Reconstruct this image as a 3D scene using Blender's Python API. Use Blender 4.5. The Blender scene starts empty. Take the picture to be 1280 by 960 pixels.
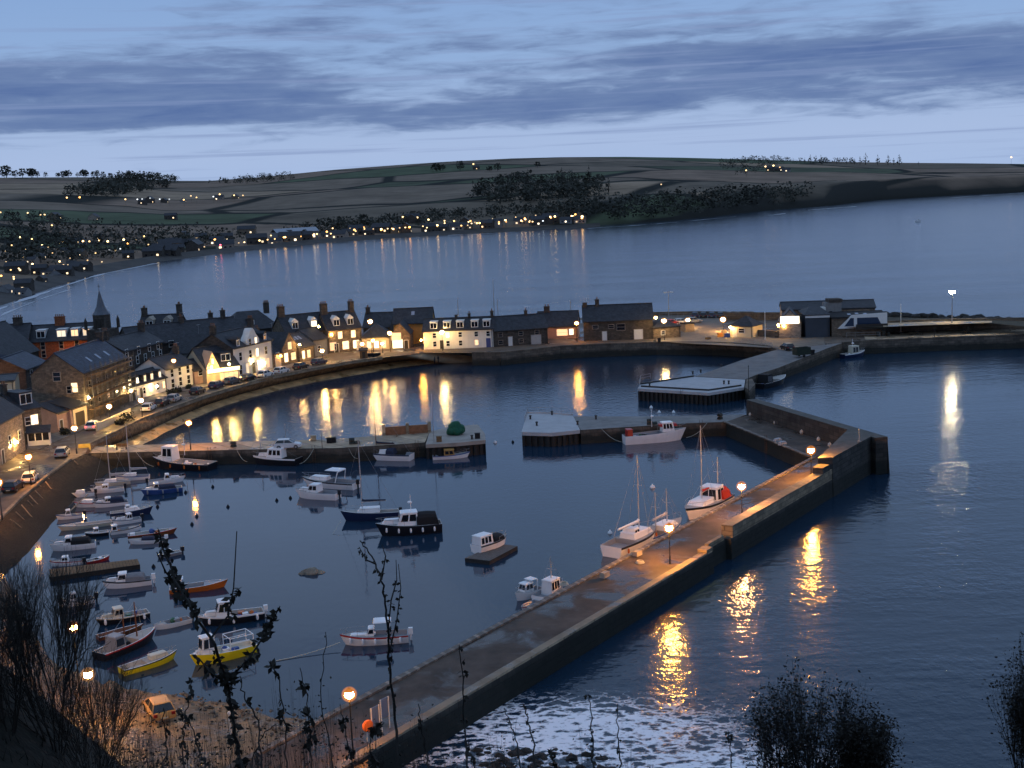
import bpy, bmesh, math, random
from mathutils import Vector, Matrix, noise as mnoise
random.seed(7)
PI=math.pi
sc=bpy.context.scene
col=sc.collection

# ------------------------------------------------------------------ camera
F=1600.; CH=41.; HY=233.; ROLL=.044
_th=math.atan((480-HY)/F)
cF=Vector((0,math.cos(_th),-math.sin(_th))); _r0=Vector((1,0,0)); _u0=Vector((0,math.sin(_th),math.cos(_th)))
cR=_r0*math.cos(ROLL)-_u0*math.sin(ROLL); cU=_r0*math.sin(ROLL)+_u0*math.cos(ROLL)
CAM=Vector((0,0,CH))
cd=bpy.data.cameras.new('camera'); cam=bpy.data.objects.new('camera',cd); col.objects.link(cam)
cd.sensor_width=36; cd.lens=36*F/1280; cd.clip_start=.2; cd.clip_end=30000
m=Matrix((cR,cU,-cF)).transposed().to_4x4(); m.translation=CAM
cam.matrix_world=m; sc.camera=cam

def ray(px,py): return cF+cR*((px-640)/F)+cU*((480-py)/F)
def W(px,py,z=0.):
    d=ray(px,py); t=(z-CH)/d.z
    return Vector((d.x*t,d.y*t,z))
def P(p):
    v=Vector(p)-CAM; k=v.dot(cF)
    return (640+F*v.dot(cR)/k, 480-F*v.dot(cU)/k)
def HZ(p,py):
    """height above p at which a plumb line through p meets picture row py"""
    lo,hi=-60.,60.
    for _ in range(50):
        m=(lo+hi)/2
        if P((p[0],p[1],p[2]+m))[1]>py: lo=m
        else: hi=m
    return (lo+hi)/2
def far(px,py,d):
    """a point along the line of sight at horizontal distance d"""
    r=ray(px,py); k=d/math.hypot(r.x,r.y); return CAM+r*k

# ------------------------------------------------------------------ materials
def NT(name):
    m=bpy.data.materials.new(name); m.use_nodes=True
    nt=m.node_tree; return m,nt,nt.nodes,nt.links,nt.nodes['Principled BSDF']
def mixc(N,Lk,fac,a,b,mode='MIX'):
    n=N.new('ShaderNodeMix'); n.data_type='RGBA'; n.blend_type=mode
    for s,v in ((n.inputs[0],fac),(n.inputs[6],a),(n.inputs[7],b)):
        if hasattr(v,'links'): Lk.new(v,s)
        elif isinstance(v,(int,float)): s.default_value=v
        else: s.default_value=tuple(v)+(1,) if len(v)==3 else v
    return n.outputs[2]
def mth(N,Lk,op,a,b=0.,c=None,clamp=False):
    n=N.new('ShaderNodeMath'); n.operation=op; n.use_clamp=clamp
    for s,v in zip(n.inputs,(a,b,c)):
        if v is None: continue
        if hasattr(v,'links'): Lk.new(v,s)
        else: s.default_value=v
    return n.outputs[0]
_mc={}
def M(name,c,rough=.8,var=.25,ns=1.5,bump=0.,brick=None,metal=0.,weed=0.,emit=None,es=0.,spec=.4,streak=0.,wet=0.,rnd=0.):
    if name in _mc: return _mc[name]
    m,nt,N,Lk,b=NT(name); _mc[name]=m
    b.inputs['Roughness'].default_value=rough; b.inputs['Metallic'].default_value=metal
    b.inputs['Specular IOR Level'].default_value=spec
    tc=N.new('ShaderNodeTexCoord'); co=tc.outputs['Object']
    out=tuple(c)+(1,)
    if var>0:
        n=N.new('ShaderNodeTexNoise'); n.inputs['Scale'].default_value=ns; n.inputs['Detail'].default_value=5
        n.inputs['Roughness'].default_value=.65; Lk.new(co,n.inputs['Vector'])
        r=N.new('ShaderNodeMapRange'); r.inputs[1].default_value=.3; r.inputs[2].default_value=.7
        r.inputs[3].default_value=1-var; r.inputs[4].default_value=1+var
        Lk.new(n.outputs[0],r.inputs[0])
        v=N.new('ShaderNodeVectorMath'); v.operation='SCALE'; v.inputs[0].default_value=c; Lk.new(r.outputs[0],v.inputs['Scale'])
        out=v.outputs[0]
    hgt=None
    if brick:
        sx=N.new('ShaderNodeSeparateXYZ'); Lk.new(co,sx.inputs[0])
        u=mth(N,Lk,'MULTIPLY_ADD',sx.outputs[1],.83,sx.outputs[0])
        cb=N.new('ShaderNodeCombineXYZ'); Lk.new(u,cb.inputs[0]); Lk.new(sx.outputs[2],cb.inputs[1])
        t=N.new('ShaderNodeTexBrick'); Lk.new(cb.outputs[0],t.inputs['Vector'])
        t.inputs['Scale'].default_value=1; t.inputs['Brick Width'].default_value=brick[0]; t.inputs['Row Height'].default_value=brick[1]
        t.inputs['Mortar Size'].default_value=brick[1]*.06; t.inputs['Color1'].default_value=(.7,.7,.7,1); t.inputs['Color2'].default_value=(1.3,1.25,1.2,1)
        t.inputs['Mortar'].default_value=(.55,.55,.55,1); t.inputs['Bias'].default_value=0
        out=mixc(N,Lk,1.,out,t.outputs[0],'MULTIPLY'); hgt=t.outputs[1]
    if streak>0:
        mp=N.new('ShaderNodeMapping'); mp.inputs['Scale'].default_value=(1.3,1.3,.12); Lk.new(co,mp.inputs[0])
        n2=N.new('ShaderNodeTexNoise'); n2.inputs['Scale'].default_value=1.6; n2.inputs['Detail'].default_value=4; Lk.new(mp.outputs[0],n2.inputs['Vector'])
        k=mth(N,Lk,'MULTIPLY_ADD',n2.outputs[0],-2.2*streak,1+.9*streak,True)
        cc=N.new('ShaderNodeCombineColor'); [Lk.new(k,cc.inputs[i]) for i in range(3)]
        out=mixc(N,Lk,1.,out,cc.outputs[0],'MULTIPLY')
    if weed>0:
        g=N.new('ShaderNodeNewGeometry'); s2=N.new('ShaderNodeSeparateXYZ'); Lk.new(g.outputs['Position'],s2.inputs[0])
        n3=N.new('ShaderNodeTexNoise'); n3.inputs['Scale'].default_value=.8; n3.inputs['Detail'].default_value=4; Lk.new(co,n3.inputs['Vector'])
        zz=mth(N,Lk,'MULTIPLY_ADD',n3.outputs[0],-1.2,s2.outputs[2])
        f=N.new('ShaderNodeMapRange'); f.inputs[1].default_value=weed-.35; f.inputs[2].default_value=weed+.35; f.inputs[3].default_value=.85; f.inputs[4].default_value=0; Lk.new(zz,f.inputs[0])
        out=mixc(N,Lk,f.outputs[0],out,(.012,.014,.011))
    if wet>0:
        nw=N.new('ShaderNodeTexNoise'); nw.inputs['Scale'].default_value=wet; nw.inputs['Detail'].default_value=6; nw.inputs['Roughness'].default_value=.6; nw.inputs['Distortion'].default_value=.4; Lk.new(co,nw.inputs['Vector'])
        wf=N.new('ShaderNodeMapRange'); wf.inputs[1].default_value=.5; wf.inputs[2].default_value=.6; Lk.new(nw.outputs[0],wf.inputs[0])
        out=mixc(N,Lk,mth(N,Lk,'MULTIPLY',wf.outputs[0],.62),out,tuple(x*.3 for x in c)); Lk.new(mth(N,Lk,'MULTIPLY_ADD',wf.outputs[0],.24-rough,rough),b.inputs['Roughness'])
    if hasattr(out,'links'): Lk.new(out,b.inputs['Base Color'])
    else: b.inputs['Base Color'].default_value=out
    if bump>0:
        bp=N.new('ShaderNodeBump'); bp.inputs['Distance'].default_value=bump; bp.inputs['Strength'].default_value=1
        n4=N.new('ShaderNodeTexNoise'); n4.inputs['Scale'].default_value=ns*3; n4.inputs['Detail'].default_value=6; Lk.new(co,n4.inputs['Vector'])
        h=n4.outputs[0]
        if hgt is not None: h=mth(N,Lk,'MULTIPLY_ADD',hgt,-1.,h)
        Lk.new(h,bp.inputs['Height']); Lk.new(bp.outputs[0],b.inputs['Normal'])
    if emit:
        b.inputs['Emission Color'].default_value=tuple(emit)+(1,); b.inputs['Emission Strength'].default_value=es
        if rnd>0:
            oi=N.new('ShaderNodeObjectInfo'); Lk.new(mth(N,Lk,'MULTIPLY_ADD',oi.outputs['Random'],es*rnd*2,es*(1-rnd)),b.inputs['Emission Strength'])
            Lk.new(mixc(N,Lk,mth(N,Lk,'FRACT',mth(N,Lk,'MULTIPLY',oi.outputs['Random'],7.3)),tuple(emit),(min(1,emit[0]),min(1,emit[1]*1.25),min(1,emit[2]*1.9))),b.inputs['Emission Color'])
    return m
def glow(name,c,s,rnd=0.):
    return M(name,(.8,.75,.65),.5,0,emit=c,es=s,rnd=rnd)
# stone, render, roofs
STONE=M('house stone',(.17,.135,.1),.9,.35,1.2,.03,(.55,.28)); STONE_D=M('dark house stone',(.07,.06,.052),.9,.35,1.2,.03,(.6,.3))
STONE_P=M('pale stone',(.3,.25,.21),.9,.2,1.5,.02,(.5,.26)); BRICK=M('red brick',(.26,.085,.035),.9,.25,2,.02,(.3,.12))
WHITE=M('white render',(.72,.69,.64),.75,.07,.8,streak=.12); CREAM=M('cream render',(.62,.54,.38),.8,.08,.8,streak=.12); PINK=M('pink harling',(.45,.3,.24),.85,.15,1.2)
GREYR=M('grey harling',(.2,.2,.2),.9,.15,1.2); SLATE=M('slate',(.028,.03,.038),.6,.4,1.1,.015,(.45,.24)); SLATE2=M('blue slate',(.032,.042,.07),.55,.35,1.1,.015,(.45,.24))
DARK=M('dark roofing felt',(.02,.02,.022),.8,.3,1); TRIM=M('white painted wood',(.7,.7,.68),.5,.05); TRIM_S=M('sandstone dressing',(.36,.31,.25),.85,.15,2)
POT=M('clay pot',(.2,.1,.06),.8,.2,2); DOOR_W=M('white door paint',(.7,.68,.65),.5,.05); DOOR_B=M('blue door paint',(.05,.07,.22),.5,.1); DOOR_D=M('dark door paint',(.03,.025,.02),.5,.1); WOOD=M('weathered wood',(.16,.095,.045),.8,.3,3); WOODL=M('pale timber',(.33,.25,.16),.8,.25,3)
GLASS=M('dark window glass',(.012,.014,.02),.12,0,spec=.6)
LIT=[glow('warm lit window',(1,.55,.2),1.4,.6),glow('bright lit window',(1,.66,.3),2.1,.6),glow('dim lit window',(1,.42,.12),.7,.5)]
# ground and masonry
QUAY=M('quay masonry',(.12,.1,.08),.85,.35,.5,.05,(1.3,.55),weed=.9,streak=.25); SEAWALL=M('sea wall masonry',(.05,.047,.043),.9,.4,.4,.06,(1.4,.6),weed=1.4,streak=.3)
CONC=M('lamp-tinted concrete',(.44,.34,.23),.8,.3,.5,.02,(3.2,2.6),wet=.3); CONC_L=M('pale concrete',(.42,.42,.43),.75,.12,.5,.01); CONC_D=M('worn pier deck',(.07,.052,.04),.8,.5,.35,.03,wet=.22); PARA=M('parapet masonry',(.24,.19,.13),.85,.3,.6,.03,(1.2,.5))  # CONC is tinted warm to stand in for lamp light on the decks
ASPH=M('asphalt',(.12,.09,.065),.75,.4,.3,.01,wet=.18); PAVE=M('paving slabs',(.16,.145,.125),.8,.2,.8,.01,(.9,.6)); SAND=M('beach sand',(.52,.31,.135),.85,.45,.5,.1,wet=.3); SANDL=M('wet sand',(.23,.145,.075),.8,.5,.7,.15,wet=.35)
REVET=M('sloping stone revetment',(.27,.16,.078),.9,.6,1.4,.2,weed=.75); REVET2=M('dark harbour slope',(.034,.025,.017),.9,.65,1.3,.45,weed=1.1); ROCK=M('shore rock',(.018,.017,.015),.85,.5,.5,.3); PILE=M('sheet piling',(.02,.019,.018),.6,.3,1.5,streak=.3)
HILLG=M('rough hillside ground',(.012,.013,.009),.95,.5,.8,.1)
STEEL=M('galvanised steel',(.35,.36,.37),.45,.1,metal=.6); IRON=M('dark iron',(.02,.02,.02),.5,.2); RUBBER=M('black rubber',(.012,.012,.012),.7,.1)
LEAF=M('dark dry leaf',(.014,.012,.008),.8,.4,20); STEM=M('dark stem',(.012,.01,.008),.85,.3,20); BARK=M('bare twig bark',(.02,.017,.014),.9,.3,4)
FOL=M('dark woodland foliage',(.044,.045,.034),.9,.5,.02); FOLB=M('dark shrub foliage',(.022,.028,.017),.85,.4,6)
ROPE=M('pale rope',(.5,.48,.4),.9,.1); GREENNET=M('green fishing net',(.012,.09,.05),.85,.4,5,.05)
# boat paints
def paint(n,c,r=.35): return M(n+' boat paint',c,r,.06,.7)
PW=paint('white',(.86,.86,.86)); PC=paint('cream',(.62,.57,.45)); PY=paint('yellow',(.75,.62,.015)); PB=paint('black',(.012,.013,.018)); PN=paint('navy',(.015,.025,.07)); PBL=paint('blue',(.03,.08,.28)); PR=paint('red',(.42,.025,.02)); PO=paint('orange',(.5,.13,.02)); PG=paint('green',(.03,.12,.06)); PBR=paint('varnished',(.16,.06,.025)); PGR=paint('grey',(.25,.26,.28)); PDECK=M('boat deck',(.38,.36,.33),.7,.15,2); ANTI=M('antifouling',(.06,.015,.012),.8,.2); CANV=M('navy canvas',(.02,.027,.055),.9,.15); CANVB=M('black canvas',(.012,.012,.014),.9,.15); CANVR=M('red canvas',(.45,.03,.02),.9,.15); SAILC=M('furled sail cover',(.45,.45,.46),.9,.1)
ALU=M('mast aluminium',(.5,.5,.51),.4,.05,metal=.3)

# ------------------------------------------------------------------ mesh builder
class MB:
    def __init__(s): s.v=[]; s.f=[]; s.m=[]
    def add(s,vs,fs,mi=0):
        o=len(s.v); s.v+= [tuple(v) for v in vs]
        for f in fs: s.f.append([o+i for i in f]); s.m.append(mi)
        return s
    def quad(s,a,b,c,d,mi=0): return s.add([a,b,c,d],[(0,1,2,3)],mi)
    def box(s,x0,x1,y0,y1,z0,z1,mi=0):
        return s.add([(x0,y0,z0),(x1,y0,z0),(x1,y1,z0),(x0,y1,z0),(x0,y0,z1),(x1,y0,z1),(x1,y1,z1),(x0,y1,z1)],
          [(0,3,2,1),(4,5,6,7),(0,1,5,4),(1,2,6,5),(2,3,7,6),(3,0,4,7)],mi)
    def frus(s,b,t,z0,z1,mi=0):
        """b,t = (x0,x1,halfwidth) at z0 / z1"""
        a,c=b,t
        s.add([(a[0],-a[2],z0),(a[1],-a[2],z0),(a[1],a[2],z0),(a[0],a[2],z0),(c[0],-c[2],z1),(c[1],-c[2],z1),(c[1],c[2],z1),(c[0],c[2],z1)],
          [(0,3,2,1),(4,5,6,7),(0,1,5,4),(1,2,6,5),(2,3,7,6),(3,0,4,7)],mi); return s
    def tube(s,p0,p1,r0,r1=None,n=6,mi=0,cap=True):
        p0=Vector(p0);p1=Vector(p1); r1=r0 if r1 is None else r1
        d=(p1-p0); 
        if d.length<1e-6: return s
        d.normalize(); a=d.orthogonal().normalized(); b=d.cross(a)
        vs=[]; 
        for p,r in ((p0,r0),(p1,r1)):
            for i in range(n):
                t=2*PI*i/n; vs.append(p+a*(math.cos(t)*r)+b*(math.sin(t)*r))
        fs=[(i,(i+1)%n,n+(i+1)%n,n+i) for i in range(n)]
        if cap: fs+=[tuple(range(n-1,-1,-1)),tuple(range(n,2*n))]
        return s.add(vs,fs,mi)
    def path(s,pts,r0,r1=None,n=5,mi=0):
        r1=r0 if r1 is None else r1; k=len(pts)-1
        for i in range(k):
            s.tube(pts[i],pts[i+1],r0+(r1-r0)*i/k,r0+(r1-r0)*(i+1)/k,n,mi)
        return s
    def ball(s,c,rx,ry=None,rz=None,n=8,k=5,mi=0):
        ry=rx if ry is None else ry; rz=rx if rz is None else rz
        vs=[(c[0],c[1],c[2]-rz)]
        for j in range(1,k):
            ph=-PI/2+PI*j/k
            for i in range(n):
                t=2*PI*i/n; vs.append((c[0]+rx*math.cos(ph)*math.cos(t),c[1]+ry*math.cos(ph)*math.sin(t),c[2]+rz*math.sin(ph)))
        vs.append((c[0],c[1],c[2]+rz)); fs=[]
        for i in range(n): fs.append((0,1+(i+1)%n,1+i)); fs.append((len(vs)-1,len(vs)-1-n+i,len(vs)-1-n+(i+1)%n))
        for j in range(k-2):
            for i in range(n): fs.append((1+j*n+i,1+j*n+(i+1)%n,1+(j+1)*n+(i+1)%n,1+(j+1)*n+i))
        return s.add(vs,fs,mi)
    def lathe(s,prof,c=(0,0,0),n=10,mi=0):
        vs=[];k=len(prof)
        for r,z in prof:
            for i in range(n): t=2*PI*i/n; vs.append((c[0]+r*math.cos(t),c[1]+r*math.sin(t),c[2]+z))
        fs=[(j*n+i,j*n+(i+1)%n,(j+1)*n+(i+1)%n,(j+1)*n+i) for j in range(k-1) for i in range(n)]
        fs+=[tuple(range(n-1,-1,-1)),tuple((k-1)*n+i for i in range(n))]
        return s.add(vs,fs,mi)
    def slab(s,pts,zb,mi=0,ms=None,batter=0.,bot=False):
        """polygon top with vertical or battered sides down to zb"""
        pts=[Vector(p) for p in pts]; n=len(pts); ms=mi if ms is None else ms
        ar=sum(pts[i].x*pts[(i+1)%n].y-pts[(i+1)%n].x*pts[i].y for i in range(n))
        if ar<0: pts=pts[::-1]
        s.add(pts,[tuple(range(n))],mi)
        lo=[]
        for i in range(n):
            a=pts[i]-pts[i-1]; b=pts[(i+1)%n]-pts[i]
            na=Vector((a.y,-a.x,0)).normalized(); nb=Vector((b.y,-b.x,0)).normalized(); nn=(na+nb)
            nn=nn.normalized() if nn.length>.1 else na
            q=pts[i]+nn*batter; lo.append(Vector((q.x,q.y,zb)))
        for i in range(n):
            j=(i+1)%n; s.quad(pts[i],lo[i],lo[j],pts[j],ms)
        if bot: s.add(lo[::-1],[tuple(range(n))],ms)
        return s
    def build(s,name,mats,parent=None,smooth=False,loc=None):
        me=bpy.data.meshes.new(name); me.from_pydata(s.v,[],s.f)
        if not isinstance(mats,(list,tuple)): mats=[mats]
        for m in mats: me.materials.append(m)
        if len(mats)>1:
            me.polygons.foreach_set('material_index',s.m)
        if smooth: me.polygons.foreach_set('use_smooth',[True]*len(me.polygons))
        me.update()
        o=bpy.data.objects.new(name,me); col.objects.link(o)
        if parent: o.parent=parent
        if loc is not None: o.location=loc
        return o
def tag(o,label=None,cat=None,group=None,kind=None):
    for k,v in (('label',label),('category',cat),('group',group),('kind',kind)):
        if v: o[k]=v
    return o
def thing(name,label,cat,loc=(0,0,0),rz=0.,group=None):
    o=bpy.data.objects.new(name,None); col.objects.link(o); o.empty_display_size=.3
    o.location=loc; o.rotation_euler=(0,0,rz); return tag(o,label,cat,group)
def struct(name,mb,mats,smooth=False): return tag(mb.build(name,mats,None,smooth),kind='structure')
_kids={}
def copy_tree(o,parent=None):
    c=o.copy(); col.objects.link(c)
    if parent is not None: c.parent=parent
    for k in o.children: copy_tree(k,c)
    return c
# ------------------------------------------------------------------ sky and light
wd=bpy.data.worlds.new('World'); sc.world=wd; wd.use_nodes=True
nt=wd.node_tree; N=nt.nodes; Lk=nt.links; bg=N['Background']
tc=N.new('ShaderNodeTexCoord'); sx=N.new('ShaderNodeSeparateXYZ'); Lk.new(tc.outputs['Generated'],sx.inputs[0])
el=mth(N,Lk,'ARCSINE',sx.outputs[2]); az=mth(N,Lk,'ARCTAN2',sx.outputs[0],sx.outputs[1])
def ramp(fac,stops,interp='EASE'):
    r=N.new('ShaderNodeValToRGB'); r.color_ramp.interpolation=interp; Lk.new(fac,r.inputs[0]); e=r.color_ramp.elements
    while len(e)<len(stops): e.new(.5)
    for q,(p,c) in zip(e,stops): q.position=p; q.color=(c if isinstance(c,tuple) else (c,c,c))+(1,)
    return r.outputs[0]
ev=mth(N,Lk,'MULTIPLY',el,1/.3,None,True)
clear=ramp(ev,[(0,(.325,.43,.645)),(.10,(.335,.435,.645)),(.17,(.315,.42,.63)),(.33,(.245,.37,.60)),(.55,(.20,.325,.57)),(1,(.235,.35,.55))],'LINEAR')
prof=ramp(ev,[(0,-.05 if False else 0.),(.115,.0),(.16,.6),(.20,1.05),(.29,1.),(.35,.56),(.42,.30),(.5,.36),(1,.30)])
def cnoise(sa,se,sh,det,dist=0.):
    cb=N.new('ShaderNodeCombineXYZ'); Lk.new(mth(N,Lk,'MULTIPLY',az,sa),cb.inputs[0]); Lk.new(mth(N,Lk,'MULTIPLY_ADD',el,se,sh),cb.inputs[1])
    n=N.new('ShaderNodeTexNoise'); n.inputs['Scale'].default_value=1; n.inputs['Detail'].default_value=det; n.inputs['Roughness'].default_value=.58; n.inputs['Distortion'].default_value=dist
    Lk.new(cb.outputs[0],n.inputs['Vector']); return n.outputs[0]
n1=cnoise(3.2,30.,3.1,9,.4); n2=cnoise(20.,120.,7.7,8,.5)
d=mth(N,Lk,'MULTIPLY_ADD',mth(N,Lk,'SUBTRACT',n1,.5),2.6,prof)
d=mth(N,Lk,'MULTIPLY_ADD',mth(N,Lk,'SUBTRACT',n2,.5),1.25,d)
dm=N.new('ShaderNodeMapRange'); dm.interpolation_type='SMOOTHSTEP'; dm.inputs[1].default_value=.28; dm.inputs[2].default_value=.95; Lk.new(d,dm.inputs[0])
edge=N.new('ShaderNodeMapRange'); edge.inputs[1].default_value=.5; edge.inputs[2].default_value=1.5; Lk.new(d,edge.inputs[0])
cloud=mixc(N,Lk,edge.outputs[0],(.165,.24,.41),(.083,.142,.315))
skyc=mixc(N,Lk,dm.outputs[0],clear,cloud)
# thin pale streaks in the clear band just above the hills
n3=cnoise(3.,170.,1.3,4)
st=N.new('ShaderNodeMapRange'); st.inputs[1].default_value=.54; st.inputs[2].default_value=.68; st.inputs[3].default_value=0; st.inputs[4].default_value=.6; Lk.new(n3,st.inputs[0])
skyc=mixc(N,Lk,st.outputs[0],skyc,(.2,.27,.46))
ns=N.new('ShaderNodeTexSky'); ns.sky_type='NISHITA'; ns.sun_disc=False; ns.sun_elevation=math.radians(-3); ns.sun_rotation=math.radians(200); 
skyc=mixc(N,Lk,.02,skyc,ns.outputs[0],'ADD')
Lk.new(skyc,bg.inputs[0]); bg.inputs[1].default_value=1.16
sd=bpy.data.lights.new('sun','SUN'); sd.energy=.04; sd.angle=math.radians(40); sd.color=(.8,.85,1)
so=bpy.data.objects.new('sun',sd); col.objects.link(so); so.rotation_euler=(math.radians(60),0,math.radians(200))

# ------------------------------------------------------------------ render settings
sc.render.engine='CYCLES'; cy=sc.cycles
cy.use_denoising=True
try: cy.denoiser='OPENIMAGEDENOISE'
except Exception: pass
cy.max_bounces=5; cy.diffuse_bounces=2; cy.glossy_bounces=3; cy.transmission_bounces=2; cy.caustics_reflective=False; cy.caustics_refractive=False
cy.sample_clamp_indirect=3.; cy.sample_clamp_direct=0.; cy.use_light_tree=True; cy.adaptive_threshold=.015
sc.view_settings.view_transform='Standard'; sc.view_settings.look='None'; sc.view_settings.exposure=0; sc.view_settings.gamma=1

# ------------------------------------------------------------------ water
def interp(tab,x):
    if x<=tab[0][0]: return tab[0][1]
    for (a,b),(c,d) in zip(tab,tab[1:]):
        if x<=c: return b+(d-b)*(x-a)/(c-a)
    return tab[-1][1]
def inpoly(x,y,pg):
    r=False;n=len(pg)
    for i in range(n):
        a=pg[i];b=pg[i-1]
        if (a[1]>y)!=(b[1]>y) and x<(b[0]-a[0])*(y-a[1])/(b[1]-a[1])+a[0]: r=not r
    return r
def segd(x,y,a,b):
    dx,dy=b[0]-a[0],b[1]-a[1]; t=max(0,min(1,((x-a[0])*dx+(y-a[1])*dy)/(dx*dx+dy*dy+1e-9)))
    return math.hypot(x-a[0]-t*dx,y-a[1]-t*dy)
def pl(pts,z=0.): return [W(x,y,z) for x,y in pts]
BAS_A=[(p.x,p.y) for p in pl([(-60,760),(105,585),(420,565),(604,560),(655,550),(905,535),(1014,585),(640,790),(420,920),(200,880)])]   # sheltered basins
BAS_B=[(p.x,p.y) for p in pl([(150,580),(420,562),(604,556),(655,545),(905,528),(800,495),(880,470),(975,442),(830,440),(600,455),(440,465),(200,535)])]
FOAM=[(W(690,905),13,5.5,1.),(W(640,893),6,3.5,.75),(W(790,915),10,5,.85),(W(870,960),12,5,.9),(W(960,955),10,4,.65),(W(700,935),13,3.5,1.)]
def lev(a,b,n): return [a+(b-a)*i/n for i in range(n+1)]
xs=[-12000,-5000,-2000,-900,-450,-250]+lev(-150,140,145)+[170,220,320,500,900,2000,5000,12000]
ys=[-300,0,40]+lev(64,420,178)+[440,480,540,620,760,1000,1400,2000,3000,5000,9000,16000]
mb=MB(); nx=len(xs)
for y in ys:
    for x in xs: mb.v.append((x,y,0.))
for j in range(len(ys)-1):
    for i in range(nx-1): mb.f.append([j*nx+i,j*nx+i+1,(j+1)*nx+i+1,(j+1)*nx+i]); mb.m.append(0)
mw,nt,N,Lk,b=NT('sea water')
at=N.new('ShaderNodeAttribute'); at.attribute_name='calm'; af=N.new('ShaderNodeAttribute'); af.attribute_name='foam'
tc=N.new('ShaderNodeTexCoord')
def wn(scale,det,stretch=1.,rough=.5,rot=0.):
    mp=N.new('ShaderNodeMapping'); mp.inputs['Scale'].default_value=(scale,scale*stretch,scale); mp.inputs['Rotation'].default_value=(0,0,rot); Lk.new(tc.outputs['Object'],mp.inputs[0])
    n=N.new('ShaderNodeTexNoise'); n.inputs['Scale'].default_value=1; n.inputs['Detail'].default_value=det; n.inputs['Roughness'].default_value=rough
    Lk.new(mp.outputs[0],n.inputs['Vector']); return n.outputs[0]
wav=mth(N,Lk,'ADD',mth(N,Lk,'MULTIPLY',wn(1.0,3,.7,.6,.15),.115),mth(N,Lk,'MULTIPLY',wn(.16,3,1.8,.5,-.3),.13))
rip=mth(N,Lk,'ADD',mth(N,Lk,'MULTIPLY',wn(1.7,2,.55,.5,.1),.062),mth(N,Lk,'MULTIPLY',wn(.22,2,1.4),.03))
gl=mth(N,Lk,'MULTIPLY',wn(.35,2,1.2,.45),.012)
# calm: 0 open sea, .5 rippled basin, 1 mirror
ca=at.outputs['Fac']
k0=mth(N,Lk,'MULTIPLY_ADD',ca,-2.,1.,True); k2=mth(N,Lk,'MULTIPLY_ADD',ca,2.,-1.,True); k1=mth(N,Lk,'SUBTRACT',mth(N,Lk,'SUBTRACT',1.,k0),k2)
pat=N.new('ShaderNodeMapRange'); pat.inputs[1].default_value=.35; pat.inputs[2].default_value=.65; pat.inputs[3].default_value=.3; pat.inputs[4].default_value=1.35; Lk.new(wn(.011,6,3.5,.65,.12),pat.inputs[0])
wav=mth(N,Lk,'MULTIPLY',wav,pat.outputs[0])
h=mth(N,Lk,'ADD',mth(N,Lk,'ADD',mth(N,Lk,'MULTIPLY',wav,k0),mth(N,Lk,'MULTIPLY',rip,k1)),mth(N,Lk,'MULTIPLY',gl,k2))
bp=N.new('ShaderNodeBump'); bp.inputs['Strength'].default_value=1; bp.inputs['Distance'].default_value=1; Lk.new(h,bp.inputs['Height'])
fz=mth(N,Lk,'ABSOLUTE',mth(N,Lk,'SUBTRACT',wn(.55,5,1.5,.6,.4),.5)); fz=mth(N,Lk,'MULTIPLY_ADD',fz,-13.,1.35)
fz2=mth(N,Lk,'MULTIPLY_ADD',wn(1.2,5,1.3,.65),1.2,-.6)
fo=mth(N,Lk,'ADD',mth(N,Lk,'ADD',fz,fz2),mth(N,Lk,'MULTIPLY_ADD',af.outputs['Fac'],2.1,-1.75)); fo=mth(N,Lk,'MULTIPLY',mth(N,Lk,'MULTIPLY',fo,1.1,None,True),mth(N,Lk,'MULTIPLY',af.outputs['Fac'],4.,None,True))
Lk.new(mixc(N,Lk,fo,(.011,.031,.058),(.92,.92,.95)),b.inputs['Base Color'])
rr=N.new('ShaderNodeMapRange'); rr.inputs[1].default_value=0; rr.inputs[2].default_value=1; rr.inputs[3].default_value=.16; rr.inputs[4].default_value=.06; Lk.new(ca,rr.inputs[0])
ro=mth(N,Lk,'MULTIPLY_ADD',fo,.6,rr.outputs[0],True); Lk.new(ro,b.inputs['Roughness'])
b.inputs['IOR'].default_value=1.36; Lk.new(bp.outputs[0],b.inputs['Normal'])
sea=struct('sea',mb,mw)
ac=sea.data.attributes.new('calm','FLOAT','POINT'); fo=sea.data.attributes.new('foam','FLOAT','POINT')
cv=[];fv=[]
def dpoly(x,y,pg):
    dd=min(segd(x,y,pg[i],pg[i-1]) for i in range(len(pg))); return dd if inpoly(x,y,pg) else -dd
for v in mb.v:
    x,y=v[0],v[1]; c=0.;f=0.
    if -150<=x<=140 and 64<=y<=420:
        da=dpoly(x,y,BAS_A); db=dpoly(x,y,BAS_B)
        if da>-2: c=max(c,.72+.26*max(0,min(1,(18-x)/45)))
        if db>-4: c=max(c,.5)
        if da<=-2 and db<=-4: c=max(c,max(0,.34-.34*max(0,(x-60))/60) if y>150 and x>20 and y-x*.0>175 else 0)
        for p,rx,ry,w in FOAM: f=max(f,w*math.exp(-(((x-p.x)/rx)**2+((y-p.y)/ry)**2)))
    if y>430: c=.22*min(1,(y-430)/250)
    cv.append(c);fv.append(f)
ac.data.foreach_set('value',cv); fo.data.foreach_set('value',fv)

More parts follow.
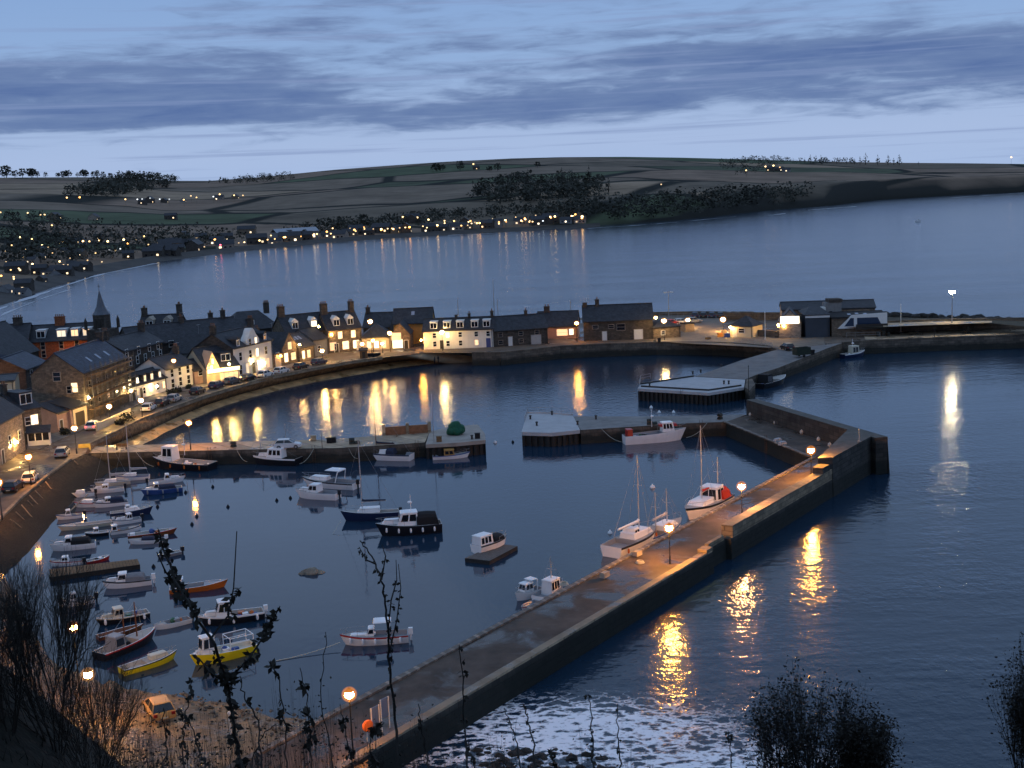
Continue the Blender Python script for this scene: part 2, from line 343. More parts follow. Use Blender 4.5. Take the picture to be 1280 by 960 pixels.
# ------------------------------------------------------------------ far shore, hills
SHORE=[(-400,470),(-200,432),(-60,402),(0,381),(60,360),(110,344),(150,336),(200,326),(260,318),(320,311),(400,303),(480,297),(560,292),(640,288),(735,283),(800,279),(850,275),(900,270),(960,263),(1040,257),(1100,250),(1180,245),(1280,240),(1400,233),(1700,215)]
SKYL=[(-400,226),(0,222),(100,221.5),(160,222),(215,226),(262,226),(330,221),(420,212),(500,206),(560,202),(640,198),(700,196.5),(780,196),(850,197),(930,199),(1000,201),(1060,202.5),(1130,203.5),(1200,204),(1280,205),(1400,209),(1700,216)]
SKD=[(-400,3000),(0,3000),(300,2800),(700,2700),(1000,2900),(1280,2900),(1700,2950)]
CLIFF=[(-400,.0),(300,.0),(640,.05),(740,.22),(850,.30),(1000,.45),(1100,.6),(1280,.72),(1700,.8)]
def tpt(px,t):
    S=W(px,interp(SHORE,px),0.); K=far(px,interp(SKYL,px),interp(SKD,px))
    x=S.x+(K.x-S.x)*t; y=S.y+(K.y-S.y)*t
    c=interp(CLIFF,px)
    lin=t**1.12; cl=min(1,(t/.10))**.7
    z=K.z*((1-c)*lin+c*(cl*.72+.28*t))
    z+=max(0,min(1,t*5))*(1-t)*(5*mnoise.noise((x*.004,y*.004,1.))+3*mnoise.noise((x*.012,y*.012,5.)))
    return Vector((x,y,max(z,.4 if t>.01 else -.3)))
def tfind(px,py):
    best=(1e9,0)
    for i in range(1,201):
        t=i/200; e=abs(P(tpt(px,t))[1]-py)
        if e<best[0]: best=(e,t)
    return tpt(px,best[1])
mb=MB(); cols=list(range(-400,1701,10)); T=[0,.004,.01,.02,.04,.06,.08,.1,.12,.15]+[.15+.85*i/36 for i in range(1,37)]
for t in T:
    for px in cols: mb.v.append(tuple(tpt(px,t)))
for px in cols:
    p=tpt(px,1.); mb.v.append((p.x*1.25,p.y*1.25,p.z-60))
n=len(cols)
for j in range(len(T)):
    for i in range(n-1): mb.f.append([j*n+i,j*n+i+1,(j+1)*n+i+1,(j+1)*n+i]); mb.m.append(0)
mh,nt,N,Lk,b=NT('far fields'); b.inputs['Roughness'].default_value=.95; b.inputs['Specular IOR Level'].default_value=.1
tc=N.new('ShaderNodeTexCoord')
mp=N.new('ShaderNodeMapping'); mp.inputs['Scale'].default_value=(1/420,1/260,0); mp.inputs['Rotation'].default_value=(0,0,.25); Lk.new(tc.outputs['Object'],mp.inputs[0])
vo=N.new('ShaderNodeTexVoronoi'); vo.inputs['Scale'].default_value=1; Lk.new(mp.outputs[0],vo.inputs['Vector'])
ve=N.new('ShaderNodeTexVoronoi'); ve.feature='DISTANCE_TO_EDGE'; ve.inputs['Scale'].default_value=1; Lk.new(mp.outputs[0],ve.inputs['Vector'])
sp=N.new('ShaderNodeSeparateColor'); Lk.new(vo.outputs['Color'],sp.inputs[0])
r=N.new('ShaderNodeValToRGB'); r.color_ramp.interpolation='CONSTANT'; Lk.new(sp.outputs[0],r.inputs[0]); e=r.color_ramp.elements
fc=[(0,(.22,.155,.11)),(.25,(.085,.105,.058)),(.42,(.15,.118,.085)),(.6,(.29,.21,.14)),(.75,(.08,.092,.055)),(.88,(.19,.145,.105))]
while len(e)<len(fc): e.new(.5)
for q,(p_,c_) in zip(e,fc): q.position=p_; q.color=c_+(1,)
hd=N.new('ShaderNodeMapRange'); hd.inputs[1].default_value=.015; hd.inputs[2].default_value=.035; Lk.new(ve.outputs[0],hd.inputs[0])
c=mixc(N,Lk,hd.outputs[0],(.014,.016,.012),r.outputs[0])
nz=N.new('ShaderNodeTexNoise'); nz.inputs['Scale'].default_value=.016; nz.inputs['Detail'].default_value=9; nz.inputs['Roughness'].default_value=.65; Lk.new(tc.outputs['Object'],nz.inputs['Vector'])
nm=N.new('ShaderNodeMapRange'); nm.inputs[1].default_value=.3; nm.inputs[2].default_value=.7; nm.inputs[3].default_value=.6; nm.inputs[4].default_value=1.3; Lk.new(nz.outputs[0],nm.inputs[0])
v=N.new('ShaderNodeVectorMath'); v.operation='SCALE'; Lk.new(c,v.inputs[0]); Lk.new(nm.outputs[0],v.inputs['Scale'])
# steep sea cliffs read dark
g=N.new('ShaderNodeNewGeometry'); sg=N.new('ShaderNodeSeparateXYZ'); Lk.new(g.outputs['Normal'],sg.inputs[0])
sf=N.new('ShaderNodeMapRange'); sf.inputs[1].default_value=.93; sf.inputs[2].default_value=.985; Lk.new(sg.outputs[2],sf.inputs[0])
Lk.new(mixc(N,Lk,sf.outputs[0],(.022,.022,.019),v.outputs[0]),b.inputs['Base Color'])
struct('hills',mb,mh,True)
# beach strip of the bay
mb=MB(); cols2=list(range(-400,760,10))
for px in cols2:
    a=W(px,interp(SHORE,px)+1.2,.05); c=tpt(px,.022); k=Vector((c.x-a.x,c.y-a.y)).normalized()
    wdt=interp([(-400,60),(0,70),(150,50),(320,22),(500,16),(760,8)],px)
    mb.v+= [tuple(a),(a.x+k.x*wdt*.6,a.y+k.y*wdt*.6,1.6),(a.x+k.x*wdt,a.y+k.y*wdt,3.2)]
for i in range(len(cols2)-1):
    for k in range(2): mb.f.append([3*i+k,3*i+3+k,3*i+4+k,3*i+1+k]); mb.m.append(0)
struct('shingle_beach',mb,M('grey shingle',(.05,.043,.037),.9,.4,.08))
# lines of surf
fm=M('surf foam',(.5,.52,.56),.8,.25,.6)
def surf(pts,w):
    mb=MB(); prev=None
    for i in range(len(pts)-1):
        for k in range(8):
            f=k/8; x=pts[i][0]+(pts[i+1][0]-pts[i][0])*f; y=pts[i][1]+(pts[i+1][1]-pts[i][1])*f
            q=W(x,y,.06); ww=w*max(.05,.5+1.4*mnoise.noise((x*.07,y*.07,w)))
            a=(q.x-ww*.4,q.y-ww,.06); c=(q.x+ww*.4,q.y+ww,.06)
            if prev: mb.quad(prev[0],a,c,prev[1])
            prev=(a,c)
    return tag(mb.build('surf',fm),kind='stuff')
surf([(-40,404),(0,385.5),(40,371),(75,359),(110,347.5),(130,342),(165,335),(200,328)],3.2)
surf([(-30,412),(10,390),(50,374),(90,361)],1.6)
surf([(220,325),(260,319.5),(330,312)],1.6)
surf([(560,294),(600,292.4),(650,289.3)],2.); surf([(735,285.4),(800,281.2),(850,277.2),(930,269.5)],3.)
surf([(1010,262.5),(1040,260.3),(1075,257.5)],5.); surf([(1190,247),(1235,243.8),(1290,240.5)],5.)
surf([(960,269),(985,266.5)],6.)
# ------------------------------------------------------------------ far woods and trees
def tuft(mb,p,w,h,k=16,mi=0):
    for _ in range(k):
        u=random.random(); a=random.uniform(0,2*PI); rr=w*math.sqrt(random.random())*(1.05-.75*abs(u-.35))
        c=Vector((p[0]+rr*math.cos(a),p[1]+rr*math.sin(a),p[2]+h*(.12+.86*u)))
        s=w*random.uniform(.12,.3)
        d1=Vector((random.gauss(0,1),random.gauss(0,1),random.gauss(0,.7))).normalized()*s; d2=Vector((random.gauss(0,1),random.gauss(0,1),random.gauss(0,.7))).normalized()*s
        mb.add([c-d1,c+d2*.8,c+d1,c-d2*.9],[(0,1,2,3)],mi)
def wood(name,label,poly,nn,hh):
    mb=MB(); x0=min(p[0] for p in poly);x1=max(p[0] for p in poly);y0=min(p[1] for p in poly);y1=max(p[1] for p in poly); c=0;tr=0
    while c<nn and tr<nn*30:
        tr+=1; x=random.uniform(x0,x1); y=random.uniform(y0,y1)
        if not inpoly(x,y,poly): continue
        p=tfind_fast(x,y); h=hh*random.uniform(.6,1.25); tuft(mb,p,h*.6,h,26); c+=1
    return tag(mb.build(name,FOL),label,None,None,'stuff')
_tf={}
def tfind_fast(x,y):
    k=(round(x/6),round(y))
    if k not in _tf: _tf[k]=tfind(k[0]*6,k[1])
    p=_tf[k]; return Vector((p.x+random.uniform(-7,7),p.y+random.uniform(-30,30),p.z))
wood('woodland','dark wood running over the hill crest above the town',[(92,244),(120,232),(150,223),(190,219),(218,222),(222,230),(195,238),(130,249)],260,15)
wood('woodland','dark wooded hollow in the middle of the far fields',[(590,250),(598,236),(640,226),(690,224),(745,230),(765,242),(735,250),(640,256)],260,14)
wood('woodland','scrub wood on the bank above the far bay',[(655,274),(700,258),(800,250),(900,243),(1010,238),(1010,252),(960,258),(860,269),(760,277)],330,11)
wood('woodland','wooded bank above the seafront houses',[(330,296),(420,283),(520,272),(620,262),(690,262),(690,270),(600,275),(520,284),(420,293)],240,9)
wood('woodland','garden trees among the houses of the distant town',[(0,330),(0,270),(130,285),(300,296),(300,304),(180,316),(90,334)],300,9)
wood('woodland','dark wood on the far hill shoulder',[(262,229),(300,224),(365,217),(365,226),(300,231)],90,9)
wood('woodland','trees along the far clifftop farm',[(890,205),(940,197),(1010,198),(1070,202),(1075,207),(980,206),(930,222)],120,9)
def crown_tree(label,group,p,w,h,conif=False):
    t=thing('pine_tree' if conif else 'tree',label,'tree',p,0,group)
    MB().tube((0,0,-1),(0,0,h*.6),h*.035,h*.02,5).build('trunk',BARK,t)
    mb=MB()
    if conif:
        for k in range(46):
            u=random.random()**.8; z=h*(.1+.9*u); rr=w*(1-u)*random.uniform(.5,1); a=random.uniform(0,2*PI)
            c=Vector((rr*math.cos(a),rr*math.sin(a),z)); s=w*.3*(1.1-u)
            mb.add([c+Vector((random.gauss(0,s),random.gauss(0,s),random.gauss(0,s*.6))) for _ in range(4)],[(0,1,2,3)])
        mb.tube((0,0,h*.8),(0,0,h),w*.08,.01,4)
    else: tuft(mb,(0,0,h*.12),w*random.uniform(.9,1.7),h*.88,110)
    mb.build('crown',FOL,t); return t
for i in range(26):
    x=2+i*8.2+random.uniform(-5,5)
    if x>200: break
    p=far(x,interp(SKYL,x)+.4,3000); h=random.uniform(13,23)*(1.2 if 8<x<42 else .75); crown_tree('small dark tree on the skyline above the town, one of a row','skyline trees above the town',p,h*.38,h)
for x,hh in ((1006,10),(1013,17),(1020,15),(1026,16),(1034,9),(1046,10),(1058,9),(1068,11),(1075,15),(1082,22),(1097,19),(1110,19),(1117,13),(1124,20),(1148,7)):
    crown_tree('dark pointed conifer on the skyline of the far headland','headland skyline conifers',far(x,interp(SKYL,x)+2.2,2700),hh*.34,hh*1.05,True)
for x,y,hh in ((703,231,26),(716,230,22),(737,229,27),(761,238,20)):
    crown_tree('tall dark conifer rising out of the wooded hollow','conifers in the wooded hollow',tfind(x,y+3),hh*.3,hh,True)
for x,y,hh in ((545,214,14),(553,213,11),(575,213,17),(622,214,14),(672,209,10),(612,214,9)):
    crown_tree('rounded dark tree beside the hilltop farm','trees by the hilltop farm',tfind(x,y),hh*.5,hh)

# ------------------------------------------------------------------ distant town: houses and lamps
def lampmat(c,s): return glow('lamp glow %s %g'%(c,s),c,s)
ORANGE=(1,.39,.06); WARM=(1,.55,.16); COOL=(.95,.97,1.); RED=(1,.08,.1)
FARL=[(1,271),(35,271),(51,274),(56,274),(84,252),(100,252,'o'),(157,254),(172,254,'s'),(178,254,'s'),(188,253,'s'),(200,254,'s'),(212,254,'s'),(230,254.5),(239,250),(246,252),(267,251,'s'),(275,248),(293,249),(304,249),(65,287),(25,302,'b'),(40,304),(39,311),(15,312),(53,311),(61,314),(74,309,'b'),(79,308),(104,307,'b'),(112,307,'b'),(124,305),(135,307,'b'),(155,304,'b'),(170,304),(180,300,'b'),(186,311),(47,324),(102,319,'b'),(110,330),(128,332),(41,334,'b'),(75,332,'b'),(80,336,'b'),(2,351,'o'),(14,344),(24,342),(49,339),(212,306,'o'),(239,305),(246,309,'o'),(269,304,'o'),(276,312,'r'),(256,316),(299,310),(306,311),
(325,306,'b'),(335,306),(344,305),(357,301,'b'),(365,297),(377,297,'b'),(387,292,'B'),(376,304,'o'),(392,304),(409,294,'o'),(414,301),(430,296,'o'),(437,290,'o'),(445,294),(456,291),(467,291),(477,291,'b'),(477,296,'o'),(485,291),(492,291,'b'),(500,290),(507,289),(504,276,'b'),(522,277,'b'),(536,279,'b'),(529,288),(534,290),(547,286,'b'),(556,281),(568,281,'b'),(575,284),(577,288,'o'),(585,287),(586,282),(594,283),(616,279),(624,282,'o'),(632,280,'b'),(624,287),(592,210,'b'),(645,277,'b'),(657,279,'b'),(670,274),(689,277),(694,275,'b'),(715,275,'b'),(728,275,'B'),(662,282),(666,282),(679,282,'s'),(933,218),(827,235),(967,212,'b'),(957,213),(975,214),(1264,202),
(8,333),(30,327),(88,327),(120,322),(145,318),(160,309,'o'),(198,309),(225,309),(285,309),(18,356),(92,313),(66,320),(7,318),(33,316)]
for i in range(30):
    x=random.uniform(318,732); FARL.append((x,interp(SHORE,x)-random.uniform(6,12),random.choice(['','','o','b','o'])))
for i in range(10):
    x=random.uniform(2,300); FARL.append((x,interp(SHORE,x)-random.uniform(6,40)*(1 if x<160 else .4),random.choice(['','','o','s'])))
_lm={}
for i,f in enumerate(FARL):
    k=f[2] if len(f)>2 else ''
    x,y=f[0],f[1]
    p=tfind(x,min(y+3.2,interp(SHORE,x)-1.6)) if x not in (2,18,14,24) else tfind(x,y+3)
    c={'o':ORANGE,'r':RED,'s':COOL}.get(k,WARM); s={'b':6.5,'B':14,'o':6,'r':5,'s':1.6}.get(k,3.2); rr={'b':.95,'B':1.35,'o':.95,'r':.9,'s':.75}.get(k,.75)
    if k not in _lm:
        mb=MB().tube((0,0,0),(0,0,5.6),.09,.06,4,0); mb.ball((0,0,6.1),rr,rr,rr*.8,7,4,1)
        o=mb.build('street_lamp',[IRON,glow('town lamp '+(k or 'plain'),c,s,.75)]); _lm[k]=o
        tag(o,{'o':'small orange lamp among the distant seafront lights','r':'small red light among the distant seafront lights','s':'faint pale lamp in the distant hillside estate','B':'very bright distant floodlight on the far seafront','b':'bright warm lamp among the distant town lights'}.get(k,'small warm lamp among the distant town lights'),'street lamp','lights of the town across the bay')
    else: o=_lm[k].copy(); col.objects.link(o)
    sca=max(.55,math.hypot(p.x,p.y)/1250); o.location=p; o.scale=(sca,sca,sca)
    if y>317 and x<100: o.scale=(.62,.62,.62)
# small houses
FH=[]
for i in range(74):
    if i<40: x=4+random.random()*300; y=interp(SHORE,x)-random.uniform(6,48)*(1 if x<140 else .5)
    else: x=312+(i-40)*12.6+random.uniform(-4,4); y=interp(SHORE,x)-random.uniform(2.2,7)
    FH.append((x,y))
FH+=[(172,255),(190,254.5),(207,254),(231,253),(268,250),(296,249),(592,212),(958,214),(968,214),(978,215),(120,276),(70,275),(520,279),(508,279),(205,274),(228,310),(345,299)]
_fm=[]
for v in range(6):
    L_=random.uniform(10,17);D_=8;e=random.uniform(3,5.6);r_=e+3
    mb=MB(); mb.box(0,L_,0,D_,-2,e,0); mb.add([(0,0,e),(0,D_,e),(0,D_/2,r_),(L_,0,e),(L_,D_,e),(L_,D_/2,r_)],[(0,1,2),(3,5,4)],0)
    mb.add([(-.3,-.4,e-.1),(L_+.3,-.4,e-.1),(L_+.3,D_/2,r_+.15),(-.3,D_/2,r_+.15),(-.3,D_+.4,e-.1),(L_+.3,D_+.4,e-.1)],[(0,1,2,3),(3,2,5,4)],1)
    for k in range(3):
        mb.quad((L_*(.15+.28*k),-.05,1),(L_*(.15+.28*k)+1.6,-.05,1),(L_*(.15+.28*k)+1.6,-.05,2.4),(L_*(.15+.28*k),-.05,2.4),2 if (k+v)%3==0 else 3)
    _fm.append(mb)
_fo=[]
for i,(x,y) in enumerate(FH):
    p=tfind(x,min(y,interp(SHORE,x)-1.6)); v=i%6
    if i<6:
        o=_fm[v].build('house',[[STONE_P,STONE,STONE_D,STONE_D,STONE_D,GREYR][v],SLATE,LIT[1],GLASS]); _fo.append(o)
        tag(o,['small pale stone','small brown stone','squat dark stone','narrow dark stone','long dark stone','little grey rendered'][v]+' house in the distant town across the bay','house','houses of the town across the bay')
    else: o=_fo[v].copy(); col.objects.link(o)
    o.location=p; o.rotation_euler=(0,0,random.choice([0,.25,-.3,PI/2])); s=random.uniform(.8,1.2)*(.62 if x<160 and y>290 else 1); o.scale=(s,s,s)
# long lit leisure hall on the far front
p=tfind(347,300); q=tfind(398,298)
t=thing('leisure_hall','long low pale hall with brightly lit front on the far seafront','hall',p,math.atan2(q.y-p.y,q.x-p.x)); L_=math.hypot(q.x-p.x,q.y-p.y)
MB().box(0,L_,0,18,-3,6).build('wall',GREYR,t); mb=MB(); mb.add([(-1,-1,6),(L_+1,-1,6),(L_+1,9,9.4),(-1,9,9.4),(-1,19,6),(L_+1,19,6)],[(0,1,2,3),(3,2,5,4)]); mb.build('roof',M('pale metal roof',(.3,.32,.36),.6,.1),t)
for k in range(5): MB().box(L_*(.04+.19*k),L_*(.04+.19*k)+L_*.12,-.2,-.05,.5,3.6).build('window',LIT[1],t)
# ------------------------------------------------------------------ town ground, street, beach
ZS=3.0; ZD=2.3
E_=[(107,567),(112,556),(150,538),(180,523),(215,510),(260,494),(300,482),(340,471),(390,461),(440,452),(478,447)]
Mz=[(112,572),(140,557),(190,536),(225,520),(262,505),(300,493),(345,481),(390,471),(440,461),(490,453),(530,449)]
Nz=[(150,580),(190,557),(215,541),(245,526),(280,510),(320,498),(360,487),(410,477),(455,470),(510,460),(560,455)]
F_=[(-90,715),(-40,686),(0,652),(30,622),(60,597),(90,575),(107,567)]
G_=[(-30,770),(10,722),(38,695),(60,668),(85,640),(110,612),(150,585)]
BQ=[(478,447),(530,441),(590,441),(625,441),(655,438),(700,433),(760,430),(820,428),(890,428),(930,430),(960,433),(971,437)]   # back quay edge
JR=[(1054,428.5),(1070,427.2),(1082,426)]                                                                                           # round to the north pier
NP=[(1082,426),(1180,422),(1290,418.5),(1400,415)]
back=[(1400,408),(1290,411),(1230,404),(1110,397),(980,394),(830,390.5),(620,404),(400,410),(150,415),(-20,420),(-260,470)]
mb=MB()
top=[W(x,y,ZS) for x,y in [(-260,800)]+F_+E_[1:]+BQ[1:]+JR+NP[1:]]+[W(x,y,ZS) for x,y in back]
mb.add(top,[tuple(range(len(top)))])
struct('street',mb,ASPH)
def strip(name,a,za,b,zb,mat,n=3,jit=0.,kind='structure'):
    mb=MB(); R=[]
    pa=[W(x,y,za) for x,y in a]; pb=[W(x,y,zb) for x,y in b]
    def rs(p,k):
        o=[]
        for i in range(len(p)-1):
            for j in range(k): o.append(p[i].lerp(p[i+1],j/k))
        return o+[p[-1]]
    pa=rs(pa,4);pb=rs(pb,4)
    for j in range(n+1):
        for q,r in zip(pa,pb):
            v=q.lerp(r,j/n)
            if 0<j<n: v.z+=jit*mnoise.noise((v.x*.5,v.y*.5,3.))
            mb.v.append(tuple(v))
    k=len(pa)
    for j in range(n):
        for i in range(k-1): mb.f.append([j*k+i,j*k+i+1,(j+1)*k+i+1,(j+1)*k+i]); mb.m.append(0)
    return tag(mb.build(name,mat,None,True),kind=kind)
strip('sloping_revetment',E_,ZS,Mz,.75,REVET,5,.25); strip('harbour_beach',Mz,.75,Nz,-.25,SAND,4,.12)
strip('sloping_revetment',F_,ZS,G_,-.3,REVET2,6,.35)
strip('slipway',[(478,447),(505,444),(530,441),(560,441.5)],ZS-.06,[(530,449),(560,455),(590,453.5),(632,451.5)],-.15,M('slipway setts',(.3,.23,.15),.8,.25,.5,.03),4)
strip('harbour_beach',[(560,441.5),(600,443.5),(632,446)],.9,[(560,455),(620,454.5),(670,452)],-.2,SAND,3)
# low kerb wall along the promenade edge
def wall_along(name,label,pts,z,h,w,mat,cat='wall',group=None):
    pw=[W(x,y,z) for x,y in pts]; mb=MB(); o=[]
    for i,p in enumerate(pw):
        a=pw[max(0,i-1)]; c=pw[min(len(pw)-1,i+1)]; d=(c-a); d.z=0; d.normalize(); nn=Vector((-d.y,d.x,0)); o.append((p,p+nn*w))
    for i in range(len(o)-1):
        (a,b_),(c,d)=o[i],o[i+1]; u=Vector((0,0,h)); dn=Vector((0,0,.5))
        mb.quad(a+u,c+u,d+u,b_+u); mb.quad(a-dn,c-dn,c+u,a+u); mb.quad(d-dn,b_-dn,b_+u,d+u)
    a,b_=o[0]; mb.quad(a-dn,a+u,b_+u,b_-dn); c,d=o[-1]; mb.quad(c-dn,d-dn,d+u,c+u)
    return tag(mb.build(name,mat),label,cat,group)
wall_along('kerb_wall','low stone kerb wall along the promenade above the harbour beach',E_[1:],ZS,.22,.5,PARA)
wall_along('kerb_wall','low kerb at the top of the timber-lined harbour slope',F_[:-1],ZS,.3,.5,PARA)
# pavement in front of the houses
PVF=[(33,563),(73,545),(110,530),(160,507),(208,492),(244,484),(300,476),(341,463),(375,455)]
pw=[W(x,y,ZS) for x,y in PVF]; mb=MB()
for i in range(len(pw)-1):
    a,c=pw[i],pw[i+1]; d=(c-a).normalized(); nn=Vector((d.y,-d.x,0))*2.; u=Vector((0,0,.12))
    mb.quad(a+u-nn,a+u+nn,c+u+nn,c+u-nn); mb.quad(a+nn,c+nn,c+nn+u,a+nn+u)
struct('pavement',mb,PAVE)
# back quay wall: vertical masonry
def qwall(name,label,pts,z,zb,mat,cat='wall'):
    mb=MB(); pw=[W(x,y,z-.01) for x,y in pts]
    for a,c in zip(pw,pw[1:]):
        d=(c-a); d.z=0; d.normalize(); nn=Vector((d.y,-d.x,0)); lo=Vector((0,0,zb-z)); k=nn*.35
        mb.quad(a+lo+k,c+lo+k,c,a)
        t=Vector((0,0,.14)); mb.quad(a,c,c+t,a+t); mb.quad(a+t,c+t,c+t-nn*.7,a+t-nn*.7); mb.quad(c-nn*.7,a-nn*.7,a+t-nn*.7,c+t-nn*.7)
    return tag(mb.build(name,mat),label,cat)
qwall('quay_wall','dark stone quay wall below the tolbooth and terrace',BQ[2:],ZS,-2,QUAY)
qwall('quay_wall','quay wall below the lit north pier',JR+NP[1:],ZS,-2,QUAY)
# warm-tinted concrete surface of the north pier and the car park
def sheet(name,pts,z,mat,kind='structure'):
    mb=MB(); mb.add([W(x,y,z) if not isinstance(x,Vector) else x for x,y in pts],[tuple(range(len(pts)))]); return tag(mb.build(name,mat),kind=kind)
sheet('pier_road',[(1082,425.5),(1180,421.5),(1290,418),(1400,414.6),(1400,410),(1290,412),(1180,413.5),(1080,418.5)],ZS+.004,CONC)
sheet('car_park',[(818,427),(968,435),(1030,430),(1030,420),(975,423),(950,418),(905,412),(905,398),(870,396),(820,397),(800,410)],ZS+.004,M('car park tarmac',(.17,.14,.11),.8,.25,.4))
sheet('quay_road',[(480,446.4),(530,440.4),(590,440.2),(655,437.4),(700,432.4),(760,429.4),(820,427.4),(820,424.5),(730,427),(690,430),(620,434.5),(530,437.5),(480,441)],ZS+.004,M('quay setts',(.17,.14,.105),.8,.25,.5,.02,(.5,.3)))
# ------------------------------------------------------------------ the outer breakwater
def seg(A,B):
    d=(B-A); d.z=0; L=d.length; d.normalize(); return d,Vector((-d.y,d.x,0)),L
I0=W(406,895,ZD); I1=W(1016,571.5,ZD); e,nL,_=seg(I0,I1)
def S(px,py,z=ZD): return (W(px,py,z)-I0).dot(e)
def Q(s,n,z=ZD): return Vector((I0.x+e.x*s+nL.x*n,I0.y+e.y*s+nL.y*n,z))
def NO(px,py,z=ZD): return (W(px,py,z)-I0).dot(nL)
wN=NO(655,820); s_in=S(1016,571.5)
bw=thing('breakwater','long stone breakwater bent round the harbour with a lit deck','breakwater',Q(0,0,0))
def lc(p): return Vector(p)-Vector(Q(0,0,0))
R0=W(907,527,ZD); R1=W(935,519,ZD); R2=W(1059,561,ZD)
er,nr,_=seg(R0,I1)
# deck: south arm + return arm
s_c=(R2-I0).dot(e)
pts=[Q(-34,0),Q(s_in,0),R0,R1,R2]
# outer edge of the south arm
so1=S(879,687); so2=S(901,665); so3=S(909,657,ZD+1.3)
outer=[Q(s_c+3,wN-.6),Q(so3-.5,wN-.6),Q(so3-.6,wN),Q(so1,wN),Q(so1-.3,wN-.9),Q(-34,wN-.9)]
mb=MB(); mb.slab([lc(p) for p in pts+outer],-3,0,1,.35)
mb.build('deck',[CONC_D,SEAWALL],bw)
mb=MB()   # coping on the harbour side
def bar(mb,a,b_,w,h,side=1.):
    d=(b_-a); d.z=0; d.normalize(); nn=Vector((-d.y,d.x,0))*w*side; u=Vector((0,0,h)); z=Vector((0,0,-.002))
    a=lc(a)+z;b_=lc(b_)+z
    mb.quad(a,b_,b_+u,a+u); mb.quad(a+nn,a+nn+u,b_+nn+u,b_+nn); mb.quad(a+u,b_+u,b_+nn+u,a+nn+u); mb.quad(a,a+u,a+nn+u,a+nn); mb.quad(b_,b_+nn,b_+nn+u,b_+u)
bar(mb,Q(-34,-.02),Q(s_in,-.02),.55,.16,-1.); bar(mb,I1+er*-.3,R0,.5,.16,1.)
mb.build('coping',M('coping stone',(.24,.21,.18),.8,.25,.8,.01,(1.5,9)),bw)
mb=MB(); bar(mb,Q(-34,wN-.88),Q(so1-.4,wN-.88),.8,.18,1.); mb.build('outer_kerb',CONC,bw)
# seaward parapet: stepped blocks, then the higher head
mb=MB()
pt=ZD+1.35
def block(mb,s0,s1,n0,n1,z0,z1,mi=0):
    c=[Q(s0,n0),Q(s1,n0),Q(s1,n1),Q(s0,n1)]; lo=[lc((p.x,p.y,z0)) for p in c]; hi=[lc((p.x,p.y,z1)) for p in c]
    mb.add(lo+hi,[(0,3,2,1),(4,5,6,7),(0,1,5,4),(1,2,6,5),(2,3,7,6),(3,0,4,7)],mi)
block(mb,so3,s_c+1,wN-.58,wN+.75,ZD-.01,pt)
block(mb,so1+.4,so3-1.2,wN-.1,wN+.35,ZD-.01,ZD+.55)
block(mb,so1-1.6,so1-.1,wN-.86,wN+.2,ZD-.01,ZD+.5)
mb.build('parapet',PARA,bw)
# head wall along the return arm
ZT=HZ(W(1059,561,ZD),546.)+ZD
h0=W(945,497,ZD+2.7); h1=W(1103,546,ZD+3.1)
hw=h1.copy(); 
mb=MB()
ra=R1.copy(); rb=R2.copy(); d,nn,LL=seg(ra,rb); out=nn*(1 if (h0-ra).dot(nn)>0 else -1)
zt0,zt1=ZD+2.5,ZD+2.85
h1=W(1103,546.5,ZD+2.85); ex_=(h1-rb).dot(d); thk=max(1.8,min(4.5,(h1-rb).dot(out)))
print('head',ex_,thk,(h0-ra).dot(out))
A0=ra-d*.5;A1=rb+d*ex_
b0=[A0,A1,A1+out*thk,A0+out*thk]; zt=[zt0,zt1,zt1,zt0]
lo=[lc((p.x,p.y,-3)) for p in b0]; lo[2]+=out*.6; lo[3]+=out*.6; hi=[lc((p.x,p.y,z)) for p,z in zip(b0,zt)]
mb.add(lo+hi,[(0,3,2,1),(4,5,6,7),(0,1,5,4),(1,2,6,5),(2,3,7,6),(3,0,4,7)])
# corner mass
sc0=S(1045,589,pt)
c4=[Q(sc0,wN+.9),rb+d*.3+out*-.05,A1+d*.02+out*(thk+.02),Q((A1+out*thk-I0).dot(e)+.1,wN-.62),Q(sc0+1,wN-.62)]
mb.slab([lc((p.x,p.y,ZD+2.85)) for p in c4],-3,0,0,.3)
block(mb,sc0-2.2,sc0+.2,wN-.56,wN+.8,pt-.02,pt+.75)
mb.build('head_wall',SEAWALL,bw)
mb=MB()
hh=[lc((p.x,p.y,z+.004)) for p,z in zip(b0,zt)]; mb.add(hh,[(0,1,2,3)]); mb.add([lc((p.x,p.y,ZD+2.856)) for p in c4],[(0,1,2,3,4)]); mb.build('wall_top',M('worn wall top',(.1,.092,.08),.9,.35,.8,.02),bw)
# pale buoys lying along the foot of the head wall
for i,(x,y) in enumerate(((938,518),(969,528),(960,512),(946,505),(1002,540),(1023,549),(1037,556))):
    z=ZD+.25 if i not in (2,3) else ZD+1.7
    o=MB().lathe([(.05,-.3),(.24,-.22),(.3,0),(.24,.2),(.08,.3),(.07,.42)],n=8).build('mooring_buoy',M('weathered buoy plastic',(.5,.47,.42),.6,.2,3)); o.location=W(x,y,z)
    tag(o,'pale buoy lying at the foot of the breakwater head wall' if i not in (2,3) else 'pale buoy hung on the face of the breakwater head wall','buoy','buoys along the breakwater head wall')
for x,y in ((972,552),(978,556)):
    o=MB().box(-.6,.6,-.3,.3,0,.35).box(-.5,.5,-.25,.25,.352,.5).build('fish_box',M('fish box',(.4,.42,.45),.6)); o.location=W(x,y,ZD+.02); o.rotation_euler=(0,0,.6); tag(o,'pale fish box on the bend of the breakwater','box','fish boxes on the breakwater')
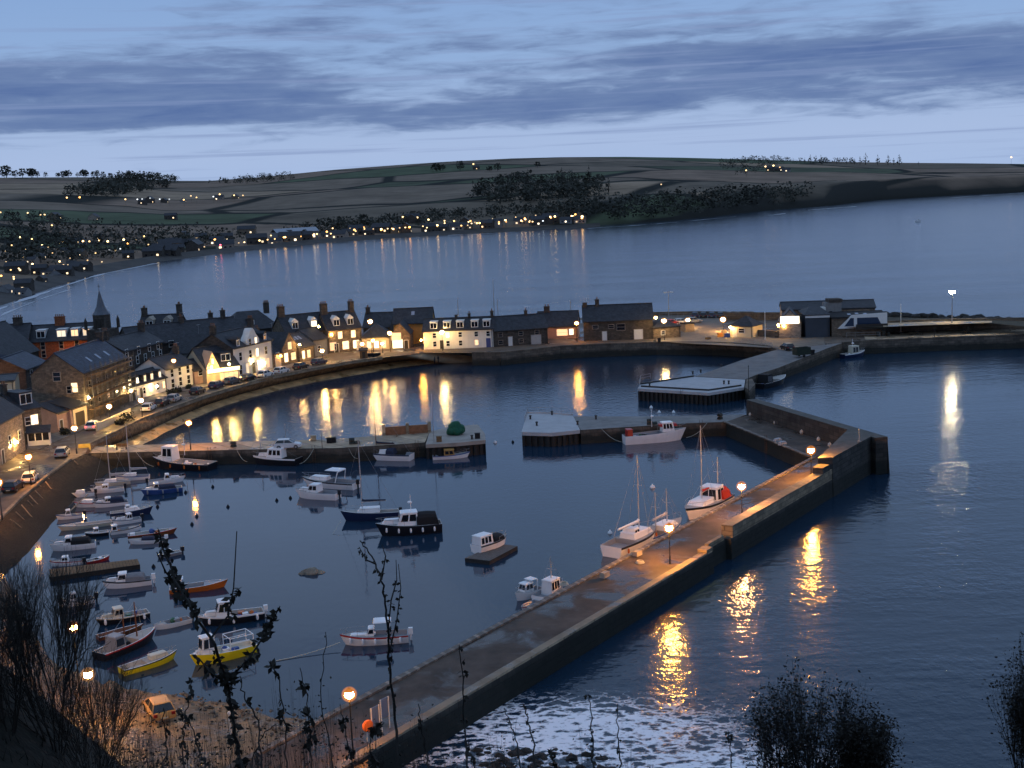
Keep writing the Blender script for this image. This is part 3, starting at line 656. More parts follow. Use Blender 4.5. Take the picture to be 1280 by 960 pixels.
# ------------------------------------------------------------------ cross quay with piled head
cq=thing('cross_quay','grey cross quay ending in a pale piled head with railings','quay',W(780,530,0))
o0=Vector(W(780,530,0)); lcq=lambda p: Vector(p)-o0
mb=MB(); mb.slab([lcq(W(x,y,ZD)) for x,y in ((726,537.5),(780,534),(860,529),(908,527.3),(934,518),(905,518.5),(870,519.5),(790,520.5),(715,520.5))],-3,0,1,.15); mb.build('deck',[M('worn grey deck',(.2,.19,.18),.8,.3,.4),QUAY],cq)
hd=[(652,540),(690,541),(725,537.4),(716,519),(690,516.5),(659,516.5)]
mb=MB(); mb.slab([lcq(W(x,y,ZD+.02)) for x,y in hd],ZD-.55,0,0); mb.build('head_slab',CONC_L,cq)
def piles(parent,pts,lc_,z0,z1,mat=PILE,close=True):
    mb=MB(); pp=[Vector(p) for p in pts]
    cen=sum(pp,Vector())/len(pp)
    for a,c in zip(pp,pp[1:]+pp[:1]):
        L=(c-a).length; n=max(1,int(L/.9)); d=(c-a).normalized(); nn=Vector((d.y,-d.x,0)); 
        if (a-cen).dot(nn)<0: nn=-nn
        for i in range(n):
            p=a.lerp(c,i/n);q=a.lerp(c,(i+.5)/n);r=a.lerp(c,(i+1)/n); s_=-nn*.12; t_=-nn*.42
            for u,v in ((p+s_,q+s_),(q+s_,q+t_),(q+t_,r+t_),(r+t_,r+s_)): mb.quad(lc_((u.x,u.y,z0)),lc_((v.x,v.y,z0)),lc_((v.x,v.y,z1)),lc_((u.x,u.y,z1)))
    mb.build('sheet_piling',mat,parent)
piles(cq,[W(x,y,ZD) for x,y in hd],lcq,-3,ZD-.5)
def railing(parent,pts,lc_,z,h=1.05,mat=STEEL,sp=1.5):
    mb=MB(); pp=[Vector(W(x,y,z)) for x,y in pts]
    for a,c in zip(pp,pp[1:]):
        n=max(1,int((c-a).length/sp))
        for i in range(n+1):
            p=lc_(a.lerp(c,i/n)); mb.tube(p,p+Vector((0,0,h)),.035,n=4)
        for k in (.5,1.):
            u=Vector((0,0,h*k)); mb.tube(lc_(a)+u,lc_(c)+u,.03,n=4)
    mb.build('railing',mat,parent)
railing(cq,[(656,528),(660,517),(690,516.8),(714,519.3)],lcq,ZD+.02)
mb=MB(); d=None
for (x,y),(x2,y2) in zip(hd[3:],hd[4:]):
    a=lcq(W(x,y,ZD+.02));c=lcq(W(x2,y2,ZD+.02)); k=(c-a).normalized(); nn=Vector((-k.y,k.x,0))*.35; u=Vector((0,0,.25)); mb.quad(a+u,c+u,c+nn+u,a+nn+u); mb.quad(a,c,c+u,a+u); mb.quad(a+nn,a+nn+u,c+nn+u,c+nn)
mb.build('kerb',CONC_L,cq)
def bollard(label,x,y,z,group):
    o=MB().lathe([(.2,0),(.16,.1),(.14,.45),(.24,.52),(.24,.62),(.1,.7)],n=8).build('bollard',IRON); o.location=W(x,y,z); return tag(o,label,'bollard',group)
for x,y in ((671,532),(663,524)): bollard('black mooring bollard on the pale head of the cross quay',x,y,ZD+.02,'bollards on the cross quay head')
for x,y in ((722,531),(745,524),(690,518.5)): bollard('dark mooring bollard on the cross quay deck',x,y,ZD+.02,'bollards on the cross quay deck')
# ------------------------------------------------------------------ upper jetty: piled platform and ramp
uj=thing('jetty','broad jetty ramp running down to a pale sheet-piled platform','jetty',W(900,470,0)); o1=Vector(W(900,470,0)); lu=lambda p: Vector(p)-o1
pf=[(797,485.5),(886,491),(930,484),(932,471.5),(869,470.5),(800,481)]
mb=MB(); mb.slab([lu(W(x,y,ZD+.02)) for x,y in pf],ZD-.5); mb.build('platform_slab',CONC_L,uj)
piles(uj,[W(x,y,ZD) for x,y in pf],lu,-3,ZD-.45)
mb=MB()
rampt=[W(869,470.4,ZD+.1),W(899,460,ZD+.3),W(927,450,ZD+.55),W(971,437,ZS+.03),W(1053,428.6,ZS+.03),W(1035,435,ZD+.6),W(1000,449,ZD+.45),W(972,460,ZD+.3),W(945,468.5,ZD+.15),W(932,474,ZD+.1)]
mb.slab([lu(p) for p in rampt],-3,0,1,.2); mb.build('ramp',[M('worn jetty deck',(.17,.16,.155),.8,.25,.4),QUAY],uj)
mb=MB(); mb.slab([lu(W(x,y,ZD+.03)) for x,y in ((931,484),(937,488),(944,480),(940,473.5),(933,474))],-3); mb.build('knuckle',QUAY,uj)
railing(uj,[(799,484),(801,476),(813,473.5)],lu,ZD+.02)
mb=MB()
for (x,y),(x2,y2) in (((801,483.6),(886,488.6)),((886,488.6),(927,482.6)),((802,480.6),(868,470.8))):
    a=lu(W(x,y,ZD+.022));c=lu(W(x2,y2,ZD+.022)); k=(c-a).normalized(); nn=Vector((-k.y,k.x,0))*.25; u=Vector((0,0,.28)); mb.quad(a+u,c+u,c+nn+u,a+nn+u); mb.quad(a,c,c+u,a+u); mb.quad(a+nn,a+nn+u,c+nn+u,c+nn)
mb.build('kerb',IRON,uj)
for x,y in ((812,483),(905,480),(911,480),(866,468),(876,466),(902,459)): bollard('dark bollard on the piled platform jetty' if y>475 else 'dark bollard on the edge of the jetty ramp',x,y,ZD+.05,'bollards on the platform' if y>475 else 'bollards on the ramp')
# ------------------------------------------------------------------ middle quay
mq=thing('middle_quay','narrow middle quay with warm-tinted concrete deck and stone sides','quay',W(360,555,0)); o2=Vector(W(360,555,0)); lm=lambda p: Vector(p)-o2
nearE=[(103,566.5),(240,563.5),(330,561.5),(420,560),(480,556.5),(531,553)]; farE=[(105,557.5),(200,555.5),(300,552),(420,549),(478,544),(537,540)]
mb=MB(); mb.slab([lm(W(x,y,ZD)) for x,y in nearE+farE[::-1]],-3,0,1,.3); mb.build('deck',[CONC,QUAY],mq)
mh_=[(532,555.5),(570,553.5),(607,550),(606,542),(597,530.5),(560,534),(537,539.8)]
mb=MB(); mb.slab([lm(W(x,y,ZD+.02)) for x,y in mh_],ZD-.55); mb.build('head_slab',M('quay head concrete',(.33,.29,.25),.8,.2,.5),mq)
piles(mq,[W(x,y,ZD) for x,y in mh_],lm,-3,ZD-.5)
mb=MB()
a=lm(W(480,544.4,ZD));c=lm(W(537,540.6,ZD)); k=(c-a).normalized(); nn=Vector((-k.y,k.x,0))*.5; u=Vector((0,0,1.3))
mb.quad(a,c,c+u,a+u); mb.quad(a+nn,a+nn+u,c+nn+u,c+nn); mb.quad(a+u,c+u,c+nn+u,a+nn+u); mb.quad(a,a+u,a+nn+u,a+nn); mb.quad(c,c+nn,c+nn+u,c+u)
for q in (a,a.lerp(c,.52),c): mb.box(q.x-.25,q.x+.25,q.y-.2,q.y+.7,q.z,q.z+1.75,1)
mb.build('storm_wall',[M('rust brown wall',(.26,.12,.06),.85,.25,2),CONC],mq)
for x,y in ((549,551),(590,549),(572,536)): bollard('dark mooring bollard on the head of the middle quay',x,y,ZD+.02,'bollards on the middle quay head')
# ------------------------------------------------------------------ north pier wall, rocks
wall_along('pier_wall','thick dark wall behind the warm-tinted north pier roadway',[(1060,418.2),(1120,414.2),(1180,412.5),(1290,411),(1400,409)],ZS,2.6,1.2,QUAY)
sheet('upper_path',[(1104,404),(1180,401.5),(1240,401),(1240,403.5),(1180,405.5),(1104,408.5)],ZS+2.4,CONC)
sheet('pier_bank',[(1040,409),(1104,409),(1240,404),(1300,410),(1300,402),(1230,400),(1100,396),(1040,396)],ZS+2.2,M('pier bank turf',(.05,.045,.03),.95,.4,.5,.1))
def rock(mb,c,r):
    n=7;k=5; vs=[];fs=[]
    base=len(mb.v); s=random.random()*50
    t=MB().ball((0,0,0),r,r*random.uniform(.7,1.2),r*random.uniform(.45,.8),n,k)
    mb.add([Vector(c)+Vector(v)*(1+.45*mnoise.noise(Vector(v)/r*1.3+Vector((s,s,0)))) for v in t.v],t.f)
mb=MB()
for i in range(240):
    x=random.uniform(1095,1300); y=interp([(1095,396),(1230,402),(1300,409)],x)+random.uniform(-1.4,1.6); p=W(x,y,2.6); rock(mb,(p.x,p.y,random.uniform(1.2,3.4)),random.uniform(.7,1.7))
tag(mb.build('boulders',ROCK),'dark boulder bank on the sea side of the north pier',None,None,'stuff')
# ------------------------------------------------------------------ near beach, hillside
Lb=[(-80,800),(60,812),(130,842),(190,858),(240,866),(300,876),(360,888),(405,896),(420,900)]
strip('near_beach',Lb,-.25,[(-80,1010),(40,1000),(120,990),(190,985),(250,985),(310,985),(370,990),(430,985),(470,960)],2.6,SANDL,8,.35)
sheet('shore_road',[(-160,1000),(-160,760),(-60,724),(4,716),(30,770),(70,838),(100,880),(60,1000)],2.2,ASPH)
_r=ray(0,846); _q=CAM+_r*(25/_r.y); HB=(_q.z-(40.35-.535*25))/math.exp(-((_q.x+13.)/4.6)**2)
MOUND=[]
for px_ in (1018,1296):
    r_=ray(px_,1062); q_=CAM+r_*(11/r_.dot(cF)); MOUND.append((q_,q_.z-(40.35-.535*q_.y)))
def hill_z(x,y):
    z=40.35-.535*y if y>0 else 40.35-.1*y
    z+=.3*mnoise.noise((x*.12,y*.12,0))+.15*mnoise.noise((x*.4,y*.4,4))
    # the dark shoulder in the lower corner of the view
    z+=HB*math.exp(-(((x+13.)/4.6)**2+((y-25)/7.)**2))
    for q_,a_ in MOUND: z+=a_*math.exp(-(((x-q_.x)/1.3)**2+((y-q_.y)/1.6)**2))
    return max(z,-1.5)
mb=MB(); gx=lev(-70,-24,30)+lev(-23.5,-2,54)+lev(-1.6,9,40)+lev(10,60,40); gy=lev(-12,6,18)+lev(6.5,16,30)+lev(17,84,80)
for y in gy:
    for x in gx: mb.v.append((x,y,hill_z(x,y)))
k=len(gx)
for j in range(len(gy)-1):
    for i in range(k-1): mb.f.append([j*k+i,j*k+i+1,(j+1)*k+i+1,(j+1)*k+i]); mb.m.append(0)
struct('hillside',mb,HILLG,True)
mb=MB()
for i in range(380):
    x=random.uniform(590,790); y=random.uniform(925,1000)
    if y<interp([(590,930),(620,932),(700,937),(750,944),(780,962),(800,990)],x): continue
    p=W(x,y,.0); rock(mb,(p.x,p.y,random.uniform(-.4,-.1)),random.uniform(.3,.6))
tag(mb.build('shore_rocks',ROCK),'dark rock shelf below the foaming sea at the breakwater root',None,None,'stuff')
# rocks showing on the water
o=MB(); rock(o,(0,0,0),1.); rock(o,(.9,.2,-.1),.7); rock(o,(-.8,0,-.1),.6); o=o.build('rock',M('weathered rock',(.2,.17,.13),.9,.4,1.2,.1)); o.location=W(388,717,.0); tag(o,'small pale rock breaking the still harbour water','rock')

# pebbles and weed on the near beach
mb=MB()
for i in range(900):
    x=random.uniform(120,440); y=random.uniform(862,975)
    if y<interp([(120,850),(240,869),(300,879),(360,891),(440,905)],x): continue
    p=W(x,y,.25+2.*max(0,(y-880))/105); r_=random.uniform(.05,.2); rock(mb,(p.x,p.y,p.z),r_)
tag(mb.build('pebbles',M('beach pebbles',(.12,.1,.08),.8,.5,2,.05)),'stones and wrack scattered on the near beach',None,None,'stuff')
def ladder(label,x,y,z,parent_n):
    p=W(x,y,z); d=parent_n.normalized(); t_=Vector((-d.y,d.x,0)); mb=MB()
    for s_ in (-.22,.22): mb.tube(t_*s_+d*.12+Vector((0,0,-2.6)),t_*s_+d*.12+Vector((0,0,.55)),.035,n=4)
    for k in range(9): mb.tube(t_*-.22+d*.12+Vector((0,0,-2.4+.3*k)),t_*.22+d*.12+Vector((0,0,-2.4+.3*k)),.025,n=4)
    o=mb.build('ladder',M('rusty ladder steel',(.1,.06,.04),.8,.3,3)); o.location=p; tag(o,label,'ladder')
ladder('rusty ladder on the middle quay wall right of the lamp',262,563,ZD,Vector((0,-1,0))); ladder('rusty ladder on the middle quay wall beside the motor cruiser',392,560.6,ZD,Vector((0,-1,0))); ladder('rusty ladder on the middle quay near the sailing yacht stern',521,554,ZD,Vector((0,-1,0)))
ladder('rusty ladder on the cross quay wall next to the fishing boat',876,528.5,ZD,Vector((0,-1,0))); ladder('rusty ladder on the inner wall of the breakwater bend',958,548,ZD,Vector((-.9,-.4,0)))
ladder('rusty ladder at the piled edge of the jetty platform',852,489,ZD,Vector((0,-1,0)))
# ------------------------------------------------------------------ houses
def window(par,x,z,w,h,lit,frame=TRIM,side=None,D=0,L=0,bars=True,nm='window'):
    """a framed window on the front wall (side None) or on the gable walls ('r','l') ; origin of the house at the front corner"""
    def T(u,o,v):   # u along wall, o outwards, v up
        if side is None: return (u,-o,v)
        if side=='r': return (L+o,u,v)
        return (-o,D-u,v)
    mb=MB(); f=.11
    def bx(u0,u1,v0,v1,o0,o1):
        vs=[T(u,o,v) for v in (v0,v1) for (u,o) in ((u0,o1),(u1,o1),(u1,o0),(u0,o0))]
        mb.add(vs,[(0,3,2,1),(4,5,6,7),(0,1,5,4),(1,2,6,5),(2,3,7,6),(3,0,4,7)])
    x0,x1=x-w/2,x+w/2
    bx(x0-f,x0,z-f,z+h+f,-.02,.06); bx(x1,x1+f,z-f,z+h+f,-.02,.06); bx(x0,x1,z+h,z+h+f,-.02,.06); bx(x0-.05,x1+.05,z-f-.02,z,-.02,.1)
    if bars: bx(x0,x1,z+h/2-.04,z+h/2+.04,.012,.05)
    o=mb.build(nm,frame,par)
    mb=MB(); mb.add([T(x0,.01,z),T(x1,.01,z),T(x1,.01,z+h),T(x0,.01,z+h)],[(0,1,2,3)])
    mb.build('pane',LIT[lit-1] if lit else GLASS,o); return o
def door(par,x,w,h,mat,frame=TRIM,z=0.02):
    mb=MB(); mb.box(x-w/2-.12,x-w/2,-.08,.02,z,z+h+.12).box(x+w/2,x+w/2+.12,-.08,.02,z,z+h+.12).box(x-w/2,x+w/2,-.08,.02,z+h,z+h+.12)
    o=mb.build('door',frame,par); mb=MB(); mb.box(x-w/2,x+w/2,-.03,.02,z,z+h); mb.build('door_leaf',mat,o); return o
def house(label,A,B,z0=ZS,eaves=None,ridge=None,e_py=None,r_py=None,depth=8.,wall=STONE,roof=SLATE,wins=(),swins=(),doors=(),chims=(),dorms=(),kind='gable',name='house',cat='house',frame=TRIM,skew=0.,skylights=(),over=.25,zb=-2.):
    a=W(A[0],A[1],z0); b=W(B[0],B[1],z0); d=b-a; L=d.length; rz=math.atan2(d.y,d.x); D=depth
    if eaves is None: eaves=HZ((a+b)/2,e_py)
    mid=(a+b)/2+Vector((-d.y,d.x,0)).normalized()*D/2
    if ridge is None: ridge=HZ(mid,r_py)
    ridge=max(ridge,eaves+.4)
    t=thing(name,label,cat,a,rz)
    mb=MB(); mb.add([(0,0,zb),(L,0,zb),(L,D,zb),(0,D,zb),(0,0,eaves),(L,0,eaves),(L,D,eaves),(0,D,eaves)],[(0,1,5,4),(1,2,6,5),(2,3,7,6),(3,0,4,7)])
    ov=over; th=.16; s=(ridge-eaves)
    if kind=='gable':
        mb.add([(0,0,eaves),(0,D,eaves),(0,D/2,ridge),(L,0,eaves),(L,D,eaves),(L,D/2,ridge)],[(0,2,1),(3,4,5)])
        mb.build('wall',wall,t); k=s/(D/2); mb=MB()
        for sg in (0,1):
            f=lambda y: y if sg==0 else D-y
            vs=[(-ov,f(-ov),eaves-ov*k),(L+ov,f(-ov),eaves-ov*k),(L+ov,f(D/2),ridge),(-ov,f(D/2),ridge)]
            mb.add([(p[0],p[1],p[2]+.004) for p in vs]+[(p[0],p[1],p[2]+th) for p in vs],[(0,3,2,1),(4,5,6,7),(0,1,5,4),(1,2,6,5),(2,3,7,6),(3,0,4,7)])
        mb.box(-ov,L+ov,D/2-.15,D/2+.15,ridge+th-.04,ridge+th+.08); mb.build('roof',roof,t)
        rz_=lambda y: eaves+k*min(y,D-y)+th
    elif kind=='front':      # gable faces the front
        mb.add([(0,0,eaves),(L,0,eaves),(L/2,0,ridge),(0,D,eaves),(L,D,eaves),(L/2,D,ridge)],[(0,1,2),(3,5,4)])
        mb.build('wall',wall,t); k=s/(L/2); mb=MB()
        for sg in (0,1):
            f=lambda x: x if sg==0 else L-x
            vs=[(f(-ov),-ov*.5,eaves-ov*k),(f(L/2),-ov*.5,ridge),(f(L/2),D+ov,ridge),(f(-ov),D+ov,eaves-ov*k)]
            mb.add([(p[0],p[1],p[2]+.004) for p in vs]+[(p[0],p[1],p[2]+th) for p in vs],[(0,3,2,1),(4,5,6,7),(0,1,5,4),(1,2,6,5),(2,3,7,6),(3,0,4,7)])
        mb.build('roof',roof,t); rz_=lambda y: ridge+th
    elif kind=='flat':
        mb.add([(0,0,eaves),(L,0,eaves),(L,D,eaves),(0,D,eaves)],[(0,1,2,3)]); mb.build('wall',wall,t)
        mb=MB(); mb.box(-.1,L+.1,-.1,D+.1,eaves+.01,eaves+.3); mb.build('roof',roof,t); rz_=lambda y: eaves+.3
    else:                     # hip
        mb.build('wall',wall,t); hp=min(D/2,L/2)*(1. if kind=='hip' else .55); mb=MB(); o_=.35
        vs=[(-o_,-o_,eaves-.05),(L+o_,-o_,eaves-.05),(L+o_,D+o_,eaves-.05),(-o_,D+o_,eaves-.05),(hp,D/2,ridge),(max(hp+.02,L-hp),D/2,ridge)]
        mb.add(vs,[(0,1,5,4),(1,2,5),(2,3,4,5),(3,0,4),(0,3,2,1)]); mb.build('roof',roof,t); rz_=lambda y: eaves+(ridge-eaves)*min(y,D-y)/(D/2)
    for (u,z,w,h,lit) in wins: window(t,u*L,z*eaves,w,h,lit,frame)
    for (sd,u,z,w,h,lit) in swins: window(t,u*D,z*eaves,w,h,lit,frame,sd,D,L)
    for dd in doors: door(t,dd[0]*L,dd[1],dd[2],dd[3],frame)
    for c in chims:
        u,v,w,dp,h,npots=c; zb_=rz_(v*D) if kind!='front' else eaves+(ridge-eaves)*(1-abs(u-.5)*2)
        zt=max(ridge+h,zb_+h); cx=min(max(u*L,w/2),L-w/2); cyv=v*D
        mb=MB(); mb.box(cx-w/2,cx+w/2,cyv-dp/2,cyv+dp/2,zb_-1.,zt).box(cx-w/2-.1,cx+w/2+.1,cyv-dp/2-.1,cyv+dp/2+.1,zt+.002,zt+.18); co=mb.build('chimney',STONE_D if wall is not BRICK else BRICK,t)
        for i in range(npots):
            pm=MB().lathe([(.14,0),(.11,.35),(.15,.55),(.12,.56)],n=7).build('chimney_pot',POT,co); dx=(i+.5)/npots-.5
            pm.location=(cx+dx*w if w>=dp else cx, cyv+(dx*dp if dp>w else 0),zt+.18)
    for dm in dorms:
        u,w,h,lit=dm[:4]; st=dm[4] if len(dm)>4 else 'flat'; y0=dm[5] if len(dm)>5 else D*.12; m_=dm[6] if len(dm)>6 else SLATE
        zb_=rz_(y0)-.35; x0,x1=u*L-w/2,u*L+w/2; yb=y0+(h+1.)/max(.3,(s/(D/2)))
        yb=min(yb,D/2)
        mb=MB(); mb.box(x0,x1,y0,yb,zb_,zb_+h)
        if st=='gable': mb.add([(x0-.12,y0-.12,zb_+h+.003),(x1+.12,y0-.12,zb_+h+.003),(u*L,y0-.12,zb_+h+w*.5),(x0-.12,yb+.6,zb_+h+.003),(x1+.12,yb+.6,zb_+h+.003),(u*L,yb+.6,zb_+h+w*.5)],[(0,1,2),(0,2,5,3),(1,4,5,2),(0,3,4,1)])
        else: mb.box(x0-.12,x1+.12,y0-.15,yb+.3,zb_+h+.003,zb_+h+.15)
        o=mb.build('dormer',m_,t)
        mb=MB(); f=.14; yy=y0-.012; zl,zh=zb_+.45,zb_+h-.12
        mb.box(x0,x0+f,yy-.06,yy,zl,zh,0).box(x1-f,x1,yy-.06,yy,zl,zh,0).box(x0+f,x1-f,yy-.06,yy,zh-f,zh,0).box(x0,x1,yy-.1,yy,zl-.12,zl,0).box((x0+x1)/2-.05,(x0+x1)/2+.05,yy-.05,yy,zl,zh-f,0)
        mb.quad((x0+f,yy-.02,zl),(x1-f,yy-.02,zl),(x1-f,yy-.02,zh-f),(x0+f,yy-.02,zh-f),1)
        mb.build('window',[TRIM,LIT[lit-1] if lit else GLASS],o)
    for (u,v) in skylights:
        y0=v*D*.5;y1=y0+1.1; k=s/(D/2); x0=u*L
        mb=MB(); mb.quad((x0-.4,y0,eaves+k*y0+th+.06),(x0+.4,y0,eaves+k*y0+th+.06),(x0+.4,y1,eaves+k*y1+th+.06),(x0-.4,y1,eaves+k*y1+th+.06)); mb.build('skylight',M('skylight glass',(.3,.33,.4),.15,0),t)
    if kind!='flat' and L>4:
        if kind!='front': MB().box(-.1,L+.1,-.42,-.28,eaves-.2,eaves-.08).box(L-.35,L-.25,-.13,-.03,0,eaves-.2).build('gutter',IRON,t)
        if chims and random.random()<.75:
            ax=chims[0][0]*L+.5; az=ridge-.2; ay=D/2 if kind!='front' else D*.5
            mb=MB().tube((ax,ay,az),(ax,ay,az+2.4),.03,n=4).tube((ax-.7,ay,az+2.3),(ax+.7,ay,az+2.3),.02,n=4)
            for q_ in (-.6,-.3,0,.3,.6): mb.tube((ax+q_,ay-.25,az+2.3),(ax+q_,ay+.25,az+2.3),.015,n=3)
            mb.build('aerial',STEEL,t)
    t['_L']=L; t['_E']=eaves; t['_R']=ridge
    return t
def row(z,us,w,h,lits,): return [(u,z,w,h,int(c)) for u,c in zip(us,lits)]
# --- street row along the harbour beach, from the near corner
h1=house('long low slate-roofed terrace with two bright wall lamps, nearest on the harbour street',(-40,607),(33,562),e_py=532,r_py=507,depth=9,wall=STONE_P,skylights=((.62,.5),),wins=row(.35,(.2,.45,.72,.9),.9,1.4,'0300'),doors=((.58,1,2.1,DOOR_D),))
house('slate-roofed corner house with white porch and one bright upstairs window',(31,557),(55,552),e_py=511,r_py=491,depth=10,wall=STONE,wins=((.28,.56,.9,1.2,0),(.62,.55,1.2,1.5,2)),swins=(('r',.3,.55,2.6,1.5,2),('r',.62,.2,1.2,1.5,2)),dorms=((.5,2.2,2.2,0),),chims=((.02,.5,.7,1.1,1.3,2),),doors=((.15,1,2.1,DOOR_D),))
pp=W(36,556,ZS); t=thing('porch','small white glazed porch with dark lean-to roof on the corner house','porch',W(37,556.5,ZS),.22)
MB().box(0,3.4,-1.5,-.02,0,.9).box(0,.15,-1.5,-.02,.9,2.1).box(3.25,3.4,-1.5,-.02,.9,2.1).box(1.1,1.25,-1.5,-1.35,.9,2.1).box(2.2,2.35,-1.5,-1.35,.9,2.1).build('frame',TRIM,t); MB().add([(-.2,-1.7,2.1),(3.6,-1.7,2.1),(3.6,0,3.),(-.2,0,3.),(-.2,-1.7,2.25),(3.6,-1.7,2.25),(3.6,0,3.15),(-.2,0,3.15)],[(0,3,2,1),(4,5,6,7),(0,1,5,4),(1,2,6,5),(2,3,7,6),(3,0,4,7)]).build('roof',SLATE,t); MB().quad((.15,-1.44,.9),(3.25,-1.44,.9),(3.25,-1.44,2.1),(.15,-1.44,2.1)).build('pane',GLASS,t)
house('pink harled store with a dark slate roof between corner house and open garage',(73,541),(91,535),e_py=514,r_py=503,depth=8,wall=PINK,wins=(),doors=((.25,.9,2,DOOR_D),))
g=house('garage with a wide pale stone door surround beside the scaffolded hall',(90,536.5),(110,529),e_py=508,r_py=499,depth=9,wall=PINK,name='garage',cat='garage',roof=DARK)
L=g['_L']; E=g['_E']; MB().box(L*.1,L*.24,-.14,.02,0,E*.95).box(L*.8,L*.95,-.14,.02,0,E*.95).box(L*.24,L*.8,-.14,.02,E*.74,E*.95).build('door_surround',CREAM,g); MB().box(L*.24,L*.8,-.06,.02,0,E*.74).build('door',DOOR_D,g)
# scaffolded stone hall: gable to the near side, long side to the harbour
sh=house('big rubble stone hall with blue slate roof, long side behind scaffolding',(109,527),(163,502),e_py=456,r_py=433,depth=9.5,wall=STONE,roof=SLATE2,swins=(('l',.5,.86,1.3,1.5,0),('l',.72,.6,.9,1.2,0),('l',.82,.62,1.1,1.6,1),('l',.84,.28,1.2,1.5,0)),wins=row(.3,(.12,.3,.5,.7,.88),1,1.5,'00100')+row(.65,(.12,.3,.5,.7,.88),1,1.3,'00000'),frame=TRIM_S,name='stone_hall',cat='hall',chims=((.98,.5,.8,1.4,1.2,0),),skylights=((.35,.25),(.55,.25),(.75,.25)))
L=sh['_L']; E=sh['_E']
t=thing('scaffolding','tube scaffolding with plank lifts along the stone hall front','scaffolding',sh.location.copy(),sh.rotation_euler.z)
st=MB(); pk=MB()
nb=int(L/2.2)
for i in range(nb+1):
    x=.2+i*(L-.4)/nb
    for y in (-.35,-1.5): st.tube((x,y,0),(x,y,E+1.2),.05,n=4)
    for k in range(1,5): st.tube((x,-.35,k*2),(x,-1.5,k*2),.04,n=4)
for k in range(1,5):
    z=k*2.
    if z>E+1: break
    for y in (-.35,-1.5): st.tube((.2,y,z),(L-.2,y,z),.045,n=4); st.tube((.2,y,z+1),(L-.2,y,z+1),.04,n=4)
    pk.box(.2,L-.2,-1.45,-.4,z+.06,z+.12); pk.box(.2,L-.2,-1.56,-1.53,z+.1,z+.32)
for i in range(0,nb,2): st.tube((.2+i*(L-.4)/nb,-1.52,0),(.2+(i+1)*(L-.4)/nb,-1.52,4),.04,n=4)
st.build('frame',M('dull scaffold tube',(.1,.1,.1),.5,.2),t); pk.build('planks',WOOD,t)
# white inn with lit dormers, dark tenement above
pub=house('low white inn with five lit roof dormers and floodlit near end',(163,502.5),(209,489),e_py=477.5,r_py=466,depth=6,wall=WHITE,wins=row(.3,(.2,.38,.55,.75,.92),.8,1.3,'30201'),dorms=[(u,.85,1.7,l,'gable',.15) for u,l in ((.04,2),(.24,2),(.44,2),(.63,2),(.85,2))],doors=((.1,1.1,2.1,DOOR_D),(.3,1,2.1,DOOR_D)),name='inn',cat='inn')
house('tall dark tenement with rows of small white windows above the white inn',(160,489),(208,474),z0=ZS,e_py=433,r_py=419,depth=9,wall=STONE_D,wins=row(.62,(.12,.3,.5,.7,.9),.9,1.5,'00000')+row(.85,(.05,.35,.62,.85),.9,1.5,'0000'),chims=((.05,.5,1,1.2,1.5,3),(.95,.5,1,1.2,1.5,3)),name='tenement',cat='tenement')
house('white two storey house with three upper windows beside the white inn',(209,489),(243,480),e_py=458,r_py=445,depth=7.5,wall=WHITE,wins=row(.6,(.22,.5,.8),.95,1.5,'000')+row(.1,(.22,.5,.8),.95,1.7,'000'),chims=((.97,.5,.8,1.1,1.2,3),))
house('narrow dark-roofed house with pale ground floor between white house and floodlit pub',(244,480.5),(259,478),e_py=463,r_py=450,depth=8,wall=PINK,wins=((.5,.62,.9,1,0),))
ps=house('floodlit yellow-fronted pub with steep peach gable',(259,480),(300,474.5),e_py=459,r_py=434,depth=12,wall=CREAM,wins=row(.2,(.3,.45,.6,.75,.9),1.1,1.2,'33333'),dorms=((.7,2.2,2,0),),doors=((.15,1,2.1,DOOR_D),),name='pub',cat='pub')
L=ps['_L'];E=ps['_E']; MB().add([(0,-.25,E),(L*.4,-.25,E),(L*.2,-.25,E+3.6),(0,4,E),(L*.4,4,E),(L*.2,4,E+3.6),(0,-.25,0),(L*.4,-.25,0)],[(6,7,1,0),(0,1,2),(0,2,5,3),(1,4,5,2)]).build('front_gable',M('peach harling',(.55,.38,.26),.85,.1,1),ps)
MB().box(L*.17,L*.23,-.3,-.252,E+1.,E+2.1).build('gable_window',LIT[0],ps)
MB().box(L*.02,L*.99,-.55,-.3,E*.72,E*.97).build('fascia',glow('lit pub fascia',(1,.8,.35),2.),ps)
ht=house('white hotel with a curved central gable above the lit entrance',(294,473),(342,460),e_py=430,r_py=413,depth=10,wall=WHITE,roof=SLATE,wins=row(.55,(.17,.42,.6,.83),1.0,1.7,'0020')+row(.08,(.15,.32,.62,.86),1.1,2.,'0223'),doors=((.48,1.3,2.3,DOOR_D),),dorms=((.15,1.1,1.8,0,'gable',.2),(.85,1.1,1.8,0,'gable',.2)),chims=((.02,.5,.8,1.2,1.5,3),(.98,.5,.8,1.2,1.6,4)),name='hotel',cat='hotel')
L=ht['_L'];E=ht['_E']; mb=MB(); gp=[(.34,-.9),(.34,.9),(.38,1.6),(.42,2.2),(.45,3.0),(.485,3.5),(.515,3.5),(.55,3.0),(.58,2.2),(.62,1.6),(.66,.9),(.66,-.9)]
fr=[(u*L,-.12,E+z) for u,z in gp]; bk=[(u*L,1.6,E+z) for u,z in gp]; n=len(gp)
R_=ht['_R']; MB().add([(-.03,0,0),(-.03,6,0),(-.03,10,0),(-.03,10,E),(-.03,5,R_),(-.03,0,E)],[(0,5,4,3,2,1)]).build('side_wall',STONE_D,ht)
mb.add(fr+bk,[tuple(range(n))]+[(i,(i+1)%n,n+(i+1)%n,n+i) for i in range(n)]); mb.build('shaped_gable',WHITE,ht)
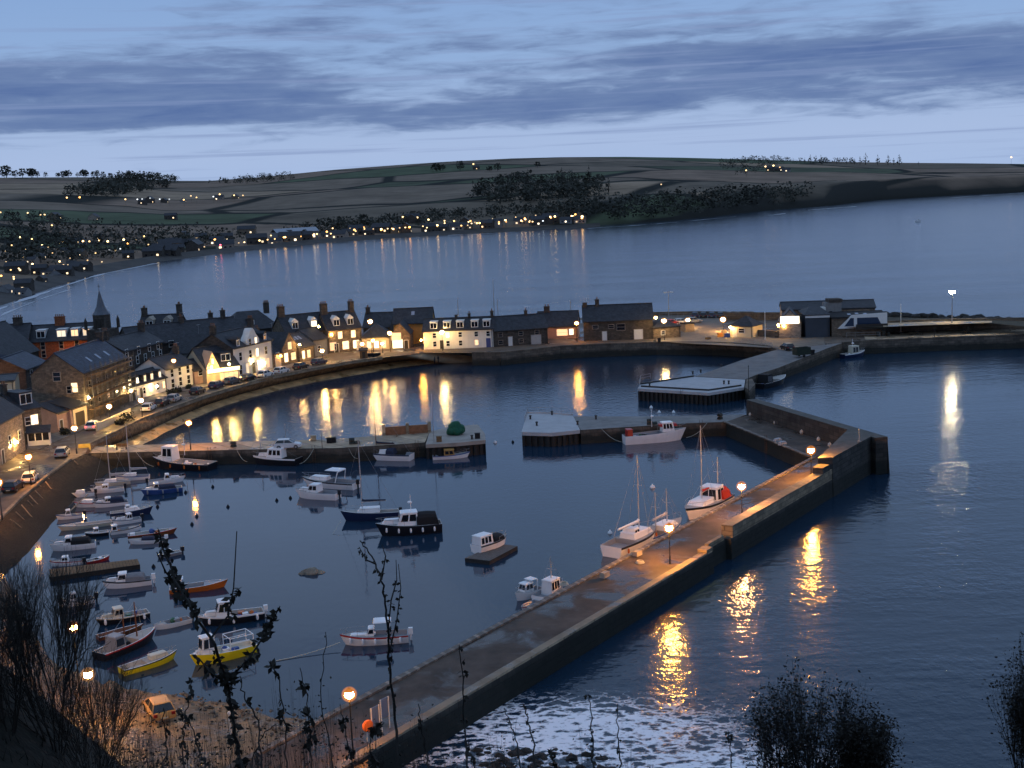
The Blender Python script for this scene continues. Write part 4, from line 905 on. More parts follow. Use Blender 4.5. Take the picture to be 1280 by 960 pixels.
for u,l in ((.42,0),(.57,2)): window(ht,u*L,E-.2,.9,1.5,l).location=(0,-.13,0)
house('small stone cottage with lit dormer and pale garage door beside the white hotel',(343,459.5),(353,457),e_py=442,r_py=429,depth=8,wall=STONE,wins=((.5,.62,1.2,1.3,0),),doors=((.5,1.9,2.2,CREAM),))
house('crow-gabled stone cottage with white-framed windows facing the beach',(353,457),(374,452),e_py=436,r_py=415.5,depth=10,kind='front',wall=STONE,wins=((.5,1.0,1.2,1.5,1),(.25,.2,1.3,1.9,2),(.68,.25,1.6,1.5,1)),chims=((.5,.9,1,.8,.9,2),))
house('low stone house with three roof lights and lit ground floor, after the crow-gabled cottage',(375,452.5),(394,448),e_py=433,r_py=418,depth=9,wall=STONE,wins=((.25,.2,.9,1.7,2),(.6,.2,1.1,1.6,1)),skylights=((.3,.5),(.5,.5),(.7,.5)))
house('blank grey harled gable house left of the dormered terrace',(393,446),(411,442.5),e_py=424,r_py=411,depth=9,wall=GREYR,wins=((.35,.3,.9,1.2,0),))
house('stone terrace with white dormers and lit doorways at the head of the beach',(412,441.5),(453,437.2),e_py=411,r_py=390,depth=9,wall=STONE,wins=row(.6,(.35,.75),1.,1.6,'21')+row(.12,(.12,.5,.82),1.5,1.8,'322'),doors=((.22,1,2.1,DOOR_D),(.9,1.1,2.2,DOOR_W)),dorms=((.3,1.6,2.,0,'gable',.8,TRIM),(.72,1.6,2.,0,'gable',.8,TRIM)),chims=((.03,.5,1.6,1.2,2.,4),(.97,.5,1.2,1.2,2.,3)),name='terrace',cat='terrace')
house('stone terrace with two white dormers in front of the hipped roof block',(360,446),(412,440),z0=ZS,e_py=414,r_py=393,depth=9,wall=STONE,wins=row(.6,(.2,.5,.8),1,1.5,'020'),dorms=((.25,1.6,2,0,'gable',.8,TRIM),(.7,1.6,2,2,'gable',.8,TRIM)),chims=((.04,.5,1.6,1.2,2,4),),name='terrace',cat='terrace')
house('small hipped slate pavilion with lit veranda behind the street lamps',(453,438),(489,436.2),e_py=421,r_py=404,depth=9,kind='hip',wall=CREAM,wins=row(.15,(.25,.5,.75),1.,1.6,'121'),name='pavilion',cat='pavilion')
house('dark gabled house rising behind the hipped pavilion',(455,428),(488,427),z0=ZS,e_py=409,r_py=391,depth=9,wall=STONE_D,chims=((.05,.5,1,1.1,1.2,2),))
house('narrow gable-fronted house with lit balcony window beside the tall dark block',(489,436.5),(513,435.5),e_py=418,r_py=402,depth=9,kind='front',wall=STONE,wins=((.3,.62,2.2,1.7,1),(.35,.08,2.4,2.,2)),doors=((.8,.9,2,DOOR_D),))
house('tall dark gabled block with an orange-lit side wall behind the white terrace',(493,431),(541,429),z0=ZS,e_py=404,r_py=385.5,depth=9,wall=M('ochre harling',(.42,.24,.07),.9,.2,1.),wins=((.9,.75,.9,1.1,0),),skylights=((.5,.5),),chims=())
house('long white terrace with five roof dormers and a blue door on the back quay',(530,437),(617,433.8),e_py=412.5,r_py=397.5,depth=8.5,wall=WHITE,wins=row(.62,(.16,.35,.53,.76,.93),.8,1.1,'02000')+row(.15,(.16,.35,.53,.76),.8,1.2,'0001'),doors=((.93,1.1,2.2,DOOR_B),(.26,.9,2.1,DOOR_D)),dorms=[(u,1.7,1.9,0,'flat',.55,TRIM) for u in (.15,.34,.53,.74,.91)],chims=((.46,.5,.6,.8,.5,0),(.65,.5,.6,.9,.7,1),(.99,.5,.7,1.1,1.1,2)),name='terrace',cat='terrace')
house('long dark stone store with white door and pale garage door right of the white terrace',(618,433.8),(685,429),e_py=411.5,r_py=394.5,depth=8.5,wall=STONE_D,wins=row(.62,(.12,.5,.8),1,.9,'000')+row(.15,(.12,.5),1,.9,'00'),doors=((.3,1.,2.2,DOOR_W),(.78,2.4,2.2,M('pale garage door',(.4,.38,.36),.6,.1))),chims=((.68,.5,.6,.9,.8,1),),name='store',cat='store building',frame=STONE_P)
house('set-back cottage with orange-lit pink wall and stout chimney beside the tolbooth',(672,424),(722,422.5),z0=ZS,e_py=408,r_py=389.5,depth=9,wall=PINK,wins=((.62,.25,2.6,1.5,1),(.85,.3,1,1.4,2)),chims=((.22,.5,1.4,1.1,1.1,2),))
house('broad stone tolbooth with plain slate roof and pale arched door on the quay',(730,426.6),(816.5,423.4),e_py=400.5,r_py=381,depth=9,wall=STONE_D,wins=((.17,.62,1.3,.8,0),(.4,.62,1.3,.8,0),(.54,.5,1.9,1.5,0)),doors=((.3,1.1,2.2,DOOR_W),(.79,2.1,2.4,DOOR_W)),chims=((.03,.5,1,1.3,.5,0),(.21,.5,1.,1.2,1.2,2)),name='tolbooth',cat='tolbooth',frame=STONE_P)
# --- second row and church behind the street
house('long low slate-roofed terrace with a row of five small windows behind the inn',(170,473),(285,458),z0=ZS,e_py=426,r_py=404,depth=10,wall=STONE_D,wins=row(.85,(.15,.28,.4,.52,.64),1,1.3,'00000'),name='terrace',cat='terrace',chims=((.62,.5,1,1.2,1.,2),))
house('tall dark house with two tall gable chimneys and two stone dormers',(176,446),(226,444),z0=ZS,e_py=412,r_py=393.5,depth=8,wall=STONE_D,dorms=((.28,1.8,2.4,0,'gable',.2,TRIM_S),(.72,1.8,2.4,0,'gable',.2,TRIM_S)),chims=((.02,.5,1.2,1.3,1.6,3),(.98,.5,1.2,1.3,2.2,4)))
house('dark long roof with two chimneys behind the floodlit pub',(238,452),(300,446),z0=ZS,e_py=415,r_py=399,depth=9,wall=STONE_D,chims=((.55,.5,1,1.2,1.2,3),(.8,.5,1,1.2,1.6,3)))
house('dark hipped roof block with tall chimney behind the white hotel',(292,446),(352,440),z0=ZS,e_py=411,r_py=388.5,depth=13,kind='halfhip',wall=STONE_D,chims=((.9,.5,1.2,1.2,1.5,4),),dorms=((.45,1.5,1.6,0),))
house('grey harled gable between the long terrace and the white hotel',(262,470),(285,463),z0=ZS,e_py=438,r_py=418,depth=9,kind='front',wall=GREYR,wins=((.3,.4,.8,1.2,0),),chims=((.5,.05,1.2,.8,1.,2),))
house('red brick terrace with four lit attic dormers behind the stone hall',(38,462),(130,457),z0=ZS,e_py=425.5,r_py=405,depth=11,wall=BRICK,wins=row(.72,(.2,.45,.66,.86),.9,1.6,'0000')+row(.42,(.2,.45,.66),.9,1.6,'000'),dorms=((.17,2,2.1,0,'flat',1.,TRIM),(.45,2.2,2.1,2,'flat',1.,TRIM),(.63,1.8,2.1,1,'flat',1.,TRIM),(.79,1.8,2.1,2,'flat',1.,TRIM)),chims=((.38,.5,2.2,1.4,1.6,5),),frame=TRIM_S,name='terrace',cat='terrace')
house('dark slate house with broad chimney at the edge of the old town',(-40,468),(38,463),z0=ZS,e_py=428,r_py=406.5,depth=11,wall=STONE_D,chims=((.8,.5,2.,1.4,1.3,4),))
house('large dark roof in the old town in front of the brick terrace',(-60,515),(52,478),z0=ZS,e_py=452,r_py=414,depth=14,wall=STONE_D,roof=SLATE,wins=((.56,.72,1.3,1.8,2),(.52,.3,1.1,1.4,1)))
house('grey harled gable house with three small dark windows below the big dark roof',(17,500),(37,497),z0=ZS,e_py=459,r_py=445,depth=10,kind='front',wall=GREYR,wins=((.5,.78,1.2,1.3,0),(.8,.72,.9,.8,0)),roof=SLATE2)
house('dark-roofed stone house with two small windows beside the grey gable',(36,505),(62,493),z0=ZS,e_py=457,r_py=444,depth=9,wall=STONE_D,roof=SLATE2,wins=((.25,.75,1.1,1.2,0),(.7,.72,1.1,1.2,0),(.4,.3,1,1.3,2)))
house('floodlit cream rendered house with a sloping roof edge over the street terrace',(-34,536),(23,531),z0=ZS,e_py=478,r_py=470,depth=10,wall=CREAM,roof=SLATE,wins=((.88,.62,1.,1.4,0),(.55,.62,1.,1.4,0),(.2,.6,1.1,1.4,0)))
house('dark slate lean-to house with pale edged gable behind the pink store',(58,527),(86,517),z0=ZS,e_py=500,r_py=485,depth=8,wall=STONE_D,wins=((.2,.5,.5,1.5,0),),frame=CREAM)
# church steeple
stp=thing('church_steeple','dark church tower with slender pale-edged spire above the old town','steeple',W(133,462,ZS),-.25); bz=W(133,462,ZS)
hT=HZ(bz,399.); hS=HZ(bz,393.); hP=HZ(bz,363.)
w=2.6; MB().box(-w,w,-w,w,-1,hT-2.2).build('tower',STONE_D,stp)
mb=MB(); mb.lathe([(2.0,hT-2.2),(2.0,hS)],n=8); mb.build('belfry',STONE_D,stp)
for a in range(4):
    x,y=[(-w,-w),(w,-w),(w,w),(-w,w)][a]; MB().lathe([(.42,hT-2.2),(.4,hT-.3),(.02,hT+.7)],(x,y,0),5).build('pinnacle',STONE_D,stp)
MB().lathe([(2.15,hS),(1.5,hS+.8),(.95,hS+(hP-hS)*.35),(.5,hS+(hP-hS)*.68),(.06,hP)],n=8).build('spire',M('lead spire',(.09,.1,.12),.45,.2,1.),stp)
MB().tube((0,0,hP-.1),(0,0,hP+1.6),.05,n=4).box(-.4,.4,-.05,.05,hP+.9,hP+1.).build('finial',IRON,stp)
for s_ in (-.9,.9): MB().box(s_*.5-.3,s_*.5+.3,-2.05,-1.86,hT-1.8,hS-.8).build('louvre',DOOR_D,stp)
# --- pier end buildings
house('low stone store with shallow hipped roof beside the car park entrance',(817,423.5),(851,421),e_py=408,r_py=398.5,depth=7,kind='hip',wall=STONE,wins=((.35,.3,.9,.9,0),),name='store',cat='store building')
sh2=house('small orange-lit timber shed next to the hipped stone store',(857,415),(868,414),e_py=405,r_py=403,depth=2.6,kind='flat',wall=WOODL,roof=DARK,name='shed',cat='shed')
house('cream kiosk under a dark pyramid roof by the pier car park',(913,421),(941,422),e_py=407.5,r_py=394.5,depth=5.5,kind='hip',wall=CREAM,wins=((.5,.4,1.4,1,0),),doors=((.2,.9,2,DOOR_W),),name='kiosk',cat='kiosk')
lo_=house('small stone lookout with steep gable and bright white lit band',(974,423),(1001,422.5),e_py=402,r_py=385.5,depth=7,kind='front',wall=STONE_P,roof=SLATE,name='lookout',cat='lookout')
L=lo_['_L'];E=lo_['_E']; MB().box(L*.06,L*.94,-.2,-.02,E*.88,E*1.32).build('lit_panel',glow('lit white panel',(1,.86,.62),2.2),lo_)
bgx=house('tall dark boat garage with a white lintel between lookout and clubhouse',(1007,422),(1037,421),e_py=393,r_py=383,depth=10,kind='halfhip',wall=M('dark slate grey door panel',(.04,.05,.065),.6,.15,.5),roof=SLATE,name='boat_garage',cat='garage')
L=bgx['_L'];E=bgx['_E']; MB().box(-.05,L+.05,-.25,-.02,E-.75,E-.1).build('lintel',TRIM,bgx)
house('long dark-roofed pier building running behind the clubhouse',(978,416),(1094,413),z0=ZS,e_py=386,r_py=376.5,depth=9,wall=STONE_P,roof=SLATE,name='pier_building',cat='building')
cl=house('white clubhouse with angled picture windows above a stone ground floor',(1040,421),(1107,418.5),e_py=396,r_py=390,depth=9,kind='gable',wall=STONE,roof=DARK,name='clubhouse',cat='clubhouse',skylights=((.35,.3),(.5,.4),(.65,.3)))
L=cl['_L'];E=cl['_E']; z1,z2=E*.42,E+.5
MB().add([(L*.1,-.5,z1),(L*1.02,-.5,z1),(L*1.02,-.5,z2+.3),(L*.36,-.5,z2),(L*.1,-.2,z1),(L*1.02,-.2,z1),(L*1.02,-.2,z2+.3),(L*.36,-.2,z2)],[(0,1,2,3),(4,7,6,5),(0,4,5,1),(1,5,6,2),(2,6,7,3),(3,7,4,0)]).build('white_front',TRIM,cl)
for pp_ in ([(.22,.16),(.40,.16),(.40,.78),(.34,.78)],[(.46,.16),(.92,.16),(.84,.78),(.46,.78)]): MB().add([(u*L,-.52,z1+v*(z2-z1)) for u,v in pp_],[(0,1,2,3)]).build('picture_window',M('blue dark glass',(.02,.035,.07),.1,0),cl)
MB().box(L*.42,L*1.01,-1.7,-.53,z1-.25,z1+.0).box(L*.42,L*1.01,-1.7,-1.6,z1+.002,z1+1.0).build('balcony',DOOR_D,cl)
tw=thing('lookout_turret','little pale square turret on the pier building roofs','turret',W(1042,417,ZS),0); z_a=HZ(W(1042,417,ZS),393); z_b=HZ(W(1042,417,ZS),374)
MB().box(-1.9,1.9,0,3.2,0,z_b-.8).build('wall',GREYR,tw); MB().box(-1.1,2.1,-.2,3.4,z_b-.79,z_b).build('parapet',STONE_D,tw); MB().box(-1.,-.3,-.06,.02,z_a,z_a+.8).build('window',GLASS,tw); MB().box(-3.4,-1.9,-.3,2,0,z_a+1.8).build('side_box',WHITE,tw)
o=MB().lathe([(.36,-.09),(.45,0),(.36,.09),(.28,0),(.36,-.09)],n=14).build('lifebuoy',M('faded lifebuoy orange',(.5,.09,.03),.6,.1)); o.location=W(1078,413,ZS)+Vector((0,-2.2,.6)); o.rotation_euler=(PI/2,0,0); tag(o,'faded orange lifebuoy on the clubhouse ground floor wall','lifebuoy')
wall_along('boundary_wall','low dark stone wall between the kiosk and the lookout',[(942,420),(958,421),(973,422)],ZS,1.5,.5,QUAY)
wall_along('boundary_wall','dark sea wall behind the kiosk on the bay side',[(905,399.5),(945,400),(985,400)],ZS,2.0,.8,QUAY)
wall_along('boundary_wall','low rubble wall at the back of the car park by the sea',[(815,394.5),(870,393.6),(942,394.2)],ZS,1.,.6,STONE)
# railings of the car park
rl=thing('railing','long pale railing along the seaward side of the car park','railing',W(880,397,ZS)); o3=Vector(W(880,397,ZS)); railing(rl,[(824,397),(870,396.4),(903,398)],lambda p:Vector(p)-o3,ZS,1.1,STEEL,1.6)
rl=thing('railing','pale railing at the corner of quay and jetty','railing',W(940,428,ZS)); o3=Vector(W(940,428,ZS)); railing(rl,[(918,427.6),(935,429.4),(952,431.5),(966,435)],lambda p:Vector(p)-o3,ZS,1.1,STEEL,1.8)
rl=thing('railing','railing beside the clubhouse on the north pier roadway','railing',W(1080,423,ZS)); o3=Vector(W(1080,423,ZS)); railing(rl,[(1058,422),(1080,421.3),(1100,420.8)],lambda p:Vector(p)-o3,ZS,1.1,STEEL,1.8)
# ------------------------------------------------------------------ street lamps
_fr={}
def halo(c):  # see-through emissive material imitating the glare halo round a lamp
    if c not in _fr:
        m,nt,N,Lk,b=NT('lamp halo shell'); o=[n for n in N if n.type=='OUTPUT_MATERIAL'][0]
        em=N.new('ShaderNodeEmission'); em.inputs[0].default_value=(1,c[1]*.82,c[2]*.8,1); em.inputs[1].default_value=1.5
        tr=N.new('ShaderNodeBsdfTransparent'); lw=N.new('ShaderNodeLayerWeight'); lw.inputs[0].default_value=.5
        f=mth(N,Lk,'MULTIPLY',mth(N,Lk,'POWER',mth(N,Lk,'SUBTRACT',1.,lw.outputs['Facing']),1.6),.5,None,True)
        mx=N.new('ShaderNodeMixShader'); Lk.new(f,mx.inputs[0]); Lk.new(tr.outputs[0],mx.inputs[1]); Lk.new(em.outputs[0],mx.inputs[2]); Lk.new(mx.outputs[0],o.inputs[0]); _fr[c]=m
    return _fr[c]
def lamp(label,x,yb,yh,z0=ZS,c=ORANGE,s=420.,r=.27,group=None,name='street_lamp',style='globe'):
    s*=.75; r*=1.3
    b=W(x,yb,z0); h=HZ(b,yh); t=thing(name,label,'street lamp',b,0,group)
    MB().lathe([(.11,0),(.1,.8),(.06,.9),(.045,h-r*1.1)],n=7).build('pole',IRON,t)
    MB().ball((0,0,h),r,r,r*.9,9,6).build('lantern',lampmat(c,s),t,True)
    MB().lathe([(r*1.05,0),(r*.5,r*.5),(.04,r*.8)],(0,0,h+r*.72),8).build('cap',IRON,t)
    MB().ball((0,0,h),r*1.75,r*1.75,r*1.7,12,8).build('halo_shell',halo(c),t,True)  # glowing shell added around the lantern as its halo, not a glass part
    return t
def wlamp(label,x,yb,y,z0=ZS,c=WARM,s=300.,r=.2,out=.5):
    b=W(x,yb,z0); h=HZ(b,y); d=Vector((b.x,b.y,0)).normalized()*-out
    s*=1.3; t=thing('wall_lamp',label,'wall lamp',b+d+Vector((0,0,h)))
    MB().ball((0,0,0),r,r,r,8,5).build('lantern',lampmat(c,s),t,True); MB().tube((0,0,r*.9),(-d.x,-d.y,r*.9+.15),.03,n=4).build('bracket',IRON,t); return t
lamp('orange street lamp half way along the middle quay',238.5,562,528.5,ZD,ORANGE,1000)
lamp('orange street lamp beside the two parked cars at the edge of the slope',3,650,603,ZS,ORANGE,1000)
lamp('orange street lamp on the street behind the white car by the slope',39,606,571,ZS,ORANGE,1000)
lamp('street lamp at the corner where the middle quay meets the street',96,567,535,ZS,(1,.55,.18),1000)
lamp('warm street lamp in front of the scaffolded hall',138.5,531,508,ZS,WARM,1000)
lamp('warm street lamp by the cars parked under the white inn',178,522,500.5,ZS,WARM,1000)
lamp('round street lamp above the eaves of the white two storey house',220,486,451,ZS,WARM,70)
lamp('street lamp at the foot of the grey harled gable by the beach',403.5,452,438.5,ZS,WARM,1000)
lamp('street lamp at the end of the dormered terrace near the slipway',453.5,443,430,ZS,WARM,220,.3)
lamp('street lamp in front of the hipped pavilion, lowest of its cluster',467,440,425.5,ZS,WARM,200)
lamp('tall street lamp shining above the hipped pavilion roof',465,441,402,ZS,WARM,700,.34)
lamp('street lamp right of the pavilion veranda',478.5,441,429.5,ZS,WARM,200)
lamp('bright street lamp before the gable-fronted house at the slipway head',488.5,440,416.5,ZS,WARM,300,.32)
lamp('bright street lamp in front of the long white terrace',553.5,438.5,415.5,ZS,(1,.62,.22),620,.33)
lamp('orange street lamp between set-back cottage and tolbooth',721.5,427,404,ZS,ORANGE,620,.3)
lamp('street lamp over the hipped stone store by the tolbooth',830.5,425,401,ZS,(1,.62,.24),620,.36)
lamp('small street lamp at the tolbooth corner of the car park',820,416,397,ZS,WARM,260)
lamp('street lamp among the white cars in the car park',860,410,400,ZS,WARM,700,.34)
lamp('street lamp at the back of the car park before the kiosk',904,414,399.5,ZS,WARM,800,.4)
lamp('street lamp on the wall side of the lookout',974,421,406.5,ZS,WARM,520,.32)
lamp('orange street lamp on the far bend of the breakwater',1014,599,563,ZD,ORANGE,2600,.3)
lamp('orange street lamp against the parapet beyond the red-roofed ketch',927.5,647,608,ZD,(1,.42,.15),1700,.28)
lamp('orange street lamp above the moored white yachts on the breakwater',837.5,705,660,ZD,ORANGE,2300,.28)
lamp('orange street lamp at the landward end of the breakwater beside two notice boards',442,950,868,ZD,ORANGE,800,.25)
lamp('orange street lamp half hidden by the bare tree at the harbour slope foot',100,868,784,2.2,ORANGE,700,.24)
lamp('orange street lamp at the left end of the shore road behind the bare tree',-2,800,722,2.2,ORANGE,700,.24)
wlamp('floodlight lamp over the door of the dormered terrace',416,441,418,s=260)
wlamp('bright wall lamp on the low terrace, nearer of the pair',13.5,572,556,c=WARM,s=520,out=1.2)
wlamp('bright wall lamp on the low terrace, farther of the pair',22.5,568,551,c=WARM,s=420,out=1.2)
wlamp('wall lamp high on the near corner of the stone hall',113.5,526,496,c=(1,.72,.3),s=240,out=1.)
wlamp('floodlight on the near end of the white inn',165,503,487,c=(1,.72,.32),s=520,out=1.6)
wlamp('wall lamp on the middle of the white inn',197,494,482,c=(1,.6,.25),s=260,out=1.)
wlamp('floodlight under the pub fascia, nearer one',266,480,458,c=(1,.6,.18),s=700,out=1.7)
wlamp('floodlight under the pub fascia, farther one',288,477,454,c=(1,.6,.18),s=620,out=1.7)
wlamp('bright lamp above the hotel entrance',316,466,450,c=(1,.62,.2),s=800,out=1.5)
wlamp('lamp at the hotel side door',331,463,453,c=(1,.66,.3),s=260,out=1.)
wlamp('lamp on the crow-gabled cottage',352,457,444,c=ORANGE,s=110,out=1.2)
wlamp('small lamp on the low stone house after the cottage',376,452,430,c=WARM,s=180,out=1.)
wlamp('lamp at the dormered terrace upper windows',401,446,408,c=WARM,s=160,out=.8)
wlamp('orange lamp on the side wall of the tall dark block',527,436.4,424,c=ORANGE,s=420,out=2.)
wlamp('lamp at the gable end of the kiosk',913,421,408.5,c=WARM,s=420,out=.8)
wlamp('lamp on the brick terrace wall hidden by the stone hall roof',92,459,441,c=ORANGE,s=300,out=3.)
wlamp('lamp lighting the cream house from the side',-6,546,516,c=(1,.8,.5),s=260,out=3.)
wlamp('orange lamp in the lane beside the grey gable house',2,508,462,c=ORANGE,s=260,out=3.)
wlamp('lamp on the corner of the lookout',980,422.6,407,c=WARM,s=160,out=.8)
lamp('strong warm-white street lamp at the edge of the near beach behind the bare bush',116,905,843,1.8,(1,.55,.17),1100,.26)
# tall white LED lamp on the north pier and its unlit twin
b=W(1190,404,ZS+2.4); h=HZ(b,364); t=thing('floodlight_mast','tall mast with a white floodlight beaming down on the north pier','floodlight mast',b)
MB().lathe([(.14,0),(.07,h)],n=7).build('pole',STEEL,t); MB().box(-.75,.75,-.3,.3,h,h+.22).build('hood',STEEL,t); MB().frus((-.5,.5,.24),(-.65,.65,.28),h-.5,h-.01).build('lantern',lampmat((1,.8,.46),260),t)
b=W(836,396,ZS); h=HZ(b,365); t=thing('floodlight_mast','thin unlit mast with two pale lamp heads behind the car park','floodlight mast',b)
MB().lathe([(.12,0),(.06,h)],n=6).build('pole',STEEL,t)
for s_ in (-1,1): MB().box(s_*.9-.45,s_*.9+.45,-.25,.25,h-.2,h+.05).build('lamp_head',TRIM,t)
MB().tube((-.9,0,h-.1),(.9,0,h-.1),.04,n=4).build('crossbar',STEEL,t)
def pole(name,label,x,yb,yh,z0,r=.07,mat=STEEL,cat='pole'):
    b=W(x,yb,z0); h=HZ(b,yh); t=MB().lathe([(r,0),(r*.6,h)],n=6).lathe([(r*1.4,h+.002),(r*1.2,h+.12),(.01,h+.2)],n=6).box(-r*2,r*2,-r*2,r*2,0,.12).build(name,mat); t.location=b; return tag(t,label,cat)
pole('flagpole','white flagpole on the north pier road right of the clubhouse',1126,414.5,381,ZS,.1,TRIM,'flagpole')
pole('flagpole','white flagpole between the kiosk and the lookout',956.5,424,391,ZS,.1,TRIM,'flagpole')
for x,yb,yh,l in ((574.5,425,374,'dark aerial mast over the middle of the white terrace roof'),(619.5,425,350,'tallest aerial mast, over the end of the white terrace'),(624,425,375,'short aerial mast beside the tallest one'),(714.5,420,376,'aerial mast behind the set-back cottage')): pole('aerial_mast',l,x,yb,yh,ZS,.1,STEEL,'mast')
pole('post','pale post on the worn corner of the breakwater wall',1074,552,537,ZD+2.9,.08,STEEL,'post')
pole('post','thin beacon post with white top on the middle quay by the white car',357.5,549.5,531,ZD,.05,STEEL,'post')
pole('post','thin dark post on the quay edge beside the sailing boat',403,562,532,ZD,.05,IRON,'post')
pole('post','white beacon post on the head of the middle quay',542.5,552,494,ZD,.05,STEEL,'post')
pole('post','white marker post on the beach at the breakwater root',289,925,892,1.6,.09,TRIM,'post')
pole('post','dark post on the jetty knuckle by the breakwater tip',936,490,458,ZD,.08,IRON,'post')
pole('signpost','post with navigation arm on the north pier edge',1168.5,422,410,ZS,.1,IRON,'post')

# ------------------------------------------------------------------ boats
def boat(name,label,bow,stern,hullm,stripe=None,wid=.34,fb=.75,fbow=1.15,z=0.,cabs=(),canopy=None,masts=(),fenders=0,outboard=None,gantry=False,rail=True,well=.5,cat='boat',arch=False,radar=False,deckm=None,bottom=None,clutter=0,fend_m=None,tilt=0.,group=None):
    a=W(stern[0],stern[1],z); b=W(bow[0],bow[1],z); d=b-a; L=d.length; B=min(L*wid,3.6); rz=math.atan2(d.y,d.x)
    k=min(1.15,max(.78,L/7.)); fb*=k; fbow*=k
    t=thing(name,label,cat,(a+b)/2,rz,group)
    if tilt: t.rotation_euler=(tilt,0,rz)
    n=12; rows=[(-.35,.12),(-.02,.80),(.5,.93),(.80,.985),(1.,1.)]
    def half(u): return B/2*((.84+.16*math.sin(min(1,u/.45)*PI/2)) if u<.45 else max(.02,1-((u-.45)/.55)**2.3))
    def sheer(u): return fb+(fbow-fb)*u**2.2
    mb=MB(); st=stripe or hullm; mats=[bottom or ANTI,hullm,st,PW if hullm is not PW else PGR]
    for sg in (1,-1):
        V=[]
        for i in range(n+1):
            u=i/n; hb=half(u); s=sheer(u); x=-L/2+L*u
            for (zz,w_) in rows:
                zv=zz if zz<=0 else zz*s
                lv=max(0,min(1,(zv+.35)/(s+.35))); xx=x-L*.11*(1-lv)*u**4
                V.append((xx,sg*hb*w_*(1 if u<.97 else .6),zv))
            V.append((x-(.06 if u>.9 else 0),sg*max(.01,hb-.1),s))
        m_=len(rows)+1; base=len(mb.v); mb.v+=V
        for r_ in range(m_-1):
            for i in range(n):
                q=[base+i*m_+r_,base+(i+1)*m_+r_,base+(i+1)*m_+r_+1,base+i*m_+r_+1]; mb.f.append(q if sg<0 else q[::-1]); mb.m.append((0,1,1,2,3)[r_])
    # transom
    hb=half(0); s=sheer(0); tp=[(-L/2,hb*w_,(zz if zz<=0 else zz*s)) for zz,w_ in rows]+[(-L/2,-hb*w_,(zz if zz<=0 else zz*s)) for zz,w_ in rows[::-1]]
    mb.add(tp,[tuple(range(len(tp)))],1)
    mb.build('hull',mats,t,False)
    # deck with a cockpit well
    mb=MB(); nw=int(round(well*n)); zf=max(.16,fb-.45*k)
    P_=[(-L/2+L*i/n-(.06 if i/n>.9 else 0),max(.01,half(i/n)-.1),sheer(i/n)) for i in range(n+1)]
    for i in range(n):
        (x0,w0,s0),(x1,w1,s1)=P_[i],P_[i+1]
        if i>=nw: mb.quad((x0,-w0,s0-.03),(x1,-w1,s1-.03),(x1,w1,s1-.03),(x0,w0,s0-.03))
        else:
            mb.quad((x0,-w0+.14,zf),(x1,-w1+.14,zf),(x1,w1-.14,zf),(x0,w0-.14,zf),1)
            for sg in (1,-1):
                mb.quad((x0,sg*(w0-.14),zf),(x1,sg*(w1-.14),zf),(x1,sg*w1,s1),(x0,sg*w0,s0),1)
    if nw<=n and nw>0:
        x0,w0,s0=P_[nw]; mb.quad((x0,-w0,zf),(x0,w0,zf),(x0,w0,s0-.03),(x0,-w0,s0-.03),1)
        x0,w0,s0=P_[0]; mb.quad((x0+.12,-w0,zf),(x0+.12,w0,zf),(x0+.12,w0,s0),(x0+.12,-w0,s0),1); mb.quad((x0,-w0,s0),(x0+.12,-w0,s0),(x0+.12,w0,s0),(x0,w0,s0),1)
    mb.build('deck',[deckm or PDECK,PGR if hullm is PW else (deckm or PDECK)],t)
    X=lambda u: -L/2+L*u
    for c in cabs:
        u0,u1,wf,h,rf,ra=c[:6]; cm=c[6] if len(c)>6 else PW; wi=c[7] if len(c)>7 else 1; zb_=c[8] if len(c)>8 else (sheer((u0+u1)/2)-.05 if u0>=well-.05 else zf)
        x0,x1=X(u0),X(u1); w0=B/2*wf; w0=min(w0,max(.2,half(u1)*.9 if u1>.75 else w0)); w1=w0*.86; zt=zb_+h*k
        if len(c)<=8 and u0<well: zt=sheer(.5)+h*k-.25
        xt0,xt1=x0+ra*k,x1-rf*k
        mb=MB(); mb.frus((x0,x1,w0),(xt0,xt1,w1),zb_,zt); mb.frus((xt0-.08,xt1+.12,w1+.05),(xt0,xt1-.05,w1-.03),zt+.002,zt+.08); co=mb.build('cabin',cm,t)
        if wi:
            def pt_(sd,u,v,o=.015):
                zz=zb_+(zt-zb_)*v; xa=x0+(xt0-x0)*v; xb=x1+(xt1-x1)*v; ww=w0+(w1-w0)*v
                if sd in (1,-1): return (xa+(xb-xa)*u,sd*(ww+o),zz)
                if sd=='f': return (xb+o,-ww+2*ww*u,zz)
                return (xa-o,-ww+2*ww*u,zz)
            vb=max(.3,(sheer((u0+u1)/2)+.12-zb_)/(zt-zb_)) if zb_<sheer(.5)-.2 else .34
            vb=min(vb,.62)
            for sd in (1,-1):
                for k_ in range(wi):
                    g0=.08+.86*k_/wi; g1=.08+.86*(k_+1)/wi-.07
                    MB().add([pt_(sd,g0,vb),pt_(sd,g1,vb),pt_(sd,g1,.88),pt_(sd,g0,.88)],[(0,1,2,3) if sd<0 else (3,2,1,0)]).build('window',GLASS,co)
            if rf>.01 or h>1:
                for k_ in range(2): MB().add([pt_('f',.08+.44*k_,vb),pt_('f',.48+.44*k_,vb),pt_('f',.48+.44*k_,.88),pt_('f',.08+.44*k_,.88)],[(0,1,2,3)]).build('windscreen',GLASS,co)
